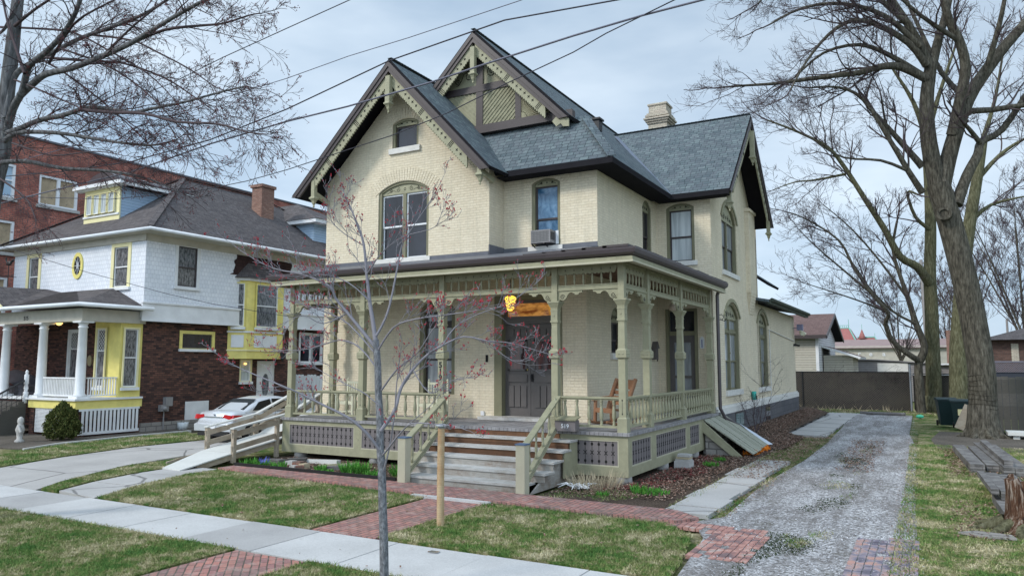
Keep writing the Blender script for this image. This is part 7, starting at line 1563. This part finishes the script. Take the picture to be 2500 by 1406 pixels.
# --- big maple on the right
rnd = random.Random(3)
BT = empty('maple_tree', (1.55, 31.8, 0), 'largest bare maple with a thick ringed trunk right of the bins', 'tree')
T = TreeB(5, BARK, TWIG); SP = dict(wig=.12, up=.04, n=[3, 4, 4], lr=.66, rr=.5, rmin=.0046, fwd=.85, side=.72, rb=.045)
def lp(pts, Y, Y2=None):
    n = len(pts); return [at(px, py, Y=Y+((Y2-Y)*i/(n-1) if Y2 else 0)) for i, (px, py) in enumerate(pts)]
T.limb([(1.60, 31.9, -.1), (1.58, 31.9, .5), (1.60, 31.9, 1.4), (1.62, 31.9, 2.4)]+lp([(2376, 780), (2350, 660), (2318, 540), (2290, 450)], 32, 31.6), .47, .40, sides=20)
T.big.lathe((1.57, 31.9, -.05), [(.78, 0), (.68, .08), (.58, .3), (.51, .7), (.46, 1.2)], 20)
for a, L_ in ((-.6, 1.3), (.3, 1.0), (-1.4, 1.5), (-2.1, 1.2), (2.4, 1.1), (3.4, 1.2)): T.big.tube([(1.57+.36*math.cos(a), 31.9+.36*math.sin(a), .42), (1.57+.6*math.cos(a), 31.9+.6*math.sin(a), .08), (1.57+L_*.8*math.cos(a+.1), 31.9+L_*.8*math.sin(a+.1), -.05)], [.16, .13, .05], 8)
for k in range(11):   # creases round the trunk
    z = .5+k*.17; c = Vector((1.6, 31.9, z)); T.big.tube([c+Vector((.465*math.cos(j*.35)*(1-.005*k), .465*math.sin(j*.35)*(1-.005*k), .03*math.sin(j*.8+k))) for j in range(19)], .012, 4)
lims = [([(2290, 455), (2268, 350), (2262, 250), (2272, 165)], 31.6, 31, .33, .21, 0), ([(2272, 170), (2247, 114), (2217, 60), (2178, 0), (2150, -60)], 31, 30, .19, .09, 1), ([(2272, 170), (2290, 100), (2310, 30), (2330, -60)], 31, 32, .2, .1, 1),
        ([(2300, 450), (2325, 350), (2362, 244), (2407, 174), (2456, 110), (2510, 50)], 31.6, 33, .31, .17, 1), ([(2325, 330), (2345, 240), (2357, 164), (2342, 100), (2317, 50), (2302, -10)], 31.8, 30.5, .22, .13, 1), ([(2305, 400), (2350, 284), (2422, 269), (2510, 256)], 31.9, 33, .15, .09, 1),
        ([(2335, 500), (2360, 430), (2387, 378), (2396, 346), (2446, 318), (2510, 224)], 31.7, 33.5, .22, .1, 1), ([(2393, 350), (2370, 320), (2352, 300)], 32, 31, .1, .06, 1),
        ([(2266, 195), (2198, 164), (2148, 164), (2098, 178), (2048, 184), (1969, 194), (1899, 204), (1824, 209), (1760, 214)], 31, 27.5, .17, .03, 2), ([(2262, 160), (2218, 105), (2138, 60), (2078, 52), (2023, 85), (1969, 150), (1930, 220)], 30.8, 28, .14, .03, 2), ([(2260, 190), (2180, 140), (2100, 110), (2010, 130), (1940, 190)], 31, 29, .12, .03, 2),
        ([(2252, 408), (2213, 363), (2173, 318), (2138, 279)], 31.5, 30.8, .14, .07, 1), ([(2252, 470), (2218, 418), (2173, 343), (2108, 244), (2048, 214), (1975, 215)], 31.5, 29, .13, .03, 2), ([(2173, 340), (2160, 290), (2152, 240)], 31, 31, .06, .03, 1), ([(2218, 418), (2150, 392), (2060, 385), (1995, 350)], 31, 29, .07, .02, 1),
        ([(2247, 114), (2160, 40), (2060, 10), (1960, 20), (1880, 60)], 30.5, 28, .12, .03, 2), ([(2217, 60), (2120, -20), (2000, -60), (1900, -40)], 30.5, 28, .12, .03, 2), ([(2342, 100), (2250, 40), (2160, -40)], 31, 29, .1, .04, 2), ([(2407, 174), (2440, 60), (2460, -40)], 32, 31, .12, .06, 1), ([(2178, 0), (2060, -80), (1930, -60), (1850, 10)], 30, 28.5, .12, .03, 2), ([(2362, 244), (2300, 180), (2240, 60), (2200, -30)], 32, 33, .12, .05, 1)]
for P, a, b, r0, r1, k in lims: T.limb(lp(P, a, b), r0, r1, SP if k else None, 4 if k else 3, {0: 0, 1: .9, 2: 1.7}[k], {0: 1, 1: 2.4, 2: 2.3}[k], .15)
T.finish(BT)
m = MB(); kn = at(2306, 522, Y=31.15); m.lathe(kn, [(.02, 0), (.02, .01)], 12); 
kp_ = Pl(kn, (1, 0, 0), (-.2, -1, 0)); ring(m, kp_, [(.26*math.cos(i*.524), .24*math.sin(i*.524)) for i in range(12)], [(.16*math.cos(i*.524), .15*math.sin(i*.524)) for i in range(12)], .10, -.15); m.prism(kp_, [(.17*math.cos(i*.524), .16*math.sin(i*.524)) for i in range(12)], .04, -.1); m.build('branch_scar', BARK, BT)
# --- mossy trunk behind, with the long leaning limb
t = empty('maple_tree', (.1, 46.8, 0), 'mossy straight trunk left of the bins with a long limb leaning over the drive', 'tree')
T = TreeB(8, BARKG, TWIG); SPb = dict(SP, rmin=.0065, rb=.045, n=[3, 4, 3])
T.limb(lp([(2279, 1012), (2280, 950), (2277, 860), (2274, 760), (2270, 670), (2272, 560), (2268, 440), (2260, 330)], 46.8), .44, .24, sides=14); T.big.lathe((at(2279, 1012, Y=46.8).x, 46.8, 0), [(.62, -.05), (.5, .3), (.43, .9)], 14)
T.limb(lp([(2268, 690), (2240, 652), (2198, 627), (2158, 557), (2113, 488), (2058, 403), (2018, 358), (1949, 323), (1874, 294)], 46.6, 41), .26, .04, SPb, 4, 1.6, 3.0, .35)
T.limb(lp([(2065, 425), (1990, 440), (1940, 445), (1885, 465)], 43.5, 42), .08, .02, SPb, 4, 1.8, 2.2); T.limb(lp([(2270, 560), (2235, 530), (2215, 470), (2240, 475)], 46.6, 45), .12, .05, SPb, 3, 1, 2); T.limb(lp([(2262, 340), (2230, 250), (2180, 170)], 46.6, 45), .18, .06, SPb, 4, 1.2, 3.2); T.limb(lp([(2262, 340), (2290, 240), (2330, 120)], 46.6, 46), .18, .06, SPb, 4, 1.2, 3.2); T.finish(t)
t = empty('maple_tree', (1.6, 44.5, 0), 'mossy green trunk directly behind the bins and the big maple', 'tree')
T = TreeB(9, BARKG, TWIG); T.limb(lp([(2343, 1020), (2343, 950), (2340, 860), (2345, 760), (2352, 660), (2368, 540), (2385, 440), (2400, 340)], 44.5, 45), .54, .22, sides=14); T.big.lathe((at(2343, 1020, Y=44.5).x, 44.5, 0), [(.75, -.05), (.6, .3), (.53, .9)], 14)
for P in ([(2385, 440), (2440, 380), (2500, 340), (2560, 320)], [(2400, 340), (2430, 240), (2450, 120)], [(2368, 540), (2420, 500), (2500, 480)]): T.limb(lp(P, 45, 46), .14, .04, SPb, 4, 1.5, 3)
T.finish(t)
t = empty('forked_tree', (-.7, 45.6, 0), 'slender grey forked tree in front of the fence at the end of the drive', 'tree')
T = TreeB(12, BARK, TWIG); T.limb(lp([(2250, 1008), (2246, 960), (2242, 900), (2246, 870)], 45.6), .24, .19, sides=12)
T.limb(lp([(2246, 880), (2257, 845), (2236, 790), (2218, 731), (2200, 680), (2180, 610), (2190, 540)], 45.6, 45), .22, .06, SPb, 4, 1.3, 2.6, .3); T.limb(lp([(2244, 880), (2223, 868), (2180, 833), (2162, 790), (2168, 763), (2126, 715), (2083, 650), (2048, 587), (1974, 538), (1930, 520)], 45.6, 41), .17, .03, SPb, 4, 1.6, 2.4, .35)
T.limb(lp([(2168, 763), (2113, 740), (2040, 715), (1960, 690)], 44.5, 42), .06, .02, SPb, 4, 1.8, 2.4); T.limb(lp([(2236, 790), (2180, 760), (2120, 700), (2080, 640), (2030, 600)], 45.3, 43), .08, .02, SPb, 4, 1.8, 2.4); T.limb(lp([(2126, 715), (2060, 660), (1990, 600), (1950, 560)], 43.5, 42), .07, .02, SPb, 4, 1.8, 2.2); T.limb(lp([(2218, 731), (2150, 640), (2080, 560), (2010, 500)], 45.4, 43), .08, .02, SPb, 4, 1.6, 2.4); T.finish(t)
# --- distant bare trees
def faroff(x, y, h, seed, label, spread=.5, r=.22, n=8, rmin=.011):
    t = empty('bare_tree', (x, y, 0), label, 'tree', 'bare trees beyond the houses'); T = TreeB(seed, BARK, TWIG); q = T.q; sp = dict(wig=.10, up=.08, n=[3, 4, 4], lr=.68, rr=.5, rmin=rmin, fwd=.9, side=.65, rb=.05)
    T.limb([(x, y, -.1), (x+.1, y, h*.2), (x, y, h*.42)], r, r*.7)
    for k in range(n): a = 6.283*k/n+q.uniform(-.3, .3); s_ = spread*q.uniform(.5, 1.2); T.limb([(x, y, h*q.uniform(.22, .42)), (x+math.cos(a)*h*s_*.25, y+math.sin(a)*h*s_*.25, h*.62), (x+math.cos(a)*h*s_*.5, y+math.sin(a)*h*s_*.5, h*.92)], r*.42, r*.1, sp, 4, .8, h*.20)
    T.finish(t)
faroff(6.2, 66, 15, 31, 'bare tree behind the brick bungalow left of the picture edge'); faroff(9.8, 70, 16, 32, 'broad bare tree behind the brick bungalow at the right edge'); faroff(3.2, 84, 14, 33, 'thin bare tree seen between the big maple and the mossy trunk')
faroff(-2.2, 72, 9.5, 34, 'small bare tree in front of the cream shop building', .7, .13, 9, .010); faroff(-33.5, 52, 15, 35, 'bare tree between the neighbour roof and the cream house', .5, .25, 9); faroff(2, 105, 13, 36, 'far bare tree right of the utility pole'); faroff(-23, 60, 8, 37, 'low bare tree behind the picket gate')
# --- trees across the street, seen reflected in the window glass
faroff(-26, -15, 15, 41, 'bare tree across the street, mirrored in the upstairs windows', .6, .3, 9); faroff(-12, -17, 14, 42, 'bare tree across the street opposite the brick walk', .6, .3, 9); faroff(10, -14, 14, 43, 'bare tree across the street opposite the gravel drive', .6, .3, 8)
# --- street tree at the left edge
t = empty('street_tree', (-14.8, 6.6, 0), 'bare street tree whose limbs sweep in from the left picture edge', 'tree')
T = TreeB(21, BARKS, TWIG, BUDD); SL = dict(wig=.10, up=-.01, n=[3, 3, 3], lr=.60, rr=.55, rmin=.0024, fwd=1.0, side=.7, rb=.014)
def ll(pts, a, b): return lp(pts, a, b)
tb = at(-45, 700, Y=6.8); T.limb([(tb.x+.05, 6.7, -.1), (tb.x+.02, 6.7, 1.5), tuple(tb)]+ll([(-20, 480), (5, 368), (14, 256), (29, 128), (36, 64), (46, -20)], 6.8, 6.9), .19, .09, sides=14)
LM = [([(8, 350), (32, 266), (54, 224), (66, 176), (78, 154), (112, 128), (154, 83), (185, 30), (200, -20)], 6.8, 6.3, .07, .03, 1.2), ([(50, 232), (80, 205), (112, 182), (179, 166), (250, 138), (320, 106), (378, 70), (448, 29), (512, -5)], 6.8, 5.8, .065, .02, 1.5), ([(14, 290), (32, 195), (67, 160), (106, 141), (192, 96), (272, 67), (352, 35), (416, -5)], 6.8, 7.3, .06, .02, 1.5),
      ([(5, 330), (48, 315), (96, 294), (154, 282), (224, 262), (320, 275), (368, 266), (448, 250), (544, 224), (600, 211)], 6.8, 6.2, .055, .008, 2.2), ([(198, 269), (272, 275), (352, 278), (432, 298), (530, 303), (602, 323), (650, 328)], 6.4, 5.8, .03, .006, 2.2), ([(5, 350), (40, 325), (112, 323), (179, 330), (275, 346), (368, 355), (420, 345)], 6.8, 6.5, .05, .010, 1.9), ([(0, 397), (64, 394), (144, 410), (243, 416), (320, 426), (384, 445), (440, 470)], 6.7, 7.2, .045, .008, 1.8), ([(-10, 430), (60, 480), (85, 530), (88, 545)], 6.7, 6.2, .02, .006, 1.2),
      ([(320, 106), (400, 74), (480, 64), (544, 58), (608, 38), (640, 33)], 6.2, 5.9, .025, .006, 2.2), ([(0, 67), (80, 70), (179, 80), (272, 128), (330, 160), (384, 200), (440, 260)], 7.0, 6.4, .022, .006, 1.8), ([(106, 141), (224, 150), (300, 155), (400, 190), (464, 230), (520, 270)], 6.7, 6.9, .025, .006, 2.), ([(224, 86), (320, 99), (384, 128), (464, 170), (530, 215), (575, 225)], 7.2, 6.9, .02, .005, 2.), ([(100, 145), (160, 180), (240, 240), (330, 320), (400, 390)], 6.7, 7.2, .02, .005, 1.6), ([(35, 195), (85, 215), (134, 237), (190, 262), (250, 300), (330, 345)], 6.7, 6.3, .018, .005, 1.6), ([(150, 120), (260, 160), (350, 220), (430, 300), (480, 360)], 6.7, 6.4, .018, .005, 1.6),
      ([(30, 350), (60, 360), (130, 380), (230, 370), (300, 380)], 6.6, 6.2, .02, .005, 1.6), ([(45, 0), (20, 60), (-10, 90)], 6.8, 6.8, .04, .02, 0), ([(36, 64), (90, 20), (170, -30)], 6.8, 6.4, .03, .015, 1.0), ([(250, 138), (330, 60), (420, -10)], 6.4, 6.5, .022, .008, 1.6), ([(60, 180), (40, 120), (20, 60), (5, -10)], 6.5, 6.5, .03, .015, .6), ([(120, 155), (180, 60), (260, 10), (330, -20)], 6.6, 6.2, .025, .008, 1.3)]
for P, a, b, r0, r1, dn in LM: T.limb(ll(P, a, b), r0, r1, SL, 4, dn*1.7, 1.0, .15, sides=7)
T.finish(t, 1, .0055, .010)
# --- young maple with red buds on the verge
t = empty('young_maple', (-5.75, 7.15, 0), 'slim young maple with red buds standing on the verge', 'tree')
T = TreeB(31, BARKL, TWIGL, BUD); SM = dict(wig=.13, up=.07, n=[3, 3], lr=.58, rr=.6, rmin=.0024, fwd=1.0, side=.65, rb=.007)
b0 = at(938, 1420, Y=7.15)
T.limb([(b0.x, 7.15, -.05), tuple(b0)]+ll([(937, 1320), (934, 1230), (932, 1141), (928, 1090), (928, 1033), (924, 960), (922, 888), (917, 830)], 7.15, 7.2), .056, .041, sides=12)
YM = [([(917, 835), (910, 785), (902, 735), (895, 670), (888, 598), (872, 547), (852, 500), (836, 462)], 7.2, 7.3, .032, .005, 3.2), ([(928, 1100), (892, 1054), (848, 1018), (790, 989), (732, 960), (690, 942), (600, 905), (550, 880)], 7.15, 6.2, .022, .004, 1.8), ([(918, 850), (884, 808), (848, 764), (819, 728), (805, 699), (739, 670), (667, 655), (600, 620), (560, 590)], 7.2, 6.7, .026, .003, 3.2), ([(918, 820), (935, 790), (950, 750), (964, 685), (971, 648), (982, 598), (1008, 554), (1051, 490), (1080, 437)], 7.2, 7.6, .018, .003, 2.0), ([(930, 1052), (964, 1000), (979, 946), (1008, 902), (1044, 866), (1080, 844), (1131, 822), (1189, 832), (1250, 838), (1330, 862)], 7.15, 7.9, .026, .003, 3.0), ([(935, 1110), (955, 1085), (979, 1055), (1008, 1033), (1073, 1036), (1110, 1040), (1140, 1050)], 7.15, 6.5, .013, .003, .8), ([(936, 1150), (950, 1095), (962, 1020), (968, 940), (975, 880)], 7.15, 6.9, .012, .005, .8),
      ([(924, 905), (880, 850), (830, 830), (760, 850), (690, 855), (630, 845)], 7.2, 7.6, .012, .003, 2.2), ([(922, 870), (850, 790), (790, 760), (730, 740), (650, 720)], 7.2, 7.7, .012, .003, 2.4), ([(920, 860), (960, 800), (1010, 780), (1080, 770), (1150, 760), (1210, 750)], 7.2, 6.6, .014, .003, 2.4), ([(926, 960), (970, 900), (1020, 860), (1060, 800), (1110, 750)], 7.2, 6.8, .013, .003, 2.2), ([(902, 735), (850, 690), (780, 670), (700, 690)], 7.2, 6.8, .010, .003, 2.6), ([(895, 670), (930, 620), (980, 580), (1050, 560), (1070, 545)], 7.2, 7.0, .008, .003, 2.2), ([(888, 600), (840, 570), (810, 540), (800, 500)], 7.3, 7.1, .007, .003, 2.6), ([(1080, 844), (1110, 800), (1160, 770), (1240, 740), (1300, 700)], 7.5, 7.8, .009, .003, 2.4), ([(1008, 902), (1050, 960), (1100, 930), (1150, 920)], 7.4, 7.2, .009, .003, 1.6), ([(848, 764), (790, 790), (740, 770), (690, 790)], 7.1, 6.6, .009, .003, 2.4), ([(926, 990), (890, 960), (850, 940), (800, 915), (760, 890)], 7.15, 6.9, .008, .003, 1.6), ([(1000, 1033), (1040, 1000), (1060, 980)], 6.9, 6.8, .006, .003, 1.4), ([(1189, 832), (1250, 880), (1300, 870)], 7.8, 7.8, .006, .003, 2.)]
for P, a, b, r0, r1, dn in YM: T.limb(ll(P, a, b), r0, r1, SM, 3, dn*2.7, .42, .2, sides=7)
T.finish(t, 1, .0070, .007)
# ================================================================ OVERHEAD WIRES
def wire(pts, Ys, r, mat, label):
    P = [at(px, py, Y=Ys[0]+(Ys[1]-Ys[0])*i/(len(pts)-1)) for i, (px, py) in enumerate(pts)]; a, b = P[0], P[-1]; e_ = .0 if r == .0081 else 7.0; P = [a+(a-P[1])*e_]*(e_ > 0)+P+[b+(b-P[-2])*e_]*(e_ > 0); m = MB(); m.tube(P, r, 6); return one(m, 'overhead_wire', mat, label, 'wire', 'overhead wires')
wire([(1000, -70), (855, 0), (700, 70), (544, 141), (416, 205), (288, 253), (140, 322), (0, 374)], (9, 9), .008, WIRE, 'thin black wire crossing the left tree top, leftmost in the sky')
wire([(1500, -85), (1270, 2), (1000, 92), (850, 138), (700, 192), (544, 240), (400, 288), (200, 352), (0, 405)], (8.6, 8.6), .006, WIREG, 'faint thin wire, second from the left in the sky')
wire([(1700, -35), (1510, 0), (1232, 50), (950, 149), (700, 267), (512, 342), (320, 395), (160, 418), (0, 432)], (7.6, 7.6), .009, WIRE, 'thick black wire passing the peak of the front gable')
wire([(1725, -2), (1570, 38), (1400, 88), (1200, 152), (1050, 202), (850, 260), (700, 297), (512, 352), (320, 420), (160, 458), (0, 497)], (7.8, 7.8), .012, WIREG, 'twisted grey cable sweeping across both gables')
wire([(1570, 38), (1480, 82), (1400, 128), (1235, 205), (1093, 276), (960, 330), (800, 382), (700, 415), (600, 443), (480, 467), (266, 487), (100, 482), (0, 476)], (7.8, 9.5), .007, WIRE, 'thin wire branching off the twisted cable and crossing the attic window')
wire([(0, 600), (200, 661), (411, 718), (520, 742), (640, 762), (720, 775)], (12, 15), .0081, WIRE, 'low service wire in front of the white shingled wall')
